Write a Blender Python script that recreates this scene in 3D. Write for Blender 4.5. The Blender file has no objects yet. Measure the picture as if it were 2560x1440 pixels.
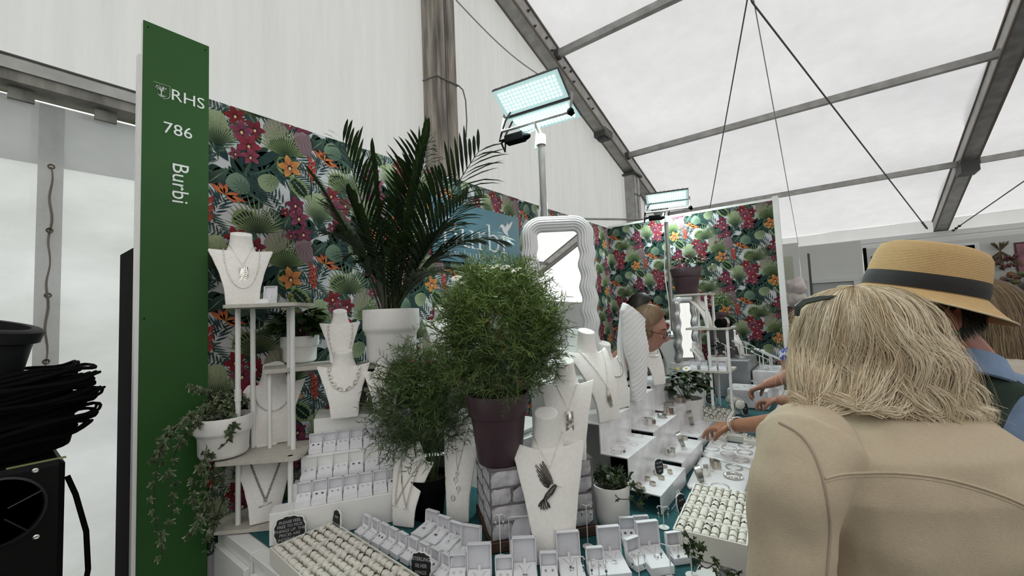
import bpy, bmesh, math, random
from math import sin, cos, pi, radians, sqrt, atan2, hypot
from mathutils import Vector, Matrix, Quaternion, noise
SC = bpy.context.scene
COL = SC.collection
R = random.Random(7)
# ------------------------------------------------------------------ camera
YAW, PITCH, ROLL, FPX = 0.65407542, 0.06058534, -0.04119496, 1030.33
CAM = Vector((0, 0, 1.6))
_f = Vector((-sin(YAW)*cos(PITCH), cos(YAW)*cos(PITCH), sin(PITCH)))
_r = Vector((cos(YAW), sin(YAW), 0)); _u = _r.cross(_f)
_r2 = _r*cos(ROLL)+_u*sin(ROLL); _u2 = _r2.cross(_f)
cd = bpy.data.cameras.new('camera'); cam = bpy.data.objects.new('camera', cd); COL.objects.link(cam)
cd.sensor_width = 36; cd.lens = 36*FPX/2560; cd.clip_start = 0.02; cd.clip_end = 200
cam.matrix_world = Matrix(((_r2.x, _u2.x, -_f.x, 0), (_r2.y, _u2.y, -_f.y, 0), (_r2.z, _u2.z, -_f.z, 1.6), (0, 0, 0, 1)))
SC.camera = cam
# ------------------------------------------------------------------ world, exposure
w = bpy.data.worlds.new('overcast_sky'); SC.world = w; w.use_nodes = True
bg = w.node_tree.nodes['Background']; bg.inputs[0].default_value = (0.99, 0.99, 1.0, 1); bg.inputs[1].default_value = 0.78
sl = bpy.data.lights.new('hazy_sun', 'SUN'); sl.energy = 4.3; sl.angle = radians(8); sl.color = (1, .97, .93)
sun = bpy.data.objects.new('hazy_sun', sl); COL.objects.link(sun); sun.rotation_euler = Vector((-.50, .80, -.42)).to_track_quat('-Z', 'Y').to_euler()
SC.view_settings.view_transform = 'Standard'; SC.view_settings.look = 'None'
SC.view_settings.gamma = 1; SC.view_settings.use_curve_mapping = False
SC.view_settings.exposure = 1.09
# ------------------------------------------------------------------ where a sight line of the photograph meets a surface
def ray(px, py): return _r2*((px-1280)/FPX) + _u2*(-(py-720)/FPX) + _f
def on_z(px, py, z): d = ray(px, py); return CAM+d*((z-CAM.z)/d.z)
def on_x(px, py, x): d = ray(px, py); return CAM+d*(x/d.x)
def on_y(px, py, y): d = ray(px, py); return CAM+d*(y/d.y)
def at(px, py, t): return CAM+ray(px, py)*t
def depth(p): return (Vector(p)-CAM).dot(_f)
def face_cam(p, off=0): return atan2(-p[0], p[1])+off      # rotation about z that turns local -y to the camera
# ------------------------------------------------------------------ materials
MATS = {}
def mat(name, col, rough=0.6, metal=0, noise_amt=0, nscale=20, bump=0, bscale=200, emis=0, trans=0, alpha=1, spec=0.5, attr=False, stretch=None, coat=0, sub=0):
    if name in MATS: return MATS[name]
    m = bpy.data.materials.new(name); m.use_nodes = True; nt = m.node_tree; b = nt.nodes['Principled BSDF']
    b.inputs['Roughness'].default_value = rough; b.inputs['Metallic'].default_value = metal
    b.inputs['Specular IOR Level'].default_value = spec
    b.inputs['Base Color'].default_value = (*col, 1)
    if trans: b.inputs['Transmission Weight'].default_value = trans
    if coat: b.inputs['Coat Weight'].default_value = coat
    if emis: b.inputs['Emission Color'].default_value = (*col, 1); b.inputs['Emission Strength'].default_value = emis
    src = None
    if attr:
        a = nt.nodes.new('ShaderNodeAttribute'); a.attribute_name = 'Col'; src = a.outputs['Color']
        nt.links.new(src, b.inputs['Base Color'])
    if noise_amt or bump:
        tc = nt.nodes.new('ShaderNodeTexCoord'); vec = tc.outputs['Object']
        if stretch:
            mp = nt.nodes.new('ShaderNodeMapping'); mp.inputs['Scale'].default_value = stretch
            nt.links.new(vec, mp.inputs[0]); vec = mp.outputs[0]
    if noise_amt:
        n = nt.nodes.new('ShaderNodeTexNoise'); n.inputs['Scale'].default_value = nscale; n.inputs['Detail'].default_value = 6
        nt.links.new(vec, n.inputs['Vector'])
        r = nt.nodes.new('ShaderNodeMapRange'); r.inputs[1].default_value = .3; r.inputs[2].default_value = .7
        r.inputs[3].default_value = 1-noise_amt; r.inputs[4].default_value = 1+noise_amt*.5
        nt.links.new(n.outputs[0], r.inputs[0])
        mx = nt.nodes.new('ShaderNodeVectorMath'); mx.operation = 'SCALE'
        if src: nt.links.new(src, mx.inputs[0])
        else: mx.inputs[0].default_value = col
        nt.links.new(r.outputs[0], mx.inputs['Scale']); nt.links.new(mx.outputs[0], b.inputs['Base Color'])
    if bump:
        n2 = nt.nodes.new('ShaderNodeTexNoise'); n2.inputs['Scale'].default_value = bscale; n2.inputs['Detail'].default_value = 4
        nt.links.new(vec, n2.inputs['Vector'])
        bp = nt.nodes.new('ShaderNodeBump'); bp.inputs['Strength'].default_value = bump; bp.inputs['Distance'].default_value = .002
        nt.links.new(n2.outputs[0], bp.inputs['Height']); nt.links.new(bp.outputs[0], b.inputs['Normal'])
    MATS[name] = m
    return m
def fabric(name, col, tr, fac=.5, bump=.3, stretch=(1, 1, 1), bscale=6, lo=.93, hi=1.03):
    m = bpy.data.materials.new(name); m.use_nodes = True; nt = m.node_tree; nt.nodes.clear()
    o = nt.nodes.new('ShaderNodeOutputMaterial'); mx = nt.nodes.new('ShaderNodeMixShader')
    d = nt.nodes.new('ShaderNodeBsdfDiffuse'); t = nt.nodes.new('ShaderNodeBsdfTranslucent')
    tc = nt.nodes.new('ShaderNodeTexCoord'); mp = nt.nodes.new('ShaderNodeMapping'); mp.inputs['Scale'].default_value = stretch
    n = nt.nodes.new('ShaderNodeTexNoise'); n.inputs['Scale'].default_value = bscale; n.inputs['Detail'].default_value = 7; n.inputs['Roughness'].default_value = .6
    nt.links.new(tc.outputs['Object'], mp.inputs[0]); nt.links.new(mp.outputs[0], n.inputs['Vector'])
    r = nt.nodes.new('ShaderNodeMapRange'); r.inputs[1].default_value = .25; r.inputs[2].default_value = .75; r.inputs[3].default_value = lo; r.inputs[4].default_value = hi
    nt.links.new(n.outputs[0], r.inputs[0])
    for sh, c in ((d, col), (t, tr)):
        v = nt.nodes.new('ShaderNodeVectorMath'); v.operation = 'SCALE'; v.inputs[0].default_value = c
        nt.links.new(r.outputs[0], v.inputs['Scale']); nt.links.new(v.outputs[0], sh.inputs['Color'])
    bp = nt.nodes.new('ShaderNodeBump'); bp.inputs['Strength'].default_value = bump; bp.inputs['Distance'].default_value = .02
    nt.links.new(n.outputs[0], bp.inputs['Height']); nt.links.new(bp.outputs[0], d.inputs['Normal'])
    mx.inputs[0].default_value = fac
    nt.links.new(d.outputs[0], mx.inputs[1]); nt.links.new(t.outputs[0], mx.inputs[2]); nt.links.new(mx.outputs[0], o.inputs[0])
    MATS[name] = m
    return m
ALU = mat('aluminium', (.36, .355, .34), .5, .55, .25, 9, .2, 60)
ALUD = mat('weathered_aluminium', (.25, .235, .21), .65, .3, .5, 5, .3, 60, stretch=(3, 3, .6))
DARK = mat('dark_steel', (.05, .05, .05), .6)
BLACK = mat('black_plastic', (.002, .002, .002), .8, spec=.06)
WHITE = mat('white_paint', (.78, .78, .76), .5, noise_amt=.05, nscale=8)
CREAM = mat('cream_shelf', (.50, .48, .42), .6, noise_amt=.12, nscale=60, bump=.2)
LINEN = mat('white_linen', (.86, .84, .80), .85, noise_amt=.05, nscale=90, bump=.35, bscale=700)
SILVER = mat('silver', (.78, .76, .72), .22, 1)
OXID = mat('oxidised_silver', (.10, .09, .08), .35, .9, noise_amt=.5, nscale=300)
CARD = mat('white_card', (.80, .80, .83), .6, noise_amt=.04, nscale=40)
SATIN = mat('grey_satin', (.62, .62, .66), .35, noise_amt=.06, nscale=30)
CLOTH = mat('teal_cloth', (.012, .085, .095), .9, noise_amt=.15, nscale=40, bump=.3)
CERAM = mat('white_ceramic', (.78, .77, .74), .45, noise_amt=.05, nscale=25, bump=.1)
PURPLE = mat('purple_plastic', (.052, .026, .034), .45, noise_amt=.05)
SOIL = mat('soil', (.02, .014, .01), .95, bump=.8, bscale=90)
VELVET = mat('cream_velvet', (.76, .74, .66), .95, bump=.4, bscale=900, noise_amt=.06, nscale=120)
GLASS = mat('clear_acrylic', (1, 1, 1), .03, trans=1, spec=.5)
# ------------------------------------------------------------------ mesh building
class MB:
    def __init__(s): s.v = []; s.f = []; s.m = []; s.c = []; s.col = None; s.mi = 0
    def add(s, vs, fs):
        o = len(s.v); s.v += [tuple(p) for p in vs]; s.c += [s.col or (1, 1, 1)]*len(vs)
        for f in fs: s.f.append([i+o for i in f]); s.m.append(s.mi)
        return o
    def box(s, a, b, M=None):
        x0, y0, z0 = a; x1, y1, z1 = b
        vs = [(x, y, z) for x in (x0, x1) for y in (y0, y1) for z in (z0, z1)]
        if M: vs = [M@Vector(p) for p in vs]
        s.add(vs, [(0, 1, 3, 2), (4, 6, 7, 5), (0, 4, 5, 1), (2, 3, 7, 6), (0, 2, 6, 4), (1, 5, 7, 3)]); return s
    def bbox(s, a, b, r=.003, M=None):      # box with chamfered vertical and horizontal edges
        x0, y0, z0 = a; x1, y1, z1 = b; rings = []
        for z, k in ((z0, r), (z0+r, 0), (z1-r, 0), (z1, r)):
            i = k; q = r
            rings.append([(x0+q, y0+i, z), (x1-q, y0+i, z), (x1-i, y0+q, z), (x1-i, y1-q, z), (x1-q, y1-i, z), (x0+q, y1-i, z), (x0+i, y1-q, z), (x0+i, y0+q, z)])
        s.loft(rings, M=M); return s
    def loft(s, rings, closed=True, caps=True, M=None, colors=None):
        n = len(rings[0]); vs = [p for r in rings for p in r]
        if M: vs = [M@Vector(p) for p in vs]
        fs = []
        for i in range(len(rings)-1):
            for j in range(n if closed else n-1):
                k = (j+1) % n; fs.append((i*n+j, i*n+k, (i+1)*n+k, (i+1)*n+j))
        if caps and closed: fs.append(tuple(range(n-1, -1, -1))); fs.append(tuple(range((len(rings)-1)*n, len(rings)*n)))
        o = s.add(vs, fs)
        if colors:
            for i, c in enumerate(colors):
                for j in range(n): s.c[o+i*n+j] = c
        return s
    def lathe(s, prof, n=24, M=None, c=(0, 0), caps=True, a0=0, a1=2*pi):
        rings = [[(c[0]+r*cos(a0+(a1-a0)*k/n), c[1]+r*sin(a0+(a1-a0)*k/n), z) for k in range(n)] for r, z in prof]
        s.loft(rings, caps=caps, M=M); return s
    def tube(s, pts, r, n=6, closed=False, caps=True):
        pts = [Vector(p) for p in pts]
        if len(pts) < 2: return s
        rad = r if hasattr(r, '__len__') else [r]*len(pts)
        rings = []; N = None; L = len(pts)
        for i, p in enumerate(pts):
            if closed: T = pts[(i+1) % L]-pts[i-1]
            else: T = pts[min(i+1, L-1)]-pts[max(i-1, 0)]
            if T.length < 1e-9: T = Vector((0, 0, 1))
            T.normalize()
            if N is None:
                N = T.cross(Vector((0, 0, 1)) if abs(T.z) < .9 else Vector((1, 0, 0))).normalized()
            else:
                N = N-T*N.dot(T)
                N = N.normalized() if N.length > 1e-6 else T.orthogonal().normalized()
            B = T.cross(N)
            rings.append([p+(N*cos(2*pi*k/n)+B*sin(2*pi*k/n))*rad[i] for k in range(n)])
        if closed:
            m = len(rings); vs = [p for q in rings for p in q]
            s.add(vs, [(i*n+j, i*n+(j+1) % n, ((i+1) % m)*n+(j+1) % n, ((i+1) % m)*n+j) for i in range(m) for j in range(n)])
        else: s.loft(rings, caps=caps)
        return s
    def ribbon(s, pts, wid, nrm=None, cols=None):
        pts = [Vector(p) for p in pts]; vs = []; L = len(pts)
        for i, p in enumerate(pts):
            T = (pts[min(i+1, L-1)]-pts[max(i-1, 0)])
            Nn = nrm if nrm is not None else Vector((0, 0, 1))
            S = T.cross(Nn)
            S = S.normalized() if S.length > 1e-7 else Vector((1, 0, 0))
            ww = wid[i] if hasattr(wid, '__len__') else wid
            vs += [p-S*ww/2, p+S*ww/2]
        o = s.add(vs, [(2*i, 2*i+1, 2*i+3, 2*i+2) for i in range(L-1)])
        if cols:
            for i in range(L): s.c[o+2*i] = cols[i]; s.c[o+2*i+1] = cols[i]
        return s
    def sphere(s, c, r, n=10, m=7, sc=(1, 1, 1)):
        c = Vector(c)
        rings = [[(c.x+sc[0]*r*sin(pi*(i+.02)/(m+.04))*cos(2*pi*k/n), c.y+sc[1]*r*sin(pi*(i+.02)/(m+.04))*sin(2*pi*k/n), c.z-sc[2]*r*cos(pi*(i+.02)/(m+.04))) for k in range(n)] for i in range(m+1)]
        s.loft(rings); return s
    def build(s, name, mats, parent=None, smooth=False, loc=None, angle=40):
        me = bpy.data.meshes.new(name); me.from_pydata(s.v, [], s.f)
        for m in (mats if isinstance(mats, (list, tuple)) else [mats]): me.materials.append(m)
        if any(s.m): me.polygons.foreach_set('material_index', s.m)
        if s.col is not None or any(c != (1, 1, 1) for c in s.c[:50000]):
            a = me.color_attributes.new('Col', 'FLOAT_COLOR', 'POINT')
            a.data.foreach_set('color', [x for c in s.c for x in (c[0], c[1], c[2], 1)])
        if smooth:
            me.polygons.foreach_set('use_smooth', [True]*len(me.polygons))
            if angle < 179: me.set_sharp_from_angle(angle=radians(angle))
        me.update()
        return put(name, me, parent, loc)
def put(name, me, parent=None, loc=None):
    o = bpy.data.objects.new(name, me); COL.objects.link(o)
    if parent is not None: o.parent = parent
    if loc is not None: o.location = loc
    return o
def tag(o, label=None, cat=None, group=None, kind=None):
    if label: o['label'] = label
    if cat: o['category'] = cat
    if group: o['group'] = group
    if kind: o['kind'] = kind
    return o
def thing(name, label, cat, loc=(0, 0, 0), rz=0, group=None):
    o = bpy.data.objects.new(name, None); COL.objects.link(o); o.location = loc; o.rotation_euler = (0, 0, rz); o.empty_display_size = .02
    return tag(o, label, cat, group)
def struct(o): o['kind'] = 'structure'; return o
def dup(root, loc=None, rz=None, label=None, group=None):
    r = root.copy(); COL.objects.link(r)
    if loc is not None: r.location = loc
    if rz is not None: r.rotation_euler = (0, 0, rz)
    if label: r['label'] = label
    if group: r['group'] = group
    for ch in list(root.children):
        c = ch.copy(); COL.objects.link(c); c.parent = r
        for g in list(ch.children):
            d = g.copy(); COL.objects.link(d); d.parent = c
    return r
def text_mb(body, size, M, mb=None, align='CENTER', extrude=.0006, col=None, sx=1, shear=0, spacing=1):
    cu = bpy.data.curves.new('t', 'FONT'); cu.body = body; cu.size = size; cu.align_x = align; cu.align_y = 'CENTER'; cu.extrude = extrude
    cu.shear = shear; cu.space_character = spacing; cu.resolution_u = 3
    ob = bpy.data.objects.new('t', cu); COL.objects.link(ob)
    dg = bpy.context.evaluated_depsgraph_get(); me = ob.evaluated_get(dg).to_mesh()
    mb = mb or MB()
    if col: mb.col = col
    mb.add([M@Vector((v.co.x*sx, v.co.y, v.co.z)) for v in me.vertices], [tuple(p.vertices) for p in me.polygons])
    ob.evaluated_get(dg).to_mesh_clear(); bpy.data.objects.remove(ob); bpy.data.curves.remove(cu)
    return mb
def frame(o, x, y):      # matrix with local x, y along x, y and z = x cross y
    x = Vector(x).normalized(); y = Vector(y).normalized(); z = x.cross(y)
    return Matrix(((x.x, y.x, z.x, o[0]), (x.y, y.y, z.y, o[1]), (x.z, y.z, z.z, o[2]), (0, 0, 0, 1)))
# ================================================================== SETTING: tent
XG = -2.5                     # gable plane
def RZ(y): return 4.82-.3166*(abs(y)-3.19)     # underside of the rafters
ROOF = fabric('roof_fabric', (.70, .70, .70), (.67, .67, .67), .48, .12, (1, 1, 1), 5)
SIDE = fabric('side_fabric', (.70, .70, .70), (.76, .755, .75), .53, 1.0, (1, 4.5, .35), 3)
PANEL = fabric('panel_fabric', (.72, .73, .73), (.84, .86, .86), .62, 1.0, (1, .9, 1.7), 2.0, .80, 1.10)  # wide tone range paints the light and shade of soft folds into the cloth
FLOORM = mat('dark_floor', (.035, .036, .045), .7, noise_amt=.3, nscale=9, bump=.2)
g = MB(); g.box((-40, -40, -.06), (40, 40, -.02)); struct(g.build('ground', mat('grass_ground', (.12, .15, .07), 1, noise_amt=.2)))
g = MB(); g.box((XG, -10.5, -.02), (9.6, 10.1, 0)); struct(g.build('floor', FLOORM))
def sheet(o, ux, uy, nx, ny, disp):
    o, ux, uy = Vector(o), Vector(ux), Vector(uy); n = ux.cross(uy).normalized()
    vs = []
    for j in range(ny+1):
        for i in range(nx+1):
            p = o+ux*(i/nx)+uy*(j/ny); vs.append(p+n*disp(p))
    m = MB(); m.add(vs, [(j*(nx+1)+i, j*(nx+1)+i+1, (j+1)*(nx+1)+i+1, (j+1)*(nx+1)+i) for j in range(ny) for i in range(nx)])
    return m
def wr(p, a, f, st=(1, 1, 1)): return a*noise.noise(Vector((p.x*f*st[0], p.y*f*st[1], p.z*f*st[2])))
# roof: two slopes, three bays
EV = 10.0
for k, sgn in enumerate((1, -1)):
    zt, ze = RZ(0)+.24, RZ(EV)+.24
    m = sheet((XG-.05, 0, zt), (12.1, 0, 0), (0, sgn*EV, ze-zt), 60, 50, lambda p: wr(p, .02, 1.1)-.03*abs(sin(p.y*pi/2.0)))
    o = struct(m.build('ceiling', ROOF, smooth=True))
    m = sheet((XG, sgn*EV, 0), (12.1, 0, 0), (0, 0, RZ(EV)+.24), 30, 8, lambda p: wr(p, .03, 2))
    struct(m.build('wall_far' if sgn == 1 else 'wall_near', SIDE, smooth=True))
# gable wall above the beam: vertical pleats
def gable(name, x, y0, y1, z0, zf, fab, amp, ny=120, nz=20):
    vs = []; fs = []
    for i in range(ny+1):
        y = y0+(y1-y0)*i/ny; zt = zf(y)
        for j in range(nz+1):
            z = z0+(zt-z0)*j/nz
            q = amp*(noise.noise(Vector((y*5, z*.35, 1.3)))+.6*noise.noise(Vector((y*14, z*.5, 4)))+.25*noise.noise(Vector((y*33, z*.8, 9))))
            vs.append((x+q, y, z))
    for i in range(ny):
        for j in range(nz): a = i*(nz+1)+j; fs.append((a, a+nz+1, a+nz+2, a+1))
    m = MB(); m.add(vs, fs); return struct(m.build(name, fab, smooth=True))
gable('wall_left', XG-.06, -EV, 2.3, 2.6, lambda y: RZ(y)+.23, SIDE, .02, 420)
gable('wall_left', XG-.06, 2.3, EV, 2.6, lambda y: RZ(y)+.23, SIDE, .045, 420)
gable('wall_right', 9.6, -EV, EV, 0, lambda y: RZ(y)+.23, SIDE, .03, 60)
# lower sheets under the beam, each hanging by its own; laced overlap strip between two
def low_panel(y0, y1, ny=40):
    m = sheet((XG-.02, y0, 0), (0, y1-y0, 0), (0, 0, 2.545), ny, 60, lambda p: .05*noise.noise(Vector((p.y*1.5+p.z*.9, p.z*2.2, 3)))+.022*noise.noise(Vector((p.y*4+p.z*3.4, p.z*4.5-p.y*2, 8)))+.006*noise.noise(Vector((p.y*12+p.z*8, p.z*11, 2))))
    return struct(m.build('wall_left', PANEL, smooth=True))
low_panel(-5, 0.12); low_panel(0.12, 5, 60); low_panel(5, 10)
y0s, y1s = on_x(92, 500, XG+.03).y, on_x(158, 500, XG+.03).y
m = sheet((XG+.02, y0s, 0), (0, y1s-y0s, 0), (0, 0, 2.53), 12, 120, lambda p: .004*noise.noise(Vector((p.y*9, p.z*6, 3)))-.012*math.exp(-((p.y-(y0s+y1s)/2)/.018)**2)*(.5+.5*cos((p.z-.02)*2*pi/.262)))
strip = struct(m.build('trim_1', fabric('strip_fabric', (.55, .55, .54), (.6, .6, .6), .5, .5, (1, 6, 6), 5), smooth=True)); 
yc = (y0s+y1s)/2
m = MB(); pts = []
for k in range(90): pts.append((XG+.034+.004*sin(k), yc+.004*sin(k*.9), 2.27-k*.025))
m.tube(pts, .0028, 5); m.tube([(a[0], a[1]+.004*sin(i*.2), a[2]) for i, a in enumerate(pts)], .0025, 5); m.build('lacing_rope', mat('rope', (.20, .18, .15), .9), strip)
ey = MB(); ey.tube([(0, .008*cos(a*pi/6), .008*sin(a*pi/6)) for a in range(12)], .0035, 5, closed=True); e0 = None
for k in range(9):
    p = (XG+.036, yc, 2.27-k*.262)
    if e0 is None: e0 = ey.build('eyelet', mat('brass_eyelet', (.12, .10, .08), .4, .8), strip, True, p)
    else: put('eyelet', e0.data, strip, p)
m = sheet((XG+.0, -3, 2.28), (0, 8, 0), (0, 0, .26), 60, 3, lambda p: wr(p, .01, 3)); struct(m.build('shade_layer', fabric('shade_layer_fabric', (.6, .6, .6), (.62, .62, .62), .5, .2), smooth=True))  # extra cloth layer, added to darken the top band of the lower sheets
# beam along the gable at eave height
m = MB(); m.box((XG-.04, -EV, 2.56), (XG+.1, EV, 2.655)); b = struct(m.build('beam', ALUD))
m = MB(); m.box((XG-.04, -EV, 2.60), (XG+.112, EV, 2.645)); m.build('rail', ALU, b)
m = MB(); m.box((XG-.04, -EV, 2.655), (XG+.105, EV, 2.662)); m.build('groove', DARK, b)
m = MB(); m.box((-.01, -.035, -.05), (.01, .035, 0)); c0 = m.build('clip', ALUD, b, loc=(XG+.03, -.12, 2.565))
for y in (0.09, .33, .62, 1.0, -.5): put('clip', c0.data, b, (XG+.03, y, 2.565))
# uprights in the gable
def post(y, w_, dirt, zt):
    m = MB(); m.box((XG, y-w_/2, 0), (XG+.15, y+w_/2, zt)); p = struct(m.build('upright', dirt))
    m = MB(); m.box((XG+.15, y-w_/2+.012, 0), (XG+.158, y-.02, zt)); m.box((XG+.15, y+.02, 0), (XG+.158, y+w_/2-.012, zt)); m.build('web', dirt, p)
    m = MB(); m.box((XG+.14, y-.006, 0), (XG+.1505, y+.006, zt)); m.build('keder_groove', DARK, p)
    return p
POSTM = mat('dirty_post', (.30, .27, .23), .75, .1, .75, 4, .4, 50, stretch=(5, 5, .5))
p1 = post(2.30, .235, POSTM, RZ(2.3)); p2 = post(6.50, .26, ALU, RZ(6.5)-.02)
m = MB(); zt = 3.97-.35
yb = 2.30
m.tube([(XG-.0, yb-.12, 3.52), (XG+.165, yb-.125, 3.5), (XG+.165, yb+.125, 3.52), (XG, yb+.125, 3.53)], .006, 5)
m.tube([(XG+.165, yb+.125, 3.52), (XG+.17, yb+.17, 3.50), (XG+.17, yb+.2, 3.42), (XG+.17, yb+.205, 3.25), (XG+.17, yb+.19, 3.1)], .006, 5); m.build('strap', mat('strap_grey', (.16, .16, .16), .8), p1)
m = MB(); m.tube([(XG+.165, 6.36, 3.42), (XG+.165, 6.64, 3.43), (XG+.17, 6.78, 3.35), (XG+.17, 6.8, 3.0)], .006, 5); m.build('strap', MATS['strap_grey'], p2)
# rafters
def rafter(x0, x1, lab):
    m = MB()
    for s_ in (1, -1):
        vs = [(x, s_*y, RZ(y)+dz) for x in (x0, x1) for y in (0, EV) for dz in (0, .21)]
        m.add(vs, [(0, 1, 3, 2), (4, 6, 7, 5), (0, 4, 5, 1), (2, 3, 7, 6), (0, 2, 6, 4), (1, 5, 7, 3)])
    o = struct(m.build('rafter', ALU))
    m = MB()
    for s_ in (1, -1):
        for xx in (x0-.012, x1-.006):
            vs = [(x, s_*y, RZ(y)+dz) for x in (xx, xx+.018) for y in (0, EV) for dz in (.195, .222)]
            m.add(vs, [(0, 1, 3, 2), (4, 6, 7, 5), (0, 4, 5, 1), (2, 3, 7, 6), (0, 2, 6, 4), (1, 5, 7, 3)])
            vs = [(x, s_*y, RZ(y)+dz) for x in (xx, xx+.018) for y in (0, EV) for dz in (-.006, .02)]
            m.add(vs, [(0, 1, 3, 2), (4, 6, 7, 5), (0, 4, 5, 1), (2, 3, 7, 6), (0, 2, 6, 4), (1, 5, 7, 3)])
    m.build('flange', mat('brown_keder', (.16, .13, .10), .7), o)
    return o
ra = rafter(XG, XG+.15, 'a'); rb = rafter(1.50, 1.65, 'b'); rafter(5.5, 5.65, 'c')
bolt = MB(); bolt.lathe([(.016, 0), (.016, .012), (.008, .014), (.008, .03)], 6, M=Matrix.Rotation(pi/2, 4, 'Y')); b0 = None
for y, dz in ((3.55, .13), (3.66, .05), (3.9, .12), (4.0, .05), (4.22, .15), (4.28, .06), (4.44, .14), (4.50, .05), (4.9, .12), (5.0, .05)):
    p = (XG+.15, y, RZ(y)+dz)
    if b0 is None: b0 = bolt.build('bolt', DARK, ra, loc=p)
    else: put('bolt', b0.data, ra, p)
m = MB(); m.box((XG-.01, 5.35, RZ(5.5)-.03), (XG+.16, 5.62, RZ(5.5)+.09)); m.box((XG+.02, 5.40, RZ(5.5)-.07), (XG+.13, 5.5, RZ(5.5))); m.build('splice_bracket', DARK, ra)
m = MB(); m.box((XG-.02, 6.34, RZ(6.5)-.03), (XG+.2, 6.66, RZ(6.5)-.0)); m.build('column_plate', DARK, ra)
m = MB(); m.box((1.49, 7.85, RZ(8.0)-.1), (1.66, 8.15, RZ(8.0)+.08)); m.build('splice_bracket', DARK, rb)
# purlins
for y in (2.05, 4.10, 6.13, 8.05, -2, -4, -6, -8, 0):
    for x0, x1 in ((XG+.15, 1.5), (1.65, 5.5)):
        z = RZ(y)+.04
        m = MB(); m.box((x0, y-.032, z), (x1, y+.032, z+.075)); o = struct(m.build('purlin', ALU))
        m = MB(); m.box((x0-.0, y-.045, z-.012), (x0+.05, y+.045, z+.08)); m.build('end_bracket', DARK, o)
        put('end_bracket', m.build('end_bracket', DARK, o, loc=(x1-x0-.05, 0, 0)).data, o, (x1-x0-.05, 0, 0)) if False else None
# eave rail on the far side and white valance under it
m = MB(); m.box((XG, EV-.1, 2.60), (9.6, EV+.02, 2.68)); e = struct(m.build('eave_beam', mat('white_eave', (.62, .63, .62), .6)))
m = MB(); m.box((XG, EV-.12, 2.555), (9.6, EV-.1, 2.58)); m.box((XG, EV-.14, 2.42), (9.6, EV-.12, 2.555)); m.build('gutter', MATS['white_eave'], e)
# bracing cables
def cable(pts, r, name='bracing_cable', mm=None):
    m = MB(); m.tube(pts, r, 6); return struct(m.build(name, mm or mat('steel_cable', (.12, .12, .12), .5, .6)))
def onroof(px, py, off=-.03):
    d = ray(px, py); k = .3166; t = (4.82+k*3.19+off-1.6)/(d.z+k*d.y); return CAM+d*t
A = onroof(1868, 0); A2 = A+Vector((-.05, -1.2, .38))
c1 = onroof(1773, 530); c3 = onroof(2318, 572)
cable([A2, A, c1, c1+(c1-A)*.3], .007); cb = cable([A2, onroof(1880, 5), c3], .009)
d3 = (c3-A).normalized(); m = MB()
for k in range(9):
    q = c3-d3*(.30-.035*k); ax = (d3.orthogonal() if k % 2 else d3.cross(d3.orthogonal())).normalized()
    m.tube([q+d3*.024*cos(a*pi/4)+ax*.014*sin(a*pi/4) for a in range(8)], .006, 4, closed=True)
m.build('chain', DARK, cb)
cable([onroof(1884, 0), onroof(1996, 612, -.05)], .004, 'bracing_rope', mat('grey_rope', (.35, .35, .35), .9))
cable([onroof(1884, 0), onroof(1945, 330), onroof(1975, 500)], .005, 'bracing_rope', MATS['grey_rope'])
c4 = onroof(2370, 585); c5 = onroof(2600, 425); cb = cable([c4, c5], .008)
m = MB(); d4 = (c5-c4).normalized()
for k in range(8):
    q = c4+d4*(.05+.04*k); ax = (d4.orthogonal() if k % 2 else d4.cross(d4.orthogonal())).normalized()
    m.tube([q+d4*.026*cos(a*pi/4)+ax*.015*sin(a*pi/4) for a in range(8)], .007, 4, closed=True)
m.build('chain', DARK, cb)
m = MB(); pa, pb = on_x(1140, 0, XG+.02), on_x(1378, 205, XG+.05)
pts = [pa.lerp(pb, k/14)+Vector((0, 0, -.08*sin(pi*k/14))) for k in range(15)]; m.tube(pts, .007, 5); struct(m.build('bracing_rope', MATS['grey_rope'], smooth=True))
# thin horizontal steel pole bridging the booth corner
pq = on_y(1444, 547, 3.72)
# ================================================================== SETTING: booth walls with printed fabric
XA, YB, HW = -1.773, 3.996, 2.44
m = MB(); m.box((XA-.04, .50, 0), (XA, YB, HW)); wa = struct(m.build('wall_back', mat('print_ground', (.40, .39, .40), .8, noise_amt=.05, nscale=5)))
m = MB(); m.box((XA-.04, YB, 0), (-.30, YB+.04, HW)); wb = struct(m.build('wall_side', MATS['print_ground']))
m = MB(); m.box((-.315, YB-.02, 0), (-.275, YB+.045, HW+.03)); m.build('end_post', WHITE, wb)
m = MB(); m.box((XA+.0, YB-.004, HW), (-.315, YB+.04, HW+.02)); m.build('top_rail', WHITE, wb)
m = MB(); p = on_y(1444, 547, YB-.2); q = on_y(1640, 547, YB-.2)
m.tube([(XA-.5, YB-.6, HW+.12), (-1.1, YB-.6, HW+.12)], .012, 8); 
PR = mat('leaf_print', (1, 1, 1), .8, attr=True, spec=.2)
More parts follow.
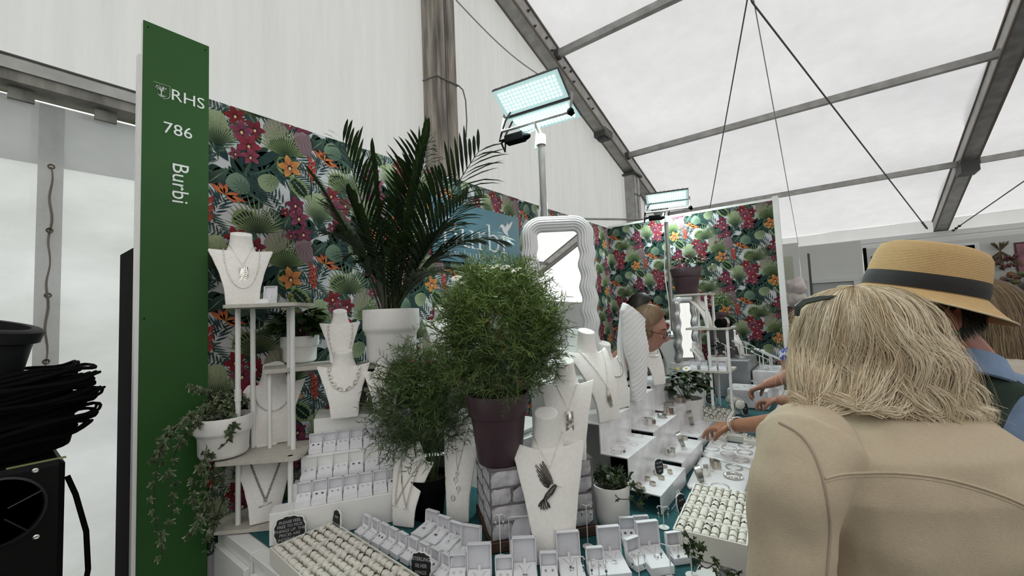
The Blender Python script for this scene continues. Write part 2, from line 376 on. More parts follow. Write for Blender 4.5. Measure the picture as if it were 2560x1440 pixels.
class Print:
    def __init__(s): s.P = []; s.lay = 0
    def poly(s, pts, cols): s.P.append((pts, cols, s.lay))
    def step(s): s.lay += 1
    def lens(s, u, v, a, L, W, c1, c2, n=4, tail=.35):
        # leaf-shaped blade from base (u,v) along angle a; colour from c1 (base) to c2 (tip)
        pts = []; cols = []
        ca, sa = cos(a), sin(a)
        prof = [(0, .0)]+[(t, sin(pi*t**(.5+tail))**.9) for t in [k/(n+1) for k in range(1, n+1)]]+[(1, 0)]
        up = [(t*L, w_*W/2) for t, w_ in prof]; dn = [(t*L, -w_*W/2) for t, w_ in prof[1:-1]][::-1]
        for x, y in up+dn:
            pts.append((u+x*ca-y*sa, v+x*sa+y*ca)); t = x/L
            cols.append(tuple(c1[i]*(1-t)+c2[i]*t for i in range(3)))
        s.poly(pts, cols)
    def ell(s, u, v, a, rx, ry, c1, c2, n=14, heart=0):
        pts = []; cols = []
        for k in range(n):
            th = 2*pi*k/n; x = rx*cos(th); y = ry*sin(th)
            if heart: y *= 1-heart*.5*cos(th); x -= heart*rx*.4*(abs(th-pi) < .5)*-1
            pts.append((u+x*cos(a)-y*sin(a), v+x*sin(a)+y*cos(a))); t = k/n; t = abs(2*t-1); cols.append(tuple(c1[i]*(1-t)+c2[i]*t for i in range(3)))
        s.poly(pts, cols)
rp = random.Random(3)
def hexc(r, g, b):
    c = [((x/255)**2.2) for x in (r, g, b)]; l_ = .3*c[0]+.6*c[1]+.1*c[2]; return tuple(.80*(x*.84+l_*.16) for x in c)
DG, TG, BG, LG, YG = hexc(22, 42, 36), hexc(38, 66, 55), hexc(28, 52, 56), hexc(128, 146, 108), hexc(150, 158, 100)
CR, MA, PK, OR_, OY = hexc(128, 24, 36), hexc(104, 24, 54), hexc(146, 66, 92), hexc(188, 86, 28), hexc(206, 136, 48)
def tile(n_seed=3):
    T = Print()
    def frond(u, v, a, L, n, ll, c1, c2, bend=0.6, wd=.008):
        x, y = u, v
        for k in range(n):
            t = k/n; aa = a+bend*t; x += cos(aa)*L/n; y += sin(aa)*L/n
            l_ = ll*sin(pi*(.15+.8*t))
            for s_ in (1, -1): T.lens(x, y, aa+s_*(.75-.25*t), l_, wd, c1, c2, 2)
        T.step()
    def fan(u, v, a, Rr, n, spread, c1, c2, wd=.0062, stem=.06):
        T.lens(u, v, a+pi, stem, .006, c1, c1, 1); T.step()
        for k in range(n):
            t = (k+.5)/n-.5; rr = Rr*(1-.35*abs(2*t)**2)*(.88+.2*rp.random()); T.lens(u, v, a+t*spread, rr, wd, c1, c2, 2, .7)
        T.step()
        for k in range(n):
            t = (k)/n-.5; T.lens(u, v, a+t*spread, Rr*.55, wd*.45, hexc(12, 26, 20), c1, 2, .7)
        T.step()
    def rleaf(u, v, a, r, c1, c2, vc, asp=.82):
        T.ell(u, v, a, r, r*asp, c1, c2, 16, .25); T.step()
        for k in range(11):
            th = 2*pi*k/11; T.lens(u+.35*r*cos(a), v+.35*r*sin(a), th, r*(.62+.3*abs(cos(th-a-pi))), .0022, vc, vc, 1)
        T.step()
    def orchid(u, v, r, c1, c2, a0=0, n=5):
        for k in range(n):
            th = a0+pi/2+2*pi*k/n+(.15*((k % 2)-.5)); T.lens(u, v, th, r*1.02, r*.60, tuple(x*.55 for x in c1), c2, 5, .4)
            T.step()
            T.lens(u, v, th, r*.8, r*.10, c2, c1, 2, .5)
        T.step(); T.ell(u, v-.1*r, 0, r*.2, r*.26, hexc(60, 12, 20), hexc(60, 12, 20), 8); T.step(); T.ell(u, v-.16*r, 0, r*.12, r*.16, hexc(205, 170, 95), hexc(225, 200, 150), 7); T.step()
    def cal(u, v, a, L, W):
        T.lens(u, v, a, L, W, hexc(96, 120, 60), hexc(130, 144, 92), 6, .35); T.step()
        for k in range(6):
            t = .12+.12*k; x = u+cos(a)*L*t; y = v+sin(a)*L*t
            for s_ in (1, -1): T.lens(x, y, a+s_*.9, W*.46*sin(pi*(t+.1)), .016, DG, DG, 2)
        T.step()
    def mons(u, v, a, L, W, c1, c2):
        for k in range(7):
            t = .1+.12*k; x = u+cos(a)*L*t; y = v+sin(a)*L*t
            for s_ in (1, -1): T.lens(x, y, a+s_*(.95-.5*t), W*.6*sin(pi*(.2+.7*t)), .034, c1, c2, 3)
        T.step(); T.lens(u, v, a, L, .012, hexc(70, 98, 80), c1, 2); T.step()
    # dark background foliage
    for (u, v, a, L, W) in ((.19, .10, 1.2, .20, .17), (.12, .20, 2.9, .17, .15), (.30, .05, 2.6, .18, .14), (.24, .17, .5, .15, .12), (.08, .16, -.5, .14, .10), (.33, .36, -1.2, .16, .12)): mons(u, v, a, L, W, BG if u > .2 else DG, TG)
    for (u, v, a, L, W) in ((.20, .19, 1.3, .12, .035), (.16, .20, 2.2, .13, .04), (.24, .2, .7, .14, .035), (.28, .26, .2, .12, .04), (.05, .27, 2.0, .12, .045), (.01, .42, 2.8, .10, .03), (.36, .15, 1.9, .11, .035)):
        T.lens(u, v, a, L, W, BG, TG, 4); T.step()
    frond(.27, .20, .15, .15, 9, .075, TG, hexc(60, 90, 72), .4); frond(-.01, .28, 2.2, .17, 10, .07, BG, hexc(66, 92, 84), .5); frond(-.05, .16, .5, .16, 10, .06, hexc(52, 82, 76), BG, -.5)
    frond(.10, -.03, 1.0, .17, 11, .07, BG, hexc(48, 72, 76), .5); frond(.10, .20, 1.1, .18, 11, .06, TG, hexc(92, 112, 88), -.4); frond(.04, .05, -1.0, .16, 10, .06, DG, hexc(80, 104, 90), .3)
    for (u, v, a, b) in ((.30, .33, .3, .5), (.02, .12, 2.4, -.4), (.34, .02, 2.0, .5), (.13, .42, 2.6, .4), (.22, -.02, -.4, .5), (.06, .36, .2, -.4), (.31, .22, -.6, .4), (.17, .03, 2.9, -.5)): frond(u, v, a, .17, 11, .075, hexc(16, 34, 36), hexc(58, 84, 78), b, .0075)
    for (u, v, a) in ((.27, .30, 2.0), (.09, .10, .8), (.35, .42, 1.2), (.21, .44, -1.0)):
        T.lens(u, v, a, .10, .042, hexc(18, 36, 34), hexc(64, 88, 74), 4); T.step(); T.lens(u, v, a, .095, .004, hexc(120, 140, 120), hexc(90, 110, 96), 1); T.step()
    # bright leaves
    rleaf(.192, .121, -.7, .046, hexc(112, 132, 108), hexc(66, 92, 76), DG); rleaf(.300, .150, .6, .044, hexc(140, 150, 112), hexc(104, 122, 88), hexc(50, 68, 40))
    rleaf(.118, .345, -1.2, .046, hexc(152, 162, 120), hexc(118, 136, 96), hexc(74, 92, 56)); 
    T.ell(-.056, .15, .9, .062, .04, hexc(140, 130, 122), hexc(112, 106, 98), 12); T.step()
    for k in range(7): T.lens(-.10+.013*k, .10+.012*k, .9+(k-3)*.25, .07, .002, hexc(70, 60, 60), hexc(70, 60, 60), 1)
    T.step()
    cal(.34, .27, -.9, .10, .075); cal(.0, .43, -.8, .115, .07); cal(.17, .44, .5, .10, .075)
    fan(.124, .251, 1.6, .14, 17, 2.0, hexc(40, 66, 40), hexc(150, 160, 116)); fan(-.016, .040, 1.62, .16, 21, 2.7, hexc(34, 62, 30), hexc(150, 164, 100)); fan(.262, .41, 1.7, .15, 21, 3.0, hexc(30, 52, 30), hexc(138, 150, 92))
    T.ell(.058, .120, -1.25, .058, .036, hexc(140, 112, 116), hexc(104, 82, 88), 12, .2); T.step()
    for k in range(9): T.lens(.050, .155, -1.25+(k-4)*.3, .055+.03*(4-abs(k-4))/4, .0022, hexc(74, 34, 50), hexc(74, 34, 50), 1)
    T.step()
    # bird of paradise, heliconia
    for a, L in ((2.5, .06), (2.0, .05), (1.5, .045), (-.2, .075), (.25, .05), (-.5, .05)): T.lens(.148, .069, a, L, .017, hexc(200, 120, 40), hexc(176, 58, 30), 2)
    T.step()
    for k in range(6): T.lens(.090+.006*(k % 2), -.045+.016*k, 1.57+(.5 if k % 2 else -.5), .045, .018, hexc(190, 70, 40), hexc(126, 26, 36), 2)
    T.step(); T.lens(.092, -.04, -1.6, .09, .007, hexc(40, 40, 52), hexc(40, 40, 52), 1); T.step()
    # orchids
    for (u, v, r, c1, c2, a) in ((.181, .389, .040, CR, hexc(132, 24, 34), .4), (.250, .356, .040, MA, CR, .9), (.203, .334, .044, MA, PK, .1), (.228, .285, .048, CR, hexc(150, 40, 66), -.3), (.182, .238, .026, PK, MA, .6), (.234, .240, .036, CR, PK, .2),
                              (.020, .315, .040, MA, hexc(124, 34, 72), .2), (.034, .262, .046, MA, PK, 0), (-.021, .276, .022, MA, CR, .9), (.053, .195, .042, PK, MA, .1), (.0, .182, .026, MA, PK, .5)):
        orchid(u, v, r, c1, c2, a)
    orchid(-.002, .0, .050, OR_, OY, .35)
    return T
def wallprint(name, parent, org, ux, width, zlo, zhi, u0, flip):
    T = tile(); ux = Vector(ux); n = Vector(flip)
    m = MB(); base = Vector(org)
    nl = T.lay+1
    c0 = int((-u0-.5)/.385)-1; c1 = int((width-u0)/.385)+2
    bm = bmesh.new(); cl = bm.verts.layers.float_color.new('Col')
    for c in range(c0, c1):
        for r in range(-5, 8):
            du, dv = u0+c*.385, 2.256-HW+HW+r*.4735+c*.237-int(c*.5)*.0
            k = math.floor(c/2); dv = 2.256+r*.4735+(c-2*k)*.237-0*k
            # the half-drop lattice repeats every second column
            if dv-.12 > zhi+.3 or dv+.6 < zlo: continue
            for pts, cols, lay in T.P:
                us = [p[0]+du for p in pts]; zs = [p[1]+dv for p in pts]
                if max(us) < 0 or min(us) > width or max(zs) < zlo or min(zs) > zhi: continue
                off = .0005+.00002*lay
                vv = []
                for a, b, cc in zip(us, zs, cols):
                    q = bm.verts.new(base+ux*a+n*off+Vector((0, 0, b))); q[cl] = (*cc, 1); vv.append(q)
                try: bm.faces.new(vv)
                except ValueError: pass
    for co, no in ((base, -ux), (base+ux*width, ux), (Vector((base.x, base.y, zlo)), Vector((0, 0, -1))), (Vector((base.x, base.y, zhi)), Vector((0, 0, 1)))):
        bmesh.ops.bisect_plane(bm, geom=bm.verts[:]+bm.edges[:]+bm.faces[:], plane_co=co, plane_no=no, clear_outer=True)
    me = bpy.data.meshes.new(name); bm.to_mesh(me); bm.free(); me.materials.append(PR)
    o = put(name, me, parent); o['kind'] = 'stuff'; return o
# u measured along the wall; orange orchid column at y=.799 on the back wall, x=-1.109 on the side wall
wallprint('leaf_print', wa, (XA, .50, 0), (0, 1, 0), YB-.50, .8, HW, .799-.50, (1, 0, 0))
wallprint('leaf_print', wb, (XA, YB, 0), (1, 0, 0), -.315-XA, .8, HW, -1.109-XA, (0, -1, 0))
# ================================================================== SIGN BOARD, BLACK PANEL, BLOWER
GREEN = mat('green_board', (.017, .078, .012), .5, noise_amt=.06, nscale=5, spec=.3)
LET = mat('letter_white', (.72, .74, .72), .5)
XS = -1.752
ya, yb_ = on_x(358, 48, XS).y, on_x(523, 115, XS).y; zt = on_x(440, 82, XS).z
s = thing('sign_board', 'tall narrow green sign board with white lettering at the left end of the booth', 'sign', (XS, ya, 0))
m = MB(); m.bbox((-.028, 0, 0), (0, yb_-ya, zt), .0012); b = m.build('board', [GREEN, WHITE], s)
for p in b.data.polygons:
    if p.normal.x < .6: p.material_index = 1
m = MB(); m.box((-.034, -.010, 0), (-.006, .0, zt-.12)); m.build('edge_strip', WHITE, s)
def signM(px, py, tilt=0): p = on_x(px, py, XS); return frame((.0012, p.y-ya, p.z), (0, cos(tilt), sin(tilt)), (0, -sin(tilt), cos(tilt)))
o = text_mb('RHS', .056, signM(470, 250)).build('lettering', LET, s)
text_mb('786', .056, signM(445, 328)).build('lettering', LET, s)
text_mb('Burbi', .066, signM(449, 459, -pi/2)).build('lettering', LET, s)
M = signM(406, 228); m = MB()
m.tube([M@Vector((x, y, 0)) for x, y in ((-.024, .024), (.020, .024), (.020, -.012), (.014, -.021), (.002, -.026))], .0007, 4)
for k in range(46):
    a = R.random()*2*pi; rr = sqrt(R.random())
    m.sphere(M@Vector((-.003+.016*rr*cos(a), .009+.009*rr*sin(a), 0)), .0011, 5, 3)
for a in (-.5, -.2, .15, .5): m.tube([M@Vector((-.003, -.004, 0)), M@Vector((-.003+.014*sin(a), .012*cos(a), 0))], .0006, 4)
m.tube([M@Vector((-.003, .002, 0)), M@Vector((-.003, -.016, 0))], .0013, 5)
for k in range(5): m.tube([M@Vector((-.014+.002*k, -.015-.0016*k, 0)), M@Vector((.010-.002*k, -.015-.0016*k, 0))], .0005, 4)
m.build('tree_emblem', LET, s)
m = MB()
for y, z in ((.012, zt-.02), (yb_-ya-.012, zt-.02), (.012, zt-1.0)): m.lathe([(.0025, 0), (.0025, .001)], 8, M=Matrix.Translation((0, y, z))@Matrix.Rotation(pi/2, 4, 'Y'))
m.build('screw_hole', BLACK, s)
p1_, p2_ = on_y(337, 612, .318), on_y(300, 636, .318)
t_ = thing('black_panel', 'tall black panel standing behind the green sign board', 'panel', (p2_.x, .318, 0))
m = MB(); L_ = p1_.x-p2_.x+.05; m.bbox((0, -.0, 0), (L_, .03, p2_.z), .003)
m.build('sheet', BLACK, t_)
# ---- blower with flexible duct
XH = -1.60
q1 = on_x(165, 1146, XH); yR = q1.y; zH = q1.z
BLK2 = mat('black_coated_steel', (.004, .004, .004), .5, noise_amt=.2, nscale=12, spec=.12)
bl = thing('blower', 'black industrial air blower standing on the floor left of the sign board', 'blower', (XH, yR, 0))
m = MB(); m.bbox((-.46, -.62, .56), (0, 0, zH), .012); m.build('housing', BLK2, bl)
m = MB(); m.bbox((-.45, -.61, .04), (-.01, -.01, .56), .01)
m.box((-.012, -.60, .50), (.004, -.01, .56)); m.build('frame', mat('grey_plastic', (.05, .05, .052), .5), bl)
lo = MB(); lo.box((-.004, -.50, -.012), (.004, -.03, .012), Matrix.Rotation(.6, 4, 'Y'))
l0 = None
for k in range(9):
    p = (.004, 0, .46-k*.045)
    if l0 is None: l0 = lo.build('louvre', mat('pale_louvre', (.28, .28, .28), .5), bl, loc=p)
    else: put('louvre', l0.data, bl, p)
gc = on_x(-12, 1285, XH); cy, cz = gc.y-yR, gc.z
m = MB(); MM = Matrix.Translation((.003, cy, cz))@Matrix.Rotation(pi/2, 4, 'Y')
m.lathe([(.080, -.002), (.083, .004), (.078, .006), (.075, -.0)], 36, M=MM); m.lathe([(.075, .0), (.001, -.004)], 36, M=MM)
for k in range(5):
    a = k*2*pi/5+.4; m.tube([Vector((.009, cy+.02*cos(a), cz+.02*sin(a))), Vector((.009, cy+.077*cos(a), cz+.077*sin(a)))], .002, 5)
m.build('fan_grille', mat('grille_black', (.004, .004, .004), .4), bl)
sc_ = MB(); sc_.lathe([(.006, 0), (.006, .003), (.0035, .004), (.0035, .001)], 12, M=Matrix.Rotation(pi/2, 4, 'Y')); s0 = None
for px, py in ((88, 1176), (90, 1342)):
    q = on_x(px, py, XH); p = (.0, q.y-yR, q.z)
    if s0 is None: s0 = sc_.build('screw', SILVER, bl, True, p)
    else: put('screw', s0.data, bl, p)
m = MB(); q = on_x(95, 1162, XH); m.box((-.03, q.y-yR-.05, zH-.001), (-.012, q.y-yR+.05, zH+.0008)); m.build('caution_sticker', mat('sticker', (.25, .3, .12), .5), bl)
m = MB(); pts = [Vector((-.02, .005, zH-.05)), Vector((-.01, .02, zH-.10)), Vector((0, .04, zH-.2)), Vector((0, .045, zH-.3)), Vector((-.01, .03, zH-.42)), Vector((-.02, .012, zH-.5)), Vector((-.03, .01, zH-.8))]
m.tube(pts, .006, 7); m.build('power_cable', BLACK, bl, True)
# folded duct: squashed pleats
dc = on_x(20, 1020, XH-.23); 
du = thing('flexible_duct', 'collapsed black fabric air duct heaped on top of the blower', 'duct', (XH-.23, dc.y-.03, zH+.003))
m = MB()
for k in range(26):
    rr = .165+.035*sin(k*.13)+.012*R.random(); cx, cy_ = .015*R.uniform(-1, 1), .02*R.uniform(-1, 1)
    z0 = .008+k*.0072; tl = .10+R.uniform(-.03, .03)
    rings = []
    pts = [(cx+rr*cos(a)*(1+.03*sin(3*a+k)), cy_+rr*sin(a)*(1+.03*cos(2*a+k*2)), z0+tl*rr*sin(a+.2)+.005*sin(5*a+k)+.02) for a in [i*2*pi/36 for i in range(36)]]
    m.tube(pts, [.0042]*36, 6, closed=True)
    m.tube([(x*.96, y*.96, z+.003) for x, y, z in pts], .0036, 5, closed=True)
m.lathe([(.15, .0), (.16, .05), (.15, .20), (.1, .215)], 30)
m.build('duct_pleats', mat('black_fabric', (.0025, .0025, .0025), .9, spec=.1, bump=.5, bscale=120), du, True)
cl = thing('duct_collar', 'grey black round duct collar resting on the collapsed duct', 'collar', (XH-.23, dc.y-.085, zH+.225))
m = MB(); m.lathe([(.105, 0), (.11, .005), (.112, .10), (.125, .105), (.128, .135), (.12, .14), (.10, .14), (.098, .02), (.09, .0)], 36, M=Matrix.Rotation(-.18, 4, 'X')@Matrix.Rotation(.15, 4, 'Y'), caps=False); m.build('ring', mat('collar_grey', (.010, .0105, .011), .55, spec=.25), cl, True)
# ================================================================== COUNTER
ZT = .90
def cabinet(x0, x1, y0, y1, lab, face):
    t = thing('display_cabinet', lab, 'cabinet', (x0, y0, 0))
    m = MB(); m.bbox((.004, .004, .0), (x1-x0-.004, y1-y0-.004, ZT-.022), .002); m.build('body', WHITE, t)
    m = MB(); m.bbox((.0, .0, ZT-.022), (x1-x0, y1-y0, ZT-.002), .002); m.build('worktop', WHITE, t)
    if face == 'y':
        m = MB(); m.bbox((.02, -.012, .06), (x1-x0-.02, .004, ZT-.05), .002); d = m.build('door', WHITE, t)
        m = MB(); m.tube([(x1-x0-.05, -.012, .62), (x1-x0-.05, -.035, .62), (x1-x0-.05, -.035, .74), (x1-x0-.05, -.012, .74)], .004, 6); m.build('handle', SILVER, d)
    else:
        m = MB(); m.bbox((x1-x0-.004, .02, .06), (x1-x0+.012, y1-y0-.02, ZT-.05), .002); d = m.build('door', WHITE, t)
        m = MB(); m.tube([(x1-x0+.012, .05, .62), (x1-x0+.035, .05, .62), (x1-x0+.035, .05, .74), (x1-x0+.012, .05, .74)], .004, 6); m.build('handle', SILVER, d)
xs = [-1.755, -1.452, -1.05, -.66, -.28]
for i in range(4):
    cabinet(xs[i]+.002, xs[i+1]-.002, .53 if i else .53, 1.25, ['white cabinet at the front left corner beside the green sign board', 'white cabinet under the cream ring trays at the front', 'white cabinet under the hummingbird bust', 'white cabinet at the front right corner under the ivy'][i], 'y')
ys = [1.254, 1.9, 2.7, 3.4, 3.95]
for i in range(4):
    cabinet(-.80, -.28, ys[i]+.002, ys[i+1]-.002, ['white cabinet under the stepped marble stands and ring rolls', 'white cabinet under the bangles on their white pads', 'white cabinet under the three shelf rack by the side wall', 'white cabinet in the far corner against the side wall'][i], 'x')
cabinet(-1.76, -1.50, 1.256, 2.3, 'low white cabinet along the back wall under the teal company sign', 'x')
def cloth(x0, x1, y0, y1, lab):
    m = sheet((x0, y0, ZT+.0012), (x1-x0, 0, 0), (0, y1-y0, 0), 30, 30, lambda p: .0008*noise.noise(p*9)); o = m.build('tablecloth', CLOTH, smooth=True); tag(o, lab, 'tablecloth')
cloth(-1.745, -.33, .575, 1.25, 'teal cloth lying on the front counter under the ring boxes'); cloth(-.78, -.33, 1.26, 3.94, 'teal cloth lying along the right hand counter under bangles')
# ================================================================== RACKS
def rounded(x0, x1, y0, y1, z0, z1, r, mb, n=5):
    pts = []
    for cx, cy, a in ((x1-r, y0+r, -pi/2), (x1-r, y1-r, 0), (x0+r, y1-r, pi/2), (x0+r, y0+r, pi)):
        for k in range(n+1): b = a+pi/2*k/n; pts.append((cx+r*cos(b), cy+r*sin(b)))
    mb.loft([[(x, y, z) for x, y in pts] for z in (z0, z1)])
RA = YAW+.10; rk = thing('shelf_rack', 'cream open shelf rack with round white poles beside the green sign board', 'shelf', (-1.585, .655, ZT+.002), RA)
for z, x0, x1, y0, y1 in ((.014, -.20, .05, -.055, .12), (.250, -.15, .115, -.10, .10), (.765, -.125, .115, -.10, .08)):
    m = MB(); rounded(x0, x1, y0, y1, z-.012, z, .018, m); m.build('shelf', CREAM, rk)
for x, y, z0, z1 in ((-.115, -.015, .014, .765), (.083, -.075, .014, .250), (.062, .0, .250, .765), (.03, .05, .014, .765), (-.10, .055, .014, .765)):
    m = MB(); m.lathe([(.0085, z0), (.0085, z1)], 14, c=(x, y)); o = m.build('pole', WHITE, rk, True)
m = MB(); m.lathe([(.0105, .43), (.0105, .47)], 14, c=(-.115, -.015)); m.build('joint_sleeve', WHITE, rk, True)
# long weathered shelf at the back wall
def plank(name, lab, cat, P, w_, d_, h_, rz, m_, r=.002, **k):
    t = thing(name, lab, cat, P, rz, **k); mb = MB(); mb.bbox((0, 0, -h_), (w_, d_, 0), r); mb.build('board', m_, t); return t
GREYW = mat('grey_wood', (.30, .285, .26), .8, noise_amt=.3, nscale=7, bump=.4, bscale=30, stretch=(1, .15, 1))
def free_shelf(a, b, z, nm, lab, mm, crate):
    A, B = on_z(*a, z), on_z(*b, z); d = B-A; t = thing(nm, lab, 'shelf', (A.x, A.y, 0), atan2(d.y, d.x)); L = d.length
    m = MB(); m.bbox((0, 0, z-.016), (L, .17, z), .002); m.build('board', mm, t)
    if crate:
        for x in (0, L-.014):
            m = MB(); m.bbox((x, .004, ZT+.003), (x+.014, .165, z-.016), .001); m.build('side_board', mm, t)
        for k in range(5):
            m = MB(); m.bbox((.014, .150, ZT+.01+k*.10), (L-.014, .160, ZT+.095+k*.10), .001); m.build('slat', mm, t)
    else:
        for x, y in ((.02, .03), (.02, .14), (L-.02, .14)): m = MB(); m.lathe([(.007, ZT+.003), (.007, z-.016)], 10, c=(x, y)); m.build('leg', WHITE, t, True)
free_shelf((657, 926), (880, 906), 1.433, 'raised_shelf', 'cream shelf carrying the bushy potted plant left of the palm', CREAM, False)
free_shelf((884, 915), (1125, 900), 1.42, 'crate_shelf', 'weathered grey wooden crate shelf under the palm pot', GREYW, True)
# white tiered riser holding the rows of ring boxes; each tier follows its own row
def row_line(a, b, z): p, q = on_z(*a, z), on_z(*b, z); d = (q-p); return p, d.normalized(), d.length
rows = [((735, 1275), (1003, 1216), 1.000, 7), ((748, 1211), (985, 1168), 1.055, 6), ((768, 1143), (1002, 1103), 1.130, 7)]
rz_ = radians(57); ex = Vector((cos(rz_), sin(rz_), 0)); ey_ = Vector((-sin(rz_), cos(rz_), 0))
po = on_z(715, 1300, .97); po.z = 0
ri = thing('tiered_riser', 'white stepped riser holding three rows of open earring boxes', 'riser', (po.x, po.y, ZT+.003), rz_)
def loc(p): d = Vector(p)-po; return d.dot(ex), d.dot(ey_)
tiers = []
for (a, b, z, n) in rows:
    xa, ya_ = loc(on_z(*a, z)); xb, yb2 = loc(on_z(*b, z)); tiers.append((xa, xb, (ya_+yb2)/2, z))
ytop = loc(on_z(805, 1052, 1.2))[1]; xtop = loc(on_z(805, 1052, 1.2))[0]
for nm, x0, y0, y1, z in (('lower_step', -.045, -.012, .058, .098), ('middle_step', .012, .0585, .103, .153), ('upper_step', .03, .1035, .165, .228), ('top_platform', .065, .1655, .33, .338)):
    m = MB(); m.bbox((x0, y0, 0), (.385 if z < .3 else .41, y1, z), .0015); m.build(nm, WHITE, ri)
# ------------------------------------------------------------------ open jewellery boxes
def box_parts(w, d, h, lh, tab, lean=.10):
    th = .0025; A = {}
    b = MB(); b.bbox((-w/2, -d, 0), (w/2, 0, h), .0008); A['base'] = (b, CARD)
    i = MB(); rise = .55*h+.004 if not tab else h*.5
    i.add([(-w/2+th, -d+th, h-.001), (w/2-th, -d+th, h-.001), (w/2-th, -th-.002, h+rise), (-w/2+th, -th-.002, h+rise), (-w/2+th, -th-.002, h-.002), (w/2-th, -th-.002, h-.002)],
          [(0, 1, 2, 3), (1, 5, 2), (0, 3, 4), (2, 5, 4, 3)])
    A['insert'] = (i, SATIN if False else CARD)
    l = MB(); M = Matrix.Translation((0, 0, h))@Matrix.Rotation(-lean, 4, 'X'); D = .012 if not tab else .014
    l.box((-w/2, 0, 0), (w/2, .0015, lh), M); l.box((-w/2, -D, 0), (-w/2+.0018, .0, lh), M); l.box((w/2-.0018, -D, 0), (w/2, 0, lh), M)
    l.box((-w/2, -D, lh-.0018), (w/2, .0, lh), M); A['lid'] = (l, CARD)
    s = MB(); k = 6; vs = []
    for a in range(k+1):
        for c in range(k+1):
            u, v = a/k, c/k; bl_ = .0035*(1-abs(2*u-1))*(1-abs(2*v-.8)/1.2); vs.append(M@Vector((-w/2+.002+u*(w-.004), -.0008-max(bl_, 0)-.0005, .002+v*(lh-.004))))
    s.add(vs, [(a*(k+1)+c, (a+1)*(k+1)+c, (a+1)*(k+1)+c+1, a*(k+1)+c+1) for a in range(k) for c in range(k)]); A['lid_lining'] = (s, SATIN)
    if tab:
        t = MB(); t.box((-.0035, -.011, h+rise-.002), (.0035, -.0095, h+rise+.014)); A['ribbon_tab'] = (t, LET)
    return A
def make_box(nm, w, d, h, lh, tab):
    t = thing(nm, 'x', 'jewellery box')
    for k, (mb, mm) in box_parts(w, d, h, lh, tab).items(): mb.build(k, mm, t)
    return t
SM = dict(w=.046, d=.044, h=.018, lh=.047); LGb = dict(w=.064, d=.088, h=.022, lh=.074)
proto = {'s': make_box('earring_box', .046, .044, .018, .047, False), 'l': make_box('necklace_box', .064, .088, .022, .074, True), 'm': make_box('necklace_box', .058, .085, .022, .05, True)}
used_proto = set()
# studs: five designs
def stud_mesh(k):
    m = MB()
    for x in (-.009, .009):
        if k == 0: m.sphere((x, 0, .0025), .003, 8, 5)
        elif k == 1: [m.sphere((x+.0022*cos(a*1.257), .0022*sin(a*1.257), .0015), .0016, 6, 4) for a in range(5)]
        elif k == 2: m.lathe([(.0036, 0), (.0036, .0012), (.002, .002)], 8, c=(x, 0))
        elif k == 3: m.tube([(x+.003*cos(a*.785), .003*sin(a*.785), .001) for a in range(8)], .0009, 5, closed=True)
        else: m.box((x-.0025, -.003, 0), (x+.0025, .003, .0015))
    me = m.build('tmp', SILVER if k not in (2,) else OXID, smooth=True); d = me.data; bpy.data.objects.remove(me); return d
STUD = [stud_mesh(k) for k in range(5)]; SN = ['round silver', 'silver flower', 'dark oxidised', 'silver hoop', 'square silver']
def pend_mesh(k):
    m = MB(); m.tube([(-.016, .030, .001), (0, .0, .001), (.016, .030, .001)], .0006, 4)
    if k == 0: m.lathe([(.006, 0), (.006, .001)], 10, c=(0, -.006)); m.tube([(.006*cos(a), -.006+.006*sin(a), .002) for a in [q*.785 for q in range(8)]], .0008, 4, closed=True)
    elif k == 1:
        for a in range(7): th = -pi/2+(a-3)*.35; m.ribbon([(0, 0, .001), (.005*cos(th), .006*sin(th), .003), (.010*cos(th), .012*sin(th), .001)], [.001, .003, .0005])
    elif k == 2: m.tube([(.005*cos(a*.6), -.007+.007*sin(a*.6), .0015) for a in range(11)], .0011, 5, closed=True)
    else: m.sphere((0, -.004, .002), .004, 8, 5); m.sphere((0, -.011, .002), .0025, 8, 5)
    o = m.build('tmp', SILVER, smooth=True); d = o.data; bpy.data.objects.remove(o); return d
PEND = [pend_mesh(k) for k in range(4)]
ORD = ['first', 'second', 'third', 'fourth', 'fifth', 'sixth', 'seventh', 'eighth', 'ninth', 'tenth', 'eleventh', 'twelfth']
def place_box(kind, P, rz, label, group, fill, flabel, fk=0, scale=1):
    b = proto[kind]
    if kind in used_proto: b = dup(b)
    used_proto.add(kind)
    b.location = P; b.rotation_euler = (0, 0, rz); b['label'] = label; b['group'] = group; b.scale = (scale,)*3
    dm = {'s': (.044, .018, .0139), 'l': (.088, .022, .011), 'm': (.085, .022, .011)}[kind]
    M = Matrix.Translation(P)@Matrix.Rotation(rz, 4, 'Z')@Matrix.Scale(scale, 4)
    sl = atan2(dm[2], dm[0]); yy = -dm[0]*(.42 if kind == 's' else .5)
    q = M@Vector((0, yy, dm[1]+dm[2]*(1+yy/dm[0])+.001))
    if fill == 'studs':
        o = put('stud_earrings', STUD[fk % 5]); tag(o, flabel, 'earrings', 'stud earrings on cards in open boxes')
    else:
        o = put('pendant_necklace', PEND[fk % 4]); tag(o, flabel, 'necklace', 'fine pendant necklaces in open boxes')
    o.location = q; o.rotation_euler = (sl, 0, rz)
    o.scale = (scale,)*3
    return b
rname = ['bottom', 'middle', 'top']
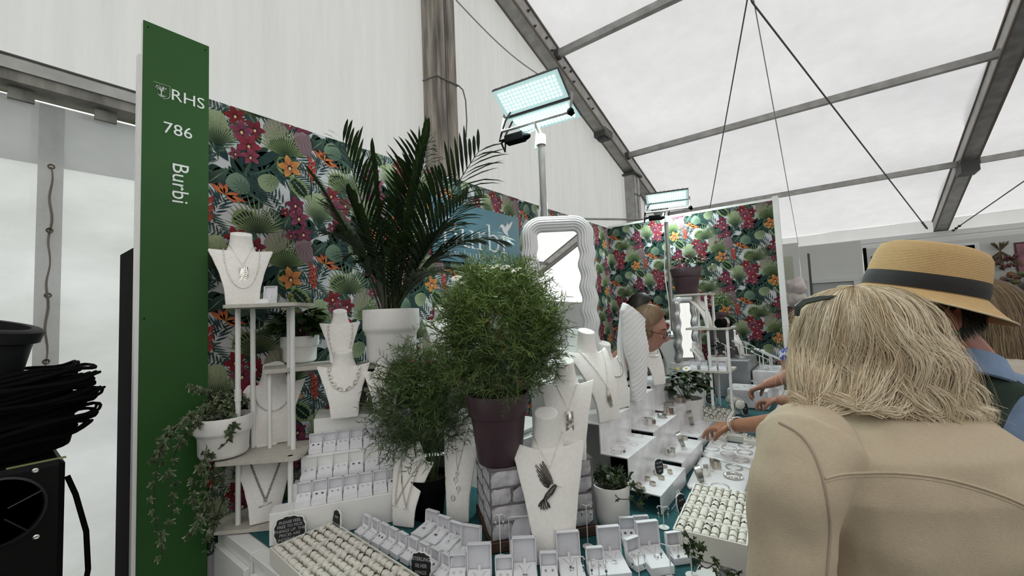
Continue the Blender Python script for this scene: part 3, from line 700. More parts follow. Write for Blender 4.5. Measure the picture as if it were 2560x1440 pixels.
for r_i, ((a, b, z, n), (tx0, tx1, ty, tz)) in enumerate(zip(rows, tiers)):
    zz = [.098, .153, .228][r_i]+ZT+.0035; yf = [-.010, .060, .105][r_i]+.047
    for i in range(n):
        x = tx0+(tx1-tx0)*(i+.5)/n
        P = po+ex*x+ey_*yf; P.z = zz
        place_box('s', P, rz_+R.uniform(-.02, .02), 'open white earring box, %s from left, %s riser row' % (ORD[i], rname[r_i]), 'earring boxes on the white riser', 'studs',
                  'pair of %s stud earrings in the %s box of the %s riser row' % (SN[(i*2+r_i) % 5], ORD[i], rname[r_i]), i*2+r_i, (tx1-tx0)/n/.048)
# slanting row of nine small boxes
a_, b_ = on_z(899, 1325, .925), on_z(1100, 1432, .925)
rzA = atan2((b_-a_).y, (b_-a_).x)
for i in range(9):
    P = a_.lerp(b_, i/8.); P.z = ZT+.003; P += Vector((-sin(rzA), cos(rzA), 0))*.030
    place_box('s', P, rzA+R.uniform(-.04, .04)-.06, 'open white earring box, %s from the back, slanting row' % ORD[i], 'slanting row of earring boxes', 'studs',
              'pair of %s stud earrings in the %s box of the slanting row' % (SN[(i*3+1) % 5], ORD[i]), i*3+1, .86)
for i, (px, py) in enumerate(((1083, 1290), (1113, 1306), (1143, 1322), (1176, 1336))):
    P = on_z(px, py+18, .925); P.z = ZT+.003
    place_box('m', P, rzA+.10, 'open white necklace box, %s from left behind the slanting row' % ORD[i], 'necklace boxes behind the slanting row', 'pend', 'fine silver necklace in the %s box behind the slanting row' % ORD[i], i, .88)
P = on_z(1180, 1375, .925); P.z = ZT+.003; place_box('l', P, YAW-.35, 'larger open white necklace box turned towards the brick effect plinth', 'pendant boxes along the front', 'pend', 'plain fine silver necklace in the box turned beside the plinth', 3, .95)
# front rows: (hinge px x, lid top y, kind, rz offset, where)
FR = [(1200, 1362, 'l', 0, 'at left end of the front row'), (1146, 1381, 's', 0, 'farthest left in the front row'), (1261, 1387, 's', 0, 'left of the hummingbird bust foot'),
      (1312, 1345, 'l', 0, 'under the left side of the hummingbird bust'), (1300, 1285, 'l', .05, 'farther back between plinth and hummingbird bust'), (1372, 1376, 's', .0, 'before the hummingbird bust foot'),
      (1421, 1329, 'l', .05, 'right beside the hummingbird bust foot'), (1487, 1363, 's', .05, 'behind the right front earring stand'), (1523, 1315, 'l', .08, 'holding a leaf shaped pendant'),
      (1567, 1283, 's', .0, 'at the back beside the ivy pot'), (1603, 1279, 's', .0, 'at the back nearest the teal cloth'), (1620, 1301, 'l', .12, 'back right, with a round pendant'),
      (1580, 1338, 's', .45, 'twisted to the right'), (1684, 1323, 's', .15, 'at the right end of the front row')]
for i, (px, ty, k, off, where) in enumerate(FR):
    hp = 72 if k == 'l' else 50
    P = on_z(px, ty+hp, ZT+.022 if k == 'l' else ZT+.02); P.z = ZT+.003
    place_box(k, P, YAW+off, 'open white %s box %s' % ('pendant' if k == 'l' else 'earring', where), 'pendant boxes along the front' if k == 'l' else 'small boxes along the front', 'pend' if k == 'l' else 'studs',
              '%s in the box %s' % ('fine silver pendant necklace' if k == 'l' else 'pair of silver studs', where), [3, 0, 1, 0, 3, 4, 0, 3, 1, 2, 0, 2, 1, 0][i])
P = on_z(683, 742, 1.68); bx = at(677, 748, 1.50); bx.z = 1.668
# ------------------------------------------------------------------ necklace busts
class Bust:
    def __init__(s, H, short=False, W=1.0): s.H = H; s.short = short; s.W = W
    def w(s, t):      # half width at height fraction t
        t = max(0, min(.82, t)); pts = [(0, .140), (.2, .150), (.4, .185), (.6, .235), (.75, .280), (.82, .285)]
        for (a, x), (b, y) in zip(pts, pts[1:]):
            if t <= b: k = (t-a)/(b-a); k = k*k*(3-2*k)*.3+k*.7; return (x*(1-k)+y*k)*s.W
        return pts[-1][1]*s.W
    def slab_y(s, u, t): return .36*(max(t, 0)/.8)**2.1-(.10*(1-u*u))*(t/.8)-.01
    def neck_c(s, t): return s.slab_y(0, .78)+.085+.05*(s.W-1)-.02*(t-.8)/.2
    def neck_r(s, t): return (.090+.075*max(0, (1-(t-.66)/.34))**2.6)*s.W**1.2
    def front(s, x, z):      # y of the front surface at real x, z
        H = s.H; t = z/H; w_ = s.w(t); ys = s.slab_y(min(1, abs(x/H)/w_), min(t, .84))*H
        r = s.neck_r(t)*H
        if t > .66 and abs(x) < r and not (s.short and t > .86): ys = min(ys, s.neck_c(t)*H-sqrt(r*r-x*x)*1.0)
        return ys
    def mesh(s):
        H = s.H; m = MB(); nu, ns = 14, 16; th = .035
        fr = []; bk = []
        for j in range(ns+1):
            for i in range(nu+1):
                u = -1+2*i/nu; top = .78-.05*(1-abs(u))**.8 - (.03*max(0, abs(u)-.7)/.3 if s.short else 0)
                t = top*j/ns; x = u*s.w(t)
                if s.short and t > .65: x *= 1-.10*((t-.65)/.15)**2
                y = s.slab_y(u, t); fr.append((x*H, y*H, t*H)); bk.append((x*H*.96, (y+th)*H, max(0, t-.012*(t/.8))*H))
        f = []; q = nu+1; o2 = len(fr)
        for j in range(ns):
            for i in range(nu): a = j*q+i; f.append((a, a+1, a+q+1, a+q)); f.append((o2+a, o2+a+q, o2+a+q+1, o2+a+1))
        for j in range(ns): a = j*q; f.append((a, a+q, o2+a+q, o2+a)); a = j*q+nu; f.append((a, o2+a, o2+a+q, a+q))
        for i in range(nu): a = i; f.append((a, o2+a, o2+a+1, a+1)); a = ns*q+i; f.append((a, a+1, o2+a+1, o2+a))
        m.add(fr+bk, f)
        rings = []; topz = .88 if s.short else 1.0
        for k in range(9):
            t = .66+(topz-.66)*k/8; r = s.neck_r(t); c = s.neck_c(t)
            r *= 1; rings.append([(r*1.0*cos(a)*H, (c+r*.85*sin(a))*H, (t+(.9 if s.short else .34)*r*sin(a)*max(0, (k-4)/4))*H) for a in [2*pi*i/22 for i in range(22)]])
        m.loft(rings); return m
def chain_links(m, pts, ll, lw, r, twist=True):
    # resample and put oval links along a path
    P = [Vector(p) for p in pts]; d = 0; seg = []; 
    tot = sum((P[i+1]-P[i]).length for i in range(len(P)-1)); n = max(3, int(tot/(ll*.78)))
    def atd(s_):
        acc = 0
        for i in range(len(P)-1):
            L = (P[i+1]-P[i]).length
            if acc+L >= s_ or i == len(P)-2: return P[i].lerp(P[i+1], (s_-acc)/max(L, 1e-9)), (P[i+1]-P[i]).normalized()
            acc += L
    for k in range(n):
        c, T = atd(tot*(k+.5)/n); up = Vector((0, -1, 0)); up = (up-T*up.dot(T)).normalized(); S = T.cross(up)
        if k % 2 and twist: S = (S*.5+up*.86).normalized()
        m.tube([c+T*ll/2*cos(a)+S*lw/2*sin(a) for a in [2*pi*q/10 for q in range(10)]], r, 4, closed=True)
def neck_path(B, xn_, zn, zb, shape='V', n=30, off=.0022, cx=0, back=True):
    pts = []; xn = xn_*.92*B.W
    H = B.H
    for i in range(n+1):
        t = -1+2*i/n; a = abs(t)
        if shape == 'V': x = xn*H*(a**1.05); z = zb+(zn-zb)*a
        elif shape == 'U': x = xn*H*sin(a*pi/2)**.9; z = zb+(zn-zb)*(1-cos(a*pi/2))**.95
        else: x = xn*H*min(1, (a*1.25)**.5); z = zb+(zn-zb)*a**1.3
        x = x*(1 if t > 0 else -1); z = z*H
        pts.append(Vector((x+cx*H*(1-a), B.front(x, z)-off, z)))
    return pts
def beads(m, pts, rs, step=1):
    for i in range(0, len(pts), step): m.sphere(pts[i], rs if not hasattr(rs, '__len__') else rs[i % len(rs)], 7, 5)
BM = LINEN
def put_bust(px, py, z, top, lab, rzoff=0, short=False, W=1.0, rz=None, Hs=1, tt=None):
    P = on_z(px, py, z) if tt is None else at(px, py, tt); P.z = z; t = depth(P); H = (py-top)*t/FPX*Hs
    if not short: H *= 1.0
    else: H /= .88
    B = Bust(H, short, W); rzv = face_cam(P, rzoff) if rz is None else rz
    # base point is the front foot: put the stand's origin there
    e = thing('necklace_bust', lab, 'bust', (P.x, P.y, z+.001), rzv, 'white linen necklace busts')
    o = B.mesh().build('form', BM, e, True, angle=50); rm = o.modifiers.new('r', 'REMESH'); rm.mode = 'VOXEL'; rm.voxel_size = .0026; rm.use_smooth_shade = True; sm = o.modifiers.new('s', 'SMOOTH'); sm.iterations = 6
    return B, P, rzv
def necklace(P, rz, z, lab, parts, nm='necklace'):
    e = thing(nm, lab, 'necklace', (P.x, P.y, z+.001), rz, 'necklaces on the busts')
    for n_, mb, mm in parts: mb.build(n_, mm, e, True, angle=180)
    return e
# B1: top of rack
B, P, rz = put_bust(607, 752, 1.667, 561, 'white linen bust on the top shelf of the rack, with feather pendant', .05, W=1.36, tt=1.46)
pts = neck_path(B, .165, .78, .22, 'U'); m = MB()
for i in range(0, len(pts)-1):
    c, d = pts[i], pts[i+1]; m.tube([c, c.lerp(d, .15), c.lerp(d, .5), c.lerp(d, .85), d], [.0018, .0022, .0008, .0022, .0018] if i % 2 else [.0012]*5, 6)
necklace(P, rz, 1.667, 'silver bone link necklace hanging in a long loop on the top shelf bust', [('chain', m, SILVER)])
pts = neck_path(B, .12, .84, .52, 'V', 20, .003); m = MB(); m.tube(pts, .0009, 5)
y0 = B.front(0, B.H*.42)-.004; m2 = MB(); m2.box((-.010, y0, B.H*.30), (.016, y0+.0015, B.H*.50)); m3 = MB()
for k in range(11):
    t = k/10; cx = .008-.022*t*t; cz = B.H*(.50-.25*t)
    for sx in (-1, 1): m3.ribbon([(cx, y0-.002, cz), (cx+sx*.007*sin(pi*(.15+.8*t)), y0-.004, cz-.004), (cx+sx*.011*sin(pi*(.15+.8*t)), y0-.002, cz-.010)], [.003, .004, .001], Vector((0, -1, 0)))
m3.tube([(.008, y0-.003, B.H*.51), (.006, y0-.003, B.H*.4), (-.004, y0-.003, B.H*.3), (-.016, y0-.003, B.H*.23)], .001, 5)
necklace(P, rz, 1.667, 'fine silver chain with square plate and feather pendant', [('chain', m, SILVER), ('plate', m2, SILVER), ('feather', m3, SILVER)], 'pendant_necklace')
# B2
B, P, rz = put_bust(682, 1110, 1.153, 920, 'white linen bust on the middle rack shelf beside the variegated ivy', -.05, W=1.42)
m = MB(); chain_links(m, neck_path(B, .175, .74, .42, 'U'), .0085, .0055, .0012); necklace(P, rz, 1.153, 'silver rope link necklace on the middle rack shelf bust', [('chain', m, SILVER)])
# B3
B, P, rz = put_bust(664, 1306, .918, 1140, 'white linen bust under the middle rack shelf, with toggle chain', -.05, short=True, W=1.32)
pts = neck_path(B, .175, .80, .28, 'V', 30); m = MB(); chain_links(m, pts, .007, .0055, .0013)
zb = B.H*.24; yb3 = B.front(0, zb)-.003; m2 = MB(); m2.tube([(-.02, yb3, zb-.006), (.02, yb3, zb+.002)], .0014, 6); m2.tube([(.005*cos(a), yb3, zb+.01+.005*sin(a)) for a in [q*.785 for q in range(8)]], .0012, 5, closed=True)
necklace(P, rz, .918, 'dark rope chain with a silver toggle bar under the rack shelf', [('chain', m, mat('dull_silver', (.38, .36, .33), .35, 1)), ('toggle_bar', m2, SILVER)])
# B4 back shelf
B, P, rz = put_bust(852, 908, 1.434, 776, 'white linen bust on the wall shelf left of the palm', 0, W=1.36)
m = MB(); chain_links(m, neck_path(B, .17, .72, .02, 'X'), .012, .0065, .0011); necklace(P, rz, 1.434, 'long paperclip link chain on the bust left of the palm', [('chain', m, SILVER)])
# B5, B6 on riser top
ZR = ZT+.341
B, P, rz = put_bust(862, 1046, ZR, 880, 'white linen bust on the riser top wearing the chunky chain', 0, W=1.42)
m = MB(); chain_links(m, neck_path(B, .165, .74, .42, 'U'), .019, .013, .0022); necklace(P, rz, ZR, 'chunky polished silver oval link chain on the riser top bust', [('chain', m, SILVER)])
B, P, rz = put_bust(962, 1037, ZR, 898, 'small white linen bust on the riser top beside the feathery plant', 0, W=1.35)
m = MB(); pts = neck_path(B, .17, .72, .35, 'V', 40); m.tube(pts, .0007, 4); beads(m, pts, [.002, .001, .0012, .0026], 3); necklace(P, rz, ZR, 'fine beaded silver necklace on the small riser top bust', [('chain', m, SILVER)])
# B7
B, P, rz = put_bust(1106, 893, 1.42, 770, 'white linen bust on the wall shelf right of the palm', 0, W=1.4)
m = MB(); chain_links(m, neck_path(B, .17, .76, .43, 'V'), .006, .004, .0009); m2 = MB(); zb = B.H*.40; y0 = B.front(0, zb)-.003; m2.tube([(-.010, y0, zb+.003), (.010, y0, zb-.004)], .0011, 5); necklace(P, rz, 1.42, 'silver chain with small toggle on the bust right of the palm', [('chain', m, SILVER), ('toggle_bar', m2, SILVER)])
m = MB(); chain_links(m, [(.02+.0*k, B.front(.02, B.H*.7)-.003, B.H*(.8-.02*k)) for k in range(8)], .006, .005, .001); 
# B8 short curved
B, P, rz = put_bust(1008, 1318, ZT+.003, 1150, 'short white linen bust wearing two crossed toggle chains', 0, short=True, rz=.34, W=1.15)
m = MB(); p1 = neck_path(B, .15, .78, .28, 'V', 30, .003, cx=-.10); chain_links(m, p1, .004, .0028, .0007, False); c1_ = p1[15]; m2 = MB(); m2.tube([c1_+Vector((-.010, -.001, -.004)), c1_+Vector((.010, -.001, -.006))], .0012, 6)
necklace(P, rz, ZT+.003, 'fine toggle chain ending lower left on the short crossed bust', [('chain', m, mat('warm_silver', (.55, .5, .43), .3, 1)), ('toggle_bar', m2, SILVER)])
m = MB(); p1 = neck_path(B, .15, .78, .26, 'V', 30, .0045, cx=.07); chain_links(m, p1, .004, .0028, .0007, False); c1_ = p1[15]; m2 = MB(); m2.tube([c1_+Vector((-.010, -.001, -.004)), c1_+Vector((.010, -.001, -.006))], .0012, 6)
necklace(P, rz, ZT+.003, 'fine toggle chain ending lower right on the short crossed bust', [('chain', m, MATS['warm_silver']), ('toggle_bar', m2, SILVER)])
# B9 tall curved
B, P, rz = put_bust(1145, 1306, ZT+.003, 1062, 'tall white linen bust between short bust and brick effect plinth', 0, short=True, rz=.50, W=.74)
m = MB(); p1 = neck_path(B, .10, .78, .44, 'V', 30, .003); m.tube(p1, .0012, 5); m2 = MB()
x0, z0 = 0, B.H*.42
for k, (dx, dz, r_) in enumerate(((0, 0, .006), (-.004, -.018, .009), (.006, -.045, .008), (-.012, -.075, .009))):
    y0 = B.front(dx, z0+dz)-.004; m2.tube([(x0+dx+r_*.7*cos(a), y0, z0+dz+r_*sin(a)) for a in [q*.628 for q in range(10)]], .0013, 5, closed=True)
    if k < 3: m2.tube([(x0+dx, y0, z0+dz-r_), (x0+dx-.002, y0, z0+dz-r_-.010)], .001, 5)
necklace(P, rz, ZT+.003, 'long fine chain with linked silver rings on the tall bust', [('chain', m, MATS['warm_silver']), ('ring_links', m2, SILVER)])
# B10 hummingbird
B10, P10, rz10 = put_bust(1388, 1412, ZT+.003, 1062, 'large white linen bust at the front wearing the hummingbird pendant', .06, W=1.06)
B, P, rz = B10, P10, rz10
m = MB(); m.tube(neck_path(B, .125, .84, .63, 'V', 24, .002), .0009, 5)
H = B.H; m2 = MB(); m3 = MB()
def hb(u, v): x = u*H*1.12; z = (v*1.12+.075)*H; return Vector((x, B.front(x, z)-.0045, z))
def blade(a, b, w_, mb=None, n=5):
    (mb or m2).ribbon([hb(a[0]+(b[0]-a[0])*k/n, a[1]+(b[1]-a[1])*k/n) for k in range(n+1)], [w_*H*(.35+.65*sin(pi*(.1+.85*k/n))) for k in range(n+1)], Vector((0, -1, 0)))
def hq(px, py): return ((px-1377)/310, .665-(py-1203)/330)
def bl2(a, b, w_): blade(hq(*a), hq(*b), w_); blade(hq(a[0]+.6, a[1]), hq(b[0]+.6, b[1]+1), .0035, m3)
def hb(u, v): x = u*H; z = v*H; return Vector((x, B.front(x, z)-.0045, z))
for a, b in (((1376, 1246), (1344, 1209)), ((1375, 1248), (1346, 1219)), ((1374, 1250), (1349, 1229)), ((1373, 1251), (1352, 1237)), ((1372, 1253), (1358, 1244)), ((1378, 1246), (1361, 1201)), ((1379, 1246), (1366, 1208)), ((1380, 1246), (1370, 1217)), ((1380, 1247), (1374, 1226)), ((1376, 1246), (1355, 1206))): bl2(a, b, .026)
for a, b in (((1358, 1278), (1346, 1293)), ((1359, 1280), (1351, 1298)), ((1361, 1281), (1358, 1299)), ((1362, 1281), (1365, 1297)), ((1363, 1280), (1371, 1294))): bl2(a, b, .022)
m2.tube([hb(*hq(x, y)) for x, y in ((1388, 1249), (1383, 1254), (1376, 1262), (1367, 1270), (1358, 1281))], [.004, .0065, .0085, .0075, .004], 10)
m2.sphere(hb(*hq(1386, 1251)), .0055, 10, 7, (1, .6, 1)); m3.tube([hb(*hq(1389, 1250)), hb(*hq(1396, 1252)), hb(*hq(1403, 1255))], [.0014, .0008, .0004], 5)
for k in range(22): u = R.random(); x, y = 1382-22*u, 1255+22*u; m3.sphere(hb(*hq(x+R.uniform(-3, 3), y+R.uniform(-3, 3)))+Vector((0, -.0085, 0)), .0008, 5, 3)
necklace(P, rz, ZT+.003, 'fine silver chain with large dark hummingbird pendant', [('chain', m, SILVER), ('hummingbird_pendant', m2, OXID), ('silver_tracery', m3, SILVER)], 'pendant_necklace')
# ------------------------------------------------------------------ brick effect plinth
pa, pb = on_z(1230, 1386, ZT), on_z(1492, 1338, ZT); dd = (pb-pa); WP = dd.length; rp_ = atan2(dd.y, dd.x)
pl = thing('brick_effect_plinth', 'white and grey brick effect plinth carrying the purple plant pot', 'plinth', (pa.x, pa.y, ZT+.003), rp_)
HP = .235; DP = .26
m = MB(); m.bbox((0, 0, .03), (WP, DP, HP), .003); m.build('mortar', mat('grey_mortar', (.15, .135, .14), .9, bump=.6, bscale=80, noise_amt=.2, nscale=30), pl)
m = MB(); m.bbox((-.006, -.006, 0), (WP+.006, DP+.006, .03), .002); m.build('base_board', mat('brown_wood', (.07, .035, .02), .6, noise_amt=.3, nscale=20, stretch=(1, 6, 6)), pl)
BRK = mat('whitewashed_brick', (.50, .49, .51), .85, noise_amt=.45, nscale=26, bump=1.0, bscale=60)
def brick_mesh(w_, h_, d_, sd):
    q = random.Random(sd); mb = MB(); nx, nz = 6, 4; vs = []
    for i in range(nx+1):
        for k in range(nz+1):
            e_ = i in (0, nx) or k in (0, nz)
            vs.append((w_*i/nx+(q.uniform(-.0015, .0015) if e_ else 0), (0 if e_ else -d_*q.uniform(.7, 1.2)), h_*k/nz+(q.uniform(-.0012, .0012) if e_ else 0)))
    mb.add(vs, [(i*(nz+1)+k, (i+1)*(nz+1)+k, (i+1)*(nz+1)+k+1, i*(nz+1)+k+1) for i in range(nx) for k in range(nz)]); o = mb.build('t', BRK, smooth=True); d = o.data; bpy.data.objects.remove(o); return d
BW = (WP-.008)/2.5; BH = .050
bms = [brick_mesh(BW-.007, BH-.007, .005, k) for k in range(5)]; hms = [brick_mesh(BW/2-.007, BH-.007, .005, k+9) for k in range(3)]
dms = [brick_mesh(DP/2-.010, BH-.007, .004, k+30) for k in range(3)]
for c in range(4):
    z = .034+c*BH; x = .005; k = 0; half = c % 2 == 0
    while x < WP-.03:
        full = not (half and k == 0) and x+BW < WP+.004
        put('brick', bms[(c*3+k) % 5] if full else hms[(c+k) % 3], pl, (x, 0, z)); x += BW if full else BW/2; k += 1
    for k in range(2):
        o = put('brick', dms[(c+k) % 3], pl, (0, DP-.006-k*DP/2, z)); o.rotation_euler = (0, 0, -pi/2)
        o = put('brick', dms[(c+k+1) % 3], pl, (WP, .006+k*DP/2, z)); o.rotation_euler = (0, 0, pi/2)
ZP = ZT+.003+HP
# B11 on the plinth
B, P, rz = put_bust(1428, 1152, ZP, 912, 'white linen bust on the plinth wearing a rectangular silver pendant', .06, W=1.14)
m = MB(); m.tube(neck_path(B, .135, .80, .50, 'V', 24, .002), .0009, 5)
m2 = MB(); vs = []; y0 = B.front(0, B.H*.4)-.006
for i in range(9):
    for j in range(13): x = -.013+.026*i/8; z = B.H*.50-.058*j/12; vs.append((x, y0-.003*noise.noise(Vector((x*120, z*120, 2)))-.002*sin(i), z))
m2.add(vs, [(i*13+j, i*13+j+1, (i+1)*13+j+1, (i+1)*13+j) for i in range(8) for j in range(12)]); m2.box((-.013, y0+.001, B.H*.5-.058), (.013, y0+.003, B.H*.5))
necklace(P, rz, ZP, 'fine chain with crumpled rectangular silver pendant on the plinth bust', [('chain', m, SILVER), ('pendant', m2, SILVER)], 'pendant_necklace')
# ------------------------------------------------------------------ stepped marble stands
MARB = mat('white_marble_acrylic', (.82, .82, .83), .18, noise_amt=.22, nscale=11, coat=.2)
def steps(x0, y0, y1, zz, lab):
    t = thing('stepped_stand', lab, 'stand', (x0, y0, 0)); th = .004
    prof = [(-.16, zz[0]), (0, zz[0]), (0, zz[1]), (.104, zz[1]), (.104, zz[2]), (.212, zz[2]), (.212, ZT+.004)]
    m = MB(); inn = [(-.16, zz[0]-th), (-th, zz[0]-th), (-th, zz[1]-th), (.104-th, zz[1]-th), (.104-th, zz[2]-th), (.212-th, zz[2]-th), (.212-th, ZT+.004)]
    n = len(prof); P_ = prof+inn[::-1]; N = len(P_)
    m.add([(x, y, z) for y in (0, y1-y0) for x, z in P_], [tuple(range(N))[::-1], tuple(range(N, 2*N))]+[(i, (i+1) % N, (i+1) % N+N, i+N) for i in range(N)])
    m.build('step_sheet', MARB, t)
    m = MB(); m.box((-.158, .004, ZT+.003), (-.154, y1-y0-.004, zz[0]-th)); m.box((-.154, y1-y0-.006, ZT+.003), (.10, y1-y0-.002, zz[2]-th)); m.build('back_support', BLACK, t)
steps(-.706, 1.420, 1.715, (1.175, 1.070, .965), 'white marbled three step stand nearest the plinth')
steps(-.728, 1.755, 2.085, (1.190, 1.075, .968), 'white marbled three step stand in the middle of the row')
steps(-.752, 2.115, 2.440, (1.200, 1.080, .972), 'white marbled three step stand farthest along the counter')
B, P, rz = put_bust(1524, 1052, 1.176, 822, 'tall white linen bust in profile on the nearest marble step stand', 0, rz=1.22, Hs=.97, W=1.15)
m = MB(); pts = neck_path(B, .17, .78, .36, 'V', 44, .003); m.tube(pts, .0012, 5); beads(m, pts[4:18]+pts[26:40], [.0022, .0014], 2); m2 = MB()
for k in range(14): 
    x = -.014+.002*k; z0 = B.H*.37; m2.tube([(x*.2, B.front(0, z0)-.004, z0), (x*.7, B.front(x, z0-.03)-.005, z0-.03), (x, B.front(x, z0-.07)-.004, z0-.05-.03*R.random())], .0009, 4)
necklace(P, rz, 1.176, 'long silver necklace with tassel on the tall profile bust', [('chain', m, SILVER), ('tassel', m2, MATS['warm_silver'])])
B, P, rz = put_bust(1556, 1020, 1.176, 860, 'white linen bust in profile wearing a hammered leaf necklace', 0, rz=1.25, W=1.25)
m = MB(); pts = neck_path(B, .18, .76, .48, 'U', 26, .003)
for i, p in enumerate(pts[:-1]):
    q = pts[i+1]; m.sphere(p.lerp(q, .5)+Vector((0, -.002, 0)), .0075, 6, 4, (1.0, .35, .8)); 
necklace(P, rz, 1.176, 'chunky hammered silver leaf necklace on the second profile bust', [('leaf_links', m, SILVER)])
B, P, rz = put_bust(1650, 962, 1.20, 838, 'white linen bust farthest along wearing a plain silver collar', 0, rz=1.2, W=1.25)
m = MB(); pts = neck_path(B, .20, .72, .56, 'U', 26, .006); m.tube(pts, .0035, 7); necklace(P, rz, 1.20, 'plain polished silver collar on the farthest profile bust', [('collar', m, SILVER)])
# leaf shaped white vase
q = on_z(1594, 1004, 1.19)
lv = thing('leaf_vase', 'tall white ribbed leaf shaped ceramic vase standing between the busts', 'vase', (q.x-.01, q.y+.02, 1.191), .95)
m = MB(); HL = .40; rings = []
for j in range(121):
    t = j/120; w_ = .030+.030*sin(pi*min(1, t)*.62)**1.3+.004*sin(t*14)
    if t > .95: w_ *= 1-.25*((t-.95)/.05)
    rings.append([(w_*cos(a)+(.010*sin(t*5)), (.026+.006*sin(pi*t))*sin(a)-.02*t+.0036*abs(sin((t*HL*1.0-.9*w_*cos(a))*pi/.022))*-1.4*(1 if sin(a) < 0.3 else 0), HL*t+.035*(t**8)*(-cos(a))) for a in [2*pi*i/40 for i in range(40)]])
m.loft(rings); m.build('body', mat('glazed_white', (.80, .80, .80), .3), lv, True, angle=180)
m = MB(); m.tube([(-.045, .03, .1), (-.05, .03, .25), (-.04, .02, .40)], [.02, .016, .008], 8); m.build('side_leaf', MATS['glazed_white'], lv, True)
# bracelets and cuffs on the steps
def cuff_mesh(r, h, gap, th=.0015, fl=0, seg=26):
    m = MB(); a0, a1 = gap, 2*pi-gap; rin = []
    for k in range(seg+1):
        a = a0+(a1-a0)*k/seg; hh = h*(.75+.25*sin(pi*k/seg)); rr = r
        c, s_ = cos(a), sin(a)
        rin.append([((rr+th)*c, (rr+th)*s_*.85, 0), ((rr+th+fl)*c, (rr+th+fl)*s_*.85, hh), ((rr+fl)*c, (rr+fl)*s_*.85, hh), (rr*c, rr*s_*.85, 0)])
    m.loft(rin); return m
def data_of(m, mm, smooth=True): o = m.build('t', mm, None, smooth); d = o.data; bpy.data.objects.remove(o); return d
CUFF = [data_of(cuff_mesh(.026, .030, .45), SILVER), data_of(cuff_mesh(.028, .020, .35, fl=.002), MATS['dull_silver']), data_of(cuff_mesh(.024, .038, .6), MATS['warm_silver']), data_of(cuff_mesh(.0095, .012, .02), MATS['warm_silver'])]
def bangle(r, th, wob=0, n=36, tw=0):
    m = MB(); m.tube([(r*cos(a)*(1+wob*sin(5*a)), r*sin(a)*(1+wob*cos(4*a)), th) for a in [2*pi*k/n for k in range(n)]], th, 6, closed=True)
    if tw:
        for s_ in range(2): m.tube([((r+tw*cos(9*a+s_*pi))*cos(a), (r+tw*cos(9*a+s_*pi))*sin(a), th*2+tw*sin(9*a+s_*pi)) for a in [2*pi*k/90 for k in range(90)]], th*1.3, 6, closed=True)
    return data_of(m, SILVER)
BANG = [bangle(.031, .0014), bangle(.031, .002, .02), bangle(.030, .0016, 0, 36, .004), bangle(.026, .0011)]
def lay(data, nm, px, py, z, lab, cat, grp, rot=(0, 0, 0), sc=1, dz=0):
    P = on_z(px, py, z); o = put(nm, data, None, (P.x, P.y, z+.0012+dz)); o.rotation_euler = rot; o.scale = (sc,)*3; return tag(o, lab, cat, grp)
G1 = 'cuffs and bangles on the marble steps'
ry = pi/2
lay(CUFF[0], 'cuff_bracelet', 1625, 1062, 1.075, 'wide dark silver cuff at the front of the middle stand', 'bracelet', G1, (0, 0, .5))
lay(CUFF[2], 'cuff_bracelet', 1672, 1036, 1.075, 'tall warm silver cuff standing on the middle stand', 'bracelet', G1, (0, 0, 1.2), 1)
lay(CUFF[1], 'cuff_bracelet', 1655, 1044, 1.075, 'polished open cuff behind the wide dark cuff', 'bracelet', G1, (0, 0, 2.2), .8)
lay(CUFF[1], 'cuff_bracelet', 1672, 1014, 1.08, 'oval silver cuff at the near end of the farthest stand', 'bracelet', G1, (0, 0, 2.9), .9)
lay(CUFF[0], 'cuff_bracelet', 1693, 998, 1.08, 'engraved silver cuff at the far end of the farthest stand', 'bracelet', G1, (0, 0, .2), .9)
lay(CUFF[3], 'cuff_bracelet', 1703, 1006, 1.08, 'low rounded silver cuff beside the far white pot', 'bracelet', G1, (0, 0, 1.2), 2.4)
for i, (px, py, k, s_, w) in enumerate(((1545, 1122, 3, 1, 'thin silver bangle lying left on the nearest stand'), (1560, 1101, 3, .8, 'thin silver bangle with small stones on the nearest stand'), (1594, 1090, 3, .85, 'thin bangle with square charm at the back of the nearest tread'), (1585, 1112, 3, .6, 'small silver bracelet with charm on the nearest tread'), (1542, 1132, 3, .75, 'thin bangle with a dark round stone at the front of the tread'))):
    lay(BANG[k], 'bangle', px, py, 1.070, w, 'bangle', G1, (0, 0, R.random()*3), s_)
m = MB(); m.sphere((0, 0, .003), .005, 8, 5, (1, 1, .6)); DK = data_of(m, OXID); lay(DK, 'stone_charm', 1561, 1131, 1.07, 'dark round stone charm lying by a thin bangle', 'charm', 'charms')
for i, (px, py, k, s_, rot, w) in enumerate(((1675, 1137, 0, 1.0, (0, 0, 2.2), 'wide flared silver cuff with mark in front of the lidded sign'), (1697, 1120, 1, 1.1, (0, 1.2, .4), 'round silver bangle leaning behind the wide flared cuff'), (1713, 1100, 2, .5, (0, 0, 1), 'small coiled silver cuff near the marble edge'), (1722, 1064, 1, 1.25, (0, 1.35, .3), 'large round silver cuff standing upright beside the reaching hand'))):
    lay(CUFF[k], 'cuff_bracelet', px, py, .968, w, 'bracelet', G1, rot, s_, 0 if rot[1] == 0 else .03*s_)
lay(BANG[1], 'bangle', 1735, 1082, .968, 'oval bangle lying under the reaching fingertips', 'bangle', G1, (0, 0, .3), .9)
for i in range(8):
    px = 1597+(i % 4)*22+(i//4)*12; py = 1222-(i % 4)*15-(i//4)*12*(-1)-6
    lay(CUFF[3], 'wide_ring', px, py, .965, 'wide sculpted silver ring on the lowest marble tread, %s in line' % ORD[i], 'ring', 'wide rings on the lowest tread', (R.uniform(-.3, .3), R.uniform(-.2, .2), R.random()*3), 1.0)
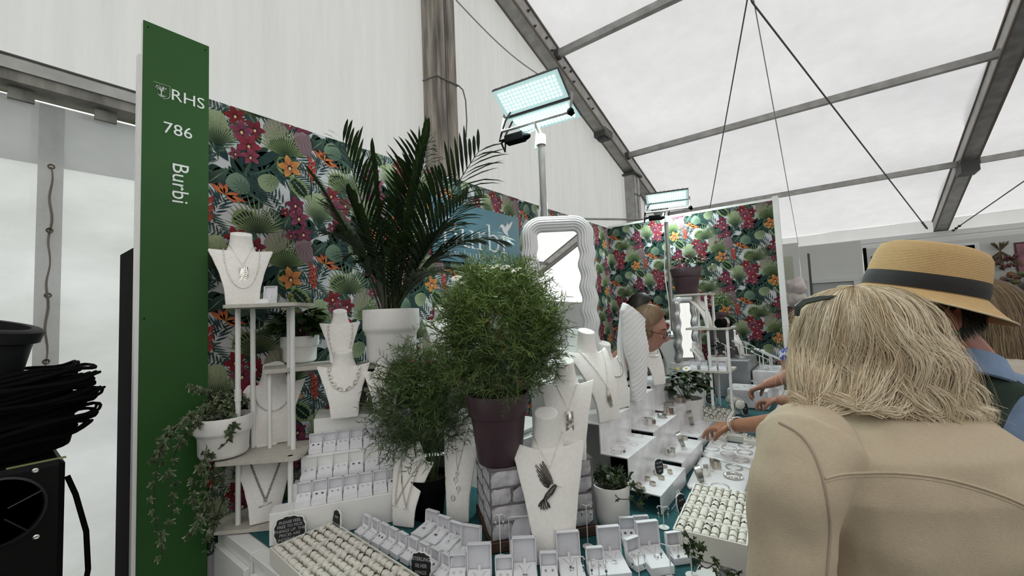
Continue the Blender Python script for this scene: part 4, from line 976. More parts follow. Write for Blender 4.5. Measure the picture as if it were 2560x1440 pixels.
# quilted white pads with bangles
def pad(c, lab):
    z = ZT+.002; pts = [on_z(*p, z+.012) for p in c]; cen = sum(pts, Vector())/4; t = thing('display_pad', lab, 'display pad', (cen.x, cen.y, z))
    m = MB(); rings = []
    L4 = [p-cen for p in pts]
    def ring(k, zz):
        out = []
        for i in range(4):
            a, b, d = L4[i], L4[(i+1) % 4], L4[i-1]
            for s_ in (.94, 1.0): out.append(None)
        out = []
        for i in range(4):
            a = L4[i]*k; b = L4[(i+1) % 4]*k; pa_ = a.lerp(b, .06); pb2 = a.lerp(b, .94)
            out += [(pa_.x, pa_.y, zz), ((pa_.x+pb2.x)/2, (pa_.y+pb2.y)/2, zz), (pb2.x, pb2.y, zz)]
        return out
    m.loft([ring(.985, 0), ring(1, .004), ring(1, .010), ring(.97, .014), ring(.5, .0145)]); m.build('cushion', mat('white_leatherette', (.80, .80, .80), .5, bump=.3, bscale=120), t, True, angle=60)
pad(((1754, 1137), (1882, 1172), (1894, 1116), (1775, 1100)), 'white padded board under the flat silver bangles'); pad(((1714, 1216), (1858, 1238), (1880, 1176), (1752, 1140)), 'white padded board under the cuffs and woven bangle')
for i, (px, py, k, w) in enumerate(((1798, 1108, 0, 'plain round silver bangle, back left on the padded board'), (1865, 1116, 1, 'wavy silver bangle, back right on the padded board'), (1780, 1123, 0, 'plain round silver bangle, left edge of the padded board'), (1823, 1121, 0, 'plain round silver bangle, centre of the padded board'),
                                (1862, 1132, 1, 'wavy silver bangle, right edge of the padded board'), (1820, 1136, 0, 'plain round bangle, second row centre of the padded board'), (1853, 1151, 0, 'plain round bangle at the front of the padded board'), (1835, 1170, 1, 'pair of crossed wavy bangles above the woven bangle'),
                                (1833, 1192, 2, 'thick woven plaited silver bangle'), (1800, 1218, 0, 'thin bangles half hidden behind the cream ring tray'))):
    lay(BANG[k], 'bangle', px, py, ZT+.018, w, 'bangle', 'bangles on the padded boards', (0, 0, R.random()*3))
for px, py, k, s_, rot, w in ((1742, 1205, 1, 1.05, (0, 1.3, .5), 'open silver cuff standing on the near left pad corner'), (1756, 1185, 0, 1.0, (0, 0, 2), 'wide dull silver cuff at the back of the near pad'), (1790, 1170, 2, .9, (0, 0, .4), 'curved warm silver cuff by the pad seam'), (1770, 1176, 0, .7, (0, 0, 1.2), 'square topped polished cuff on the near pad')):
    lay(CUFF[k], 'cuff_bracelet', px, py, ZT+.018, w, 'bracelet', 'cuffs on the padded boards', rot, s_, .026*s_ if rot[1] else 0)
# ------------------------------------------------------------------ ring trays
ringm = []
for k in range(4):
    m = MB(); r_ = .0107
    m.tube([(r_*cos(a), r_*sin(a), 0) for a in [2*pi*q/14 for q in range(14)]], [.0009, .0014, .0008, .0011][k], 4, closed=True)
    if k == 1: m.sphere((0, r_+.001, 0), .0032, 6, 4)
    if k == 2: [m.sphere((x, r_, 0), .0018, 5, 3) for x in (-.003, 0, .003)]
    if k == 3: m.tube([(r_*cos(a)*1.02, r_*sin(a)*1.02, .003) for a in [2*pi*q/14 for q in range(14)]], .001, 4, closed=True)
    ringm.append(data_of(m, [MATS['dull_silver'], OXID, MATS['dull_silver'], MATS['warm_silver']][k]))
rollm = {}
def tray(corner, ux, W_, D_, along, nroll, name_, lab, nring, zb, h=.042, rl='', rr=.0103):
    # corner: world position of local origin; ux: rotation; rolls lie along local x ('x') or y
    t = thing('ring_tray', lab, 'tray', (corner.x, corner.y, zb), ux, 'cream ring trays')
    w_ = .004; m = MB()
    m.box((0, 0, 0), (W_, D_, .004)); m.box((0, 0, .004), (W_, w_, h)); m.box((0, D_-w_, .004), (W_, D_, h)); m.box((0, w_, .004), (w_, D_-w_, h)); m.box((W_-w_, w_, .004), (W_, D_-w_, h)); m.build('tray_box', mat('cream_card', (.74, .72, .65), .7, bump=.2, bscale=300), t)
    m = MB(); m.box((w_, w_, h-.016), (W_-w_, D_-w_, h-.0145)); m.build('lining', VELVET, t)
    L = (W_ if along == 'x' else D_)-2*w_-.004; S = (D_ if along == 'x' else W_)-2*w_
    key = (round(L, 4), along); 
    for k in range(nroll):
        c = w_+S*(k+.5)/nroll
        M = Matrix.Translation((w_+.002, 0, 0))@Matrix.Rotation(pi/2, 4, 'Y') if along == 'x' else Matrix.Translation((0, w_+.002, 0))@Matrix.Rotation(-pi/2, 4, 'X')
        if key not in rollm:
            mb = MB(); mb.lathe([(rr*.8, 0), (rr, .002), (rr, L-.002), (rr*.8, L)], 12, M=M); o = mb.build('ring_roll', VELVET, t, True); rollm[key] = o.data
        else: o = put('ring_roll', rollm[key], t)
        pz = h-.0075; o.location = (0, c, pz) if along == 'x' else (c, 0, pz)
        base = Matrix.Translation(t.location)@Matrix.Rotation(ux, 4, 'Z')
        for j in range(nring if not (nring == 2 and k % 3 == 2) else 1):
            f_ = (j+.6+R.uniform(-.25, .25))/nring; p = (w_+.004+f_*(L-.006), c, pz) if along == 'x' else (c, w_+.004+f_*(L-.006), pz)
            g_ = put('finger_ring', ringm[R.randrange(4)], None, base@Vector(p)); g_.rotation_euler = (R.uniform(-.12, .12)+(0 if along == 'x' else pi/2), (pi/2 if along == 'x' else 0)+R.uniform(-.1, .1), ux)
            if along == 'x': g_.rotation_mode = 'XYZ'; g_.rotation_euler = (pi/2, 0, ux+pi/2)
            else: g_.rotation_euler = (pi/2, 0, ux)
            tag(g_, 'small silver ring on a velvet roll, %s' % rl, 'ring', 'rings in the %s' % rl)
    return t
c0_ = on_z(674, 1371, ZT+.045); dirx = -.06
WT = .098
for k in range(5):
    P = Vector((c0_.x+k*(WT+.001)*cos(dirx), c0_.y+k*(WT+.001)*sin(dirx), 0))
    tray(P, dirx, WT, .19, 'x', 7, 'l', 'cream ring tray, %s from the left in the front left block' % ORD[k], 3, ZT+.003, .044, '%s tray of the left block' % ORD[k])
pR = [on_z(1738, 1208, ZT+.07), on_z(1888, 1232, ZT+.07), on_z(1682, 1322, ZT+.07), on_z(1845, 1382, ZT+.07)]
dv = (pR[2]-pR[0])/4; rzr = atan2((pR[1]-pR[0]).y, (pR[1]-pR[0]).x)-.03
for k in range(4):
    P = pR[0]+dv*(k+1); P.z = 0
    tray(P, rzr, .185, dv.length-.002, 'y', 8, 'r', 'cream ring tray with eight rolls, %s from the back in the right block' % ORD[k], 2, ZT+.003, .068, '%s tray of the right block' % ORD[k])
# heaped tray of rings farther back, and three small trays
hp = [on_z(1725, 1048, ZT+.03), on_z(1795, 1062, ZT+.03), on_z(1832, 1010, ZT+.03)]
ht = thing('ring_tray', 'cream tray heaped with upright rings in front of the rack', 'tray', (hp[0].x+.0, hp[0].y, ZT+.003), .04)
m = MB(); m.bbox((0, 0, 0), (.20, .33, .035), .004); m.build('tray_box', MATS['cream_card'], ht); m = MB(); m.box((.008, .008, .035), (.192, .322, .037)); m.build('lining', VELVET, ht)
base = Matrix.Translation(ht.location)@Matrix.Rotation(.04, 4, 'Z')
for i in range(9):
    for j in range(6):
        g_ = put('finger_ring', ringm[(i*7+j*3) % 4], None, base@Vector((.022+j*.031+R.uniform(-.004, .004), .020+i*.035+R.uniform(-.004, .004), .048))); g_.rotation_euler = (pi/2, 0, R.uniform(-.5, .5)); g_.scale = (1.1, 1.1, 2.2); tag(g_, 'broad silver ring standing upright in the heaped cream tray', 'ring', 'broad rings in the heaped tray')
for k, (px, py, w) in enumerate(((1790, 1086, 'small cream tray behind the pads, under the bangled wrist'), (1838, 1085, 'small cream tray in the middle, behind the padded board'), (1885, 1098, 'small cream tray of tiny rings beside the beige jacket'))):
    P = on_z(px, py, ZT+.04); t = thing('small_ring_tray', w, 'tray', (P.x-.045, P.y-.01, ZT+.003), 0, 'small cream trays behind the pads'); m = MB(); m.box((0, 0, 0), (.09, .07, .03)); m.build('tray_box', MATS['cream_card'], t)
    m = MB(); m.box((.004, .004, .03), (.086, .066, .032)); m.build('lining', VELVET, t)
    for i in range(6):
        for j in range(4):
            g_ = put('tiny_ring', ringm[(i+j) % 4], None, (P.x-.045+.012+i*.0135, P.y-.01+.012+j*.015, ZT+.041)); g_.rotation_euler = (pi/2, 0, .3); g_.scale = (.55,)*3; tag(g_, 'tiny silver ring in the %s' % w, 'ring', 'tiny rings, tray %s' % ['one', 'two', 'three'][k])
# ------------------------------------------------------------------ chalk signs
CHALK = mat('chalkboard', (.008, .009, .010), .7); CT = mat('chalk', (.42, .43, .43), .9)
def chalk(px, py, z, w_, h_, lines, lab, rz, tilt=.12, fs=.011, clip=True):
    P = on_z(px, py, z); t = thing('chalk_sign', lab, 'sign', (P.x, P.y, z+.001), rz, 'small chalkboard price signs'); T = Matrix.Translation((0, 0, .002))@Matrix.Rotation(-tilt, 4, 'X')
    def outline(k, y):
        out = []
        for i in range(48):
            a = 2*pi*i/48; ca, sa = cos(a), sin(a); r = 1/(abs(ca)**5+abs(sa)**5)**.2
            r *= 1+.05*cos(4*a+.0)-.035*cos(12*a); out.append(T@Vector((w_/2*r*ca*k, y, h_/2+h_/2*r*sa*k*.95)))
        return out
    m = MB(); m.loft([outline(1.0, .003), outline(1.0, -.001), outline(.93, -.0015)]); m.build('frame', LET, t)
    m = MB(); m.loft([outline(.93, -.001), outline(.92, -.0025)]); m.build('slate', CHALK, t)
    m = MB(); n = len(lines)
    for i, l in enumerate(lines):
        zz = h_*(.5+.36*(1-2*(i+.5)/n)*1.0); text_mb(l, fs, T@frame((0, -.0029, zz), (1, 0, .06), (-.06, 0, 1)), m, shear=.15, extrude=.0002)
    m.build('lettering', CT, t)
    m = MB(); m.tube([T@Vector((-.008, .004, h_*.5)), T@Vector((-.006, .006, h_*1.1))], .002, 5); m.tube([T@Vector((.008, .004, h_*.5)), T@Vector((.004, .006, h_*1.12))], .002, 5); m.tube([T@Vector((0, .006, h_*.7)), Vector((0, .045, 0))], .002, 5); m.build('easel', LET, t)
chalk(724, 1364, ZT+.003, .090, .086, ['PLEASE FEEL', 'FREE TO PICK', 'THINGS UP. THE', 'PRICES ARE', 'UNDERNEATH'], 'black chalk sign asking to please feel free to pick things up', .92, fs=.0118)
chalk(838, 1349, ZT+.003, .052, .088, ['SILVER', 'SILVER RINGS', '£20'], 'small chalk sign pricing silver rings at £20 behind the left trays', -.1, fs=.008)
chalk(1052, 1452, ZT+.003, .062, .068, ['STERLING', 'SILVER', 'RINGS'], 'chalk sign reading sterling silver rings at the front', .3, fs=.0125)
chalk(1650, 1190, .965, .036, .060, ['SILVER', 'RINGS', '£20'], 'tall narrow chalk sign on the lowest marble tread', .95, fs=.008)
chalk(1707, 1288, ZT+.003, .040, .066, ['SILVER', 'RINGS'], 'narrow chalk sign left of the right hand ring trays', 1.15, fs=.008)
chalk(1778, 1012, ZT+.04, .062, .07, ['RINGS', '£25'], 'chalk sign leaning behind the heaped ring tray', .35, fs=.012, tilt=.3)
chalk(1757, 1048, ZT+.003, .035, .08, ['£20'], 'chalk sign slanting left of the heaped ring tray', 1.0, fs=.01)
chalk(1865, 1040, ZT+.003, .045, .08, ['£30'], 'chalk sign in front of the white bracelet rolls', .9, fs=.01)
# ------------------------------------------------------------------ T shaped earring stands
def tstand(px, py, z, h, lab, drops=True, w_=.022, rz=None):
    P = on_z(px, py, z); t = thing('earring_stand', lab, 'earring stand', (P.x, P.y, z+.001), face_cam(P) if rz is None else rz, 'white T shaped earring stands')
    m = MB(); m.lathe([(.016, 0), (.016, .002), (.002, .003)], 18); m.build('foot', LET, t, True); m = MB(); m.tube([(0, 0, .002), (0, 0, h)], .0016, 6); m.build('stem', LET, t)
    m = MB(); m.tube([(-w_, 0, h-.006), (-w_*.8, 0, h+.001), (-w_*.4, 0, h), (0, 0, h-.004), (w_*.4, 0, h), (w_*.8, 0, h+.001), (w_, 0, h-.006)], .0014, 6); m.build('crossbar', LET, t, True)
    if drops:
        base = Matrix.Translation(t.location)@Matrix.Rotation(t.rotation_euler.z, 4, 'Z'); d = thing('drop_earrings', 'silver drop earrings hung on the %s' % lab, 'earrings', t.location, t.rotation_euler.z, 'drop earrings on the stands')
        for x in (-w_*.8, w_*.8):
            m = MB(); m.tube([(x, -.001, h+.003), (x, -.003, h-.01), (x, -.001, h-.018)], .0006, 4); m.sphere((x, -.001, h-.024), .004, 8, 5, (.8, .4, 1.5)); m.sphere((x, -.001, h-.033), .0022, 6, 4); m.build('earring', SILVER, d, True)
tstand(935, 1040, ZR, .085, 'earring stand between the two riser top busts', w_=.026)
tstand(1252, 1395, ZT+.003, .12, 'tall earring stand before the left plinth end', w_=.014)
tstand(1470, 1368, ZT+.003, .12, 'tall earring stand right of the hummingbird bust', w_=.016)
tstand(1445, 1470, ZT+.003, .075, 'low earring stand at the very front, centre', w_=.02)
tstand(1500, 1480, ZT+.003, .075, 'low earring stand at the front, right of centre', w_=.022)
tstand(1600, 1475, ZT+.003, .085, 'low earring stand before the twisted box', w_=.018)
tstand(1678, 1450, ZT+.003, .085, 'low stand before the right pendant box', w_=.026)
tstand(1730, 1440, ZT+.003, .09, 'earring stand at the bottom right by the ivy', w_=.02)
tstand(1660, 1320, ZT+.003, .065, 'earring stand before the lowest marble stand', w_=.018)
tstand(1346, 1130, ZP, .06, 'small earring stand beside the purple pot', w_=.02)
tstand(1055, 894, 1.421, .085, 'earring stand between palm pot and right shelf bust', drops=False, w_=.01)
# small necklace box beside the top bust
P = Vector(bx); place_box('l', P, YAW+.05, 'open white pendant box beside the bust on the top rack shelf', 'pendant box on the rack', 'pend', 'fine necklace in the box on the top rack shelf', 3, .68)
# ================================================================== COMPANY SIGN on the back wall
XW = XA+.020
TEAL = mat('teal_sign', (.030, .088, .118), .6)
c1 = on_x(1089, 502, XW); c2 = on_x(1303, 670, XW); y0 = on_x(1082, 580, XW).y; y1 = c2.y; z0 = on_x(1302, 671, XW).z; z1 = on_x(1289, 543, XW).z
cs = thing('company_sign', 'teal sign with cream lettering and a hummingbird on the patterned back wall', 'sign', (XW-.004, y0, z0))
W_, H_ = y1-y0, z1-z0
m = MB(); m.bbox((-.006, 0, 0), (0, W_, H_), .001); m.build('panel', TEAL, cs)
def sp(px, py): p = on_x(px, py, XW); return (p.y-y0, p.z-z0)
def strokes(mb, glyph, ox, oz, s, wt, thin):
    # glyph: list of (points, width factor); unit x-height = 1
    for pts, k in glyph:
        P = [Vector((.0012, ox+x*s, oz+z*s)) for x, z in pts]; ws = [wt*s*(k[i] if hasattr(k, '__len__') else k) for i in range(len(pts))]
        mb.ribbon(P, ws, Vector((1, 0, 0)))
def arc(cx, cz, rx, rz, a0, a1, n=12): return [(cx+rx*cos(radians(a0+(a1-a0)*k/n)), cz+rz*sin(radians(a0+(a1-a0)*k/n))) for k in range(n+1)]
def mod(n, lo=.35, hi=1.0, ph=0): return [lo+(hi-lo)*abs(cos(pi*k/(n)+ph)) for k in range(n+1)]
T_ = .32
def serif(x, z, w=.34): return ([(x-w/2, z), (x+w/2, z)], T_)
G = {
 'B': ([([(.28, 0), (.28, 1.5)], 1), ([(.08, .03), (.6, .03)], T_), ([(.08, 1.47), (.55, 1.47)], T_), (arc(.55, 1.13, .33, .34, 90, -90), [T_+.68*sin(pi*k/12) for k in range(13)]), (arc(.60, .41, .42, .38, 90, -90), [T_+.68*sin(pi*k/12) for k in range(13)]), ([(.3, .79), (.6, .79)], T_)], 1.15),
 'u': ([([(.2, 1.0), (.2, .35)], 1), (arc(.50, .36, .30, .32, 180, 300), [1-.6*k/12 for k in range(13)]), ([(.82, 1.0), (.82, 0)], 1), ([(.0, .97), (.22, .97)], T_), ([(.62, .97), (.84, .97)], T_), ([(.82, .03), (1.02, .03)], T_)], 1.1),
 'r': ([([(.22, 1.0), (.22, 0)], 1), serif(.24, .03, .5), ([(.02, .97), (.24, .97)], T_), ([(.26, .7), (.40, .93), (.6, .98)], [.4, .6, 1.1])], .72),
 'b': ([([(.2, 1.55), (.2, .05)], 1), ([(.0, 1.52), (.22, 1.52)], T_), (arc(.50, .5, .38, .47, 125, -125, 16), [.4+.6*sin(pi*k/16) for k in range(17)])], 1.08),
 'i': ([([(.22, 1.0), (.22, 0)], 1), serif(.22, .03, .46), ([(.02, .97), (.24, .97)], T_)], .55),
 'idot': ([([(.16, 1.38), (.28, 1.38)], 1.0)], 0),
 'w': ([([(.06, 1), (.36, 0)], 1), ([(.36, 0), (.62, .95)], .45), ([(.55, 1), (.86, 0)], 1), ([(.86, 0), (1.14, 1)], .45), serif(.06, .97, .32), serif(.58, .97, .3), serif(1.14, .97, .26)], 1.22),
 '.': ([([(.1, .09), (.26, .09)], 1.3)], .42),
 'c': ([(arc(.47, .5, .38, .47, 50, 310, 16), [.7-.3*0+.5*sin(pi*k/16) for k in range(17)])], .92),
 'o': ([(arc(.48, .5, .39, .47, 0, 360, 22), [1-.6*abs(sin(2*pi*k/22)) for k in range(23)])], 1.02),
 'k': ([([(.2, 1.55), (.2, 0)], 1), ([(.0, 1.52), (.22, 1.52)], T_), serif(.22, .03, .46), ([(.22, .45), (.72, .97)], .4), ([(.38, .58), (.82, .03)], 1), serif(.74, .97, .32), serif(.86, .03, .3)], 1.02)}
def word(mb, txt, x0, zb, s, wt, x1=None):
    tot = sum(G[c][1] for c in txt); s_x = (x1-x0)/(tot*s) if x1 else 1; x = x0
    lay_ = 0
    for c in txt:
        g, adv = G[c]
        for pts, k in g: 
            lay_ += 1; P = [Vector((.0014+.00012*(lay_ % 9), x+px_*s*s_x, zb+pz*s)) for px_, pz in pts]; mb.ribbon(P, [wt*s*(k[i] if hasattr(k, '__len__') else k) for i in range(len(pts))], Vector((1, 0, 0)))
        if c == 'i' and s < .04:
            for pts, k in G['idot'][0]: mb.ribbon([Vector((.0014, x+px_*s*s_x, zb+pz*s)) for px_, pz in pts], wt*s*k*1.1, Vector((1, 0, 0)))
        x += adv*s*s_x
m = MB(); a = sp(1102, 612); b = sp(1271, 636); word(m, 'Burbi', a[0], b[1]+.004, .115, .16, b[0]+.002)
m2 = MB(); a = sp(1102, 634); b = sp(1271, 657); word(m2, 'www.burbi.co.uk', a[0], b[1], .032, .14, b[0])
CREAML = mat('cream_lettering', (.42, .40, .40), .7)
m.build('lettering', CREAML, cs); m2.build('web_address', CREAML, cs)
m = MB()
def hp_(px, py): q = sp(1040+px/6.546, 480+py/6.546); return Vector((.0016, q[0], q[1]))
for pg in ([(1362, 607), (1385, 545), (1415, 525), (1455, 560), (1462, 590), (1470, 560), (1490, 530), (1505, 480), (1510, 545), (1560, 490), (1588, 482), (1560, 560), (1520, 625), (1500, 650), (1512, 700), (1525, 760), (1535, 832), (1505, 720), (1450, 680), (1425, 640), (1405, 580), (1385, 570)],):
    c = hp_(1470, 600); vs = [hp_(*q) for q in pg]; n = len(vs); m.add(vs, [tuple(range(n))])
bmx = m.build('hummingbird_emblem', CREAML, cs)
# ================================================================== FLOODLIGHTS on poles
LED = bpy.data.materials.new('led_glow'); LED.use_nodes = True; b_ = LED.node_tree.nodes['Principled BSDF']; b_.inputs['Base Color'].default_value = (.8, .9, .9, 1); b_.inputs['Emission Color'].default_value = (.80, 1, .98, 1); b_.inputs['Emission Strength'].default_value = 200
GLS = bpy.data.materials.new('lens_plate'); GLS.use_nodes = True; b_ = GLS.node_tree.nodes['Principled BSDF']; b_.inputs['Base Color'].default_value = (.02, .03, .03, 1); b_.inputs['Roughness'].default_value = .6; b_.inputs['Specular IOR Level'].default_value = .1; b_.inputs['Emission Color'].default_value = (.60, .86, .84, 1); b_.inputs['Emission Strength'].default_value = .34
DISC = data_of((lambda m: m.lathe([(.0042, 0), (.0036, -.0015), (.0015, -.0025)], 7) and m)(MB()), LED)
def floodlight(cen, w_, d_, rz, pole_top, pole_bot, lab, t_):
    e = thing('floodlight', lab, 'floodlight', (pole_top.x, pole_top.y, 0), 0)
    # head frame: local x along width, tilted
    M = Matrix.Translation(cen-Vector((pole_top.x, pole_top.y, 0)))@Matrix.Rotation(rz, 4, 'Z')@Matrix.Rotation(radians(-20), 4, 'X')
    parts = []
    for s_ in (-1, 1):
        Mh = M@Matrix.Translation((0, s_*d_*.27, -.006))@Matrix.Rotation(radians(10*s_), 4, 'X')
        m = MB(); m.bbox((-w_/2, -d_*.245, 0), (w_/2, d_*.245, .018), .003, Mh)
        for k in range(9): m.box((-w_/2+.01+k*(w_-.02)/9, -d_*.22, .018), (-w_/2+.013+k*(w_-.02)/9, d_*.22, .034), Mh)
        md = m.build('module', DARK, e)
        m = MB(); m.bbox((-w_/2+.004, -d_*.24, -.006), (w_/2-.004, d_*.24, 0), .002, Mh); m.build('lens_plate', GLS, md)
        nx, ny = 16, 6; mb = MB()
        for i in range(nx):
            for j in range(ny):
                c = Mh@Vector((-w_*.41+w_*.82*i/(nx-1), -d_*.16+d_*.32*j/(ny-1), -.0065)); X = Mh.to_3x3()
                r = w_*.0150; vs = [c+X@Vector((r*cos(a), r*sin(a), 0)) for a in [k*pi/3 for k in range(6)]]+[c+X@Vector((0, 0, -r*.5))]
                mb.add(vs, [(k, 6, (k+1) % 6) for k in range(6)])
        l_ = mb.build('led_array', LED, md); l_['kind'] = 'stuff'
    m = MB()
    for s_ in (-1, 1):
        x = s_*(w_/2+.008); a = [M@Vector((x, 0, .01)), M@Vector((x, 0, -.02)), M@Vector((x, .0, -w_*.30))]
        m.ribbon(a, [.03, .03, .024], M.to_3x3()@Vector((1, 0, 0))); m.tube(a, .005, 6)
    q = [M@Vector((-w_/2-.008, 0, -w_*.30)), M@Vector((w_/2+.008, 0, -w_*.30))]; m.tube(q, .0075, 8); m.build('yoke', ALU, e, True)
    cb = M@Vector((w_/2+.008, 0, -w_*.30)); m = MB(); m.sphere(cb, .018, 10, 7); m.tube([cb+Vector((0, 0, -.02)), cb+Vector((.02, .0, -.01))], .006, 6); m.build('clamp_knob', BLACK, e, True)
    mid = q[0].lerp(q[1], .5); lo = pole_bot-Vector((pole_top.x, pole_top.y, 0)); tp = Vector((0, 0, mid.z-.01)); tp.x, tp.y = mid.x*.5, mid.y*.5
    tp = Vector((0, 0, mid.z-.05))
    m = MB(); m.tube([mid, tp], .009, 8); m.tube([tp+Vector((0, 0, .0)), tp-Vector((0, 0, .05))], .024, 12); m.build('spigot', WHITE, e, True)
    m = MB(); m.tube([tp-Vector((0, 0, .04)), Vector((0, 0, .02))], .0165, 14); m.build('pole', mat('galvanised', (.30, .29, .27), .4, .6, .3, 10, stretch=(8, 8, 1)), e, True)
    m = MB(); m.lathe([(.055, 0), (.055, .01), (.02, .02)], 16); m.build('base_plate', DARK, e)
    m = MB(); dx = (mid-q[0]).normalized(); bc = q[0].lerp(q[1], .22)+Vector((0, 0, -.045))
    Mb = Matrix.Translation(bc)@Matrix.Rotation(atan2(dx.y, dx.x), 4, 'Z'); m.bbox((-.06, -.025, -.03), (.045, .025, .012), .004, Mb); m.sphere(bc+dx*.05-Vector((0, 0, .015)), .024, 10, 6, (1.3, .7, .7)); m.build('driver_box', BLACK, e, True)
    m = MB(); h1 = M@Vector((-w_*.42, d_*.1, -.01)); out = -dx
    m.tube([h1, h1+out*.05+Vector((0, 0, -.07)), h1+out*.06+Vector((0, 0, -.16)), bc+out*.09+Vector((0, 0, -.012)), bc+out*.05], .005, 6)
    h1 = M@Vector((-w_*.36, -d_*.1, -.01)); m.tube([h1, h1+out*.04+Vector((0, 0, -.05)), h1+out*.07+Vector((0, 0, -.12)), bc+out*.10+Vector((0, 0, .0)), bc+out*.05], .005, 6); m.build('black_cable', BLACK, e, True)
    m = MB(); pts = [bc+dx*.06, tp+Vector((-.02, 0, .04)), tp+Vector((-.035, 0, -.06))]
    zz = tp.z-.06
    while zz > pole_bot.z: pts.append(Vector((-.030+.010*sin(zz*9), -.008*cos(zz*7), zz))); zz -= .06
    m.tube(pts, .0048, 6); m.build('white_cable', LET, e, True)
    return e
tl = 2.05
pt = at(1352, 345, tl); ch = at(1343, 268, tl); floodlight(ch+Vector((0, 0, .01)), .355, .30, YAW-.52, pt, Vector((0, 0, 1.9)), 'large lit floodlight on a steel pole above the wavy mirror', tl)
tl = 3.75
pt = at(1666, 562, tl); ch = at(1668, 506, tl); floodlight(ch+Vector((0, 0, .02)), .36, .24, YAW-.38, pt, Vector((0, 0, 1.2)), 'smaller looking lit floodlight on a pole near the side wall', tl)
# thin pole across the booth corner
q1, q2 = at(1446, 547, 4.0), at(1612, 549, 4.35); m = MB(); m.tube([q1, q2+(q2-q1)*.1], .011, 8); tag(m.build('cross_pole', MATS['galvanised'], None, True), 'thin horizontal steel pole above the booth corner', 'pole')
# ================================================================== WAVY MIRROR
def wavy_mirror(cx, W_, H_, P, rz, lab, ridges=5, fr=.045, tilt=.0, mm=None, amp=.006):
    e = thing('wavy_mirror', lab, 'mirror', P, rz)
    M = Matrix.Rotation(-tilt, 4, 'X')
    path = []
    r = .085*W_/.3
    # outer path, clockwise from bottom-left, rounded top corners
    n = 44
    for k in range(n): path.append((-W_/2, H_*.98*k/n*.86, 'l'))
    for k in range(11): a = pi-pi/2*k/10; path.append((-W_/2+r+r*cos(a), H_-r+r*sin(a), 'c'))
    for k in range(1, 6): path.append((-W_/2+r+(W_-2*r)*k/6, H_, 'c'))
    for k in range(11): a = pi/2-pi/2*k/10; path.append((W_/2-r+r*cos(a), H_-r+r*sin(a), 'c'))
    for k in range(n): path.append((W_/2, H_*.98*.86*(1-(k+1)/n), 'r'))
    out = []
    N = ridges*6
    for j in range(N+1):
        u = j/N; row = []
        for i, (x, z, c) in enumerate(path):
            a, b = path[max(i-1, 0)], path[min(i+1, len(path)-1)]; tx, tz = b[0]-a[0], b[1]-a[1]; L = hypot(tx, tz); nx_, nz_ = tz/L, -tx/L
            fade = min(1, max(0, (H_*.86-z)/(.1*H_))) if c != 'c' else 0
            wv = amp*sin(z*2*pi/.105)*fade*(-1 if c == 'l' else 1)*(1 if c == 'r' else 1)
            d = u*fr
            row.append(M@Vector((x+nx_*d+wv, -.020*sin(pi*u)-.0045*abs(sin(u*ridges*pi))-.0*d, z+nz_*d)))
        out.append(row)
    m = MB(); L = len(path); m.add([p for r_ in out for p in r_], [(j*L+i, j*L+i+1, (j+1)*L+i+1, (j+1)*L+i) for j in range(N) for i in range(L-1)])
    q0 = out[0]; qb = [p+Vector((0, .03, 0)) for p in q0]; m.add(q0+qb, [(i, L+i, L+i+1, i+1) for i in range(L-1)])
    m.build('frame', mm or mat('pearl_white', (.66, .67, .68), .25, .15, coat=.3), e, True, angle=180)
    inn = out[-1]; m = MB(); gl = [p+Vector((0, .003, 0)) for p in inn]; m.add(gl, [tuple(range(len(gl)))]); m.build('glass', mat('mirror_glass', (.85, .86, .86), .01, 1), e)
    m = MB(); m.add([p+Vector((0, .028, 0)) for p in out[0]], [tuple(range(len(path)))]); m.build('backing', BLACK, e)
    return e
P = on_z(1428, 960, 1.18); 
tm = 1.84; P = at(1412, 940, tm); zt_ = at(1400, 540, tm).z
wavy_mirror(0, .335, zt_-P.z+.02, (P.x, P.y, P.z), face_cam(P, .10), 'tall wavy ridged white mirror reflecting the tent roof', 6, .074, .05)
pd = thing('mirror_stand', 'tall white stand behind the busts carrying the wavy mirror', 'stand', (P.x, P.y, .0), face_cam(P, .62)); m = MB(); m.bbox((-.16, -.10, 0), (.16, .035, P.z-.001), .003); m.build('body', WHITE, pd)
# ================================================================== PLANTS
def leafmat(nm, c, rough=.5, **k): return mat(nm, c, rough, noise_amt=.35, nscale=14, attr=True, **k)
LEAF = leafmat('leaf', (1, 1, 1))
def pot(name, lab, P, r, h, mm, style='round', soil=True):
    e = thing(name, lab, 'potted plant', P)
    m = MB()
    if style == 'step': pr = [(r*.70, 0), (r*.80, .02*h), (r*.86, .10*h), (r*.88, .52*h), (r*.93, .58*h), (r*.99, .62*h), (r*1.0, .66*h), (r*1.0, .985*h), (r*.985, h), (r*.93, h), (r*.92, .8*h)]
    elif style == 'taper': pr = [(r*.64, 0), (r*.68, .015*h), (r*.84, .68*h), (r*.90, .685*h), (r*1.0, .985*h), (r*.985, h), (r*.94, h), (r*.9, .8*h)]
    else: pr = [(r*.70, 0), (r*.84, .06*h), (r*.93, .3*h), (r*.97, .7*h), (r*1.0, .98*h), (r*.98, h), (r*.92, h), (r*.9, .8*h)]
    m.lathe(pr, 40, caps=False); o = m.v
    m.lathe([(pr[0][0], 0), (.001, 0)], 40, caps=False); m.build('pot', mm, e, True, angle=50)
    m = MB(); m.lathe([(r*.91, h*.86), (.01, h*.9)], 24, caps=False); m.build('soil', SOIL, e)
    return e
def G3(*c): return tuple(c)
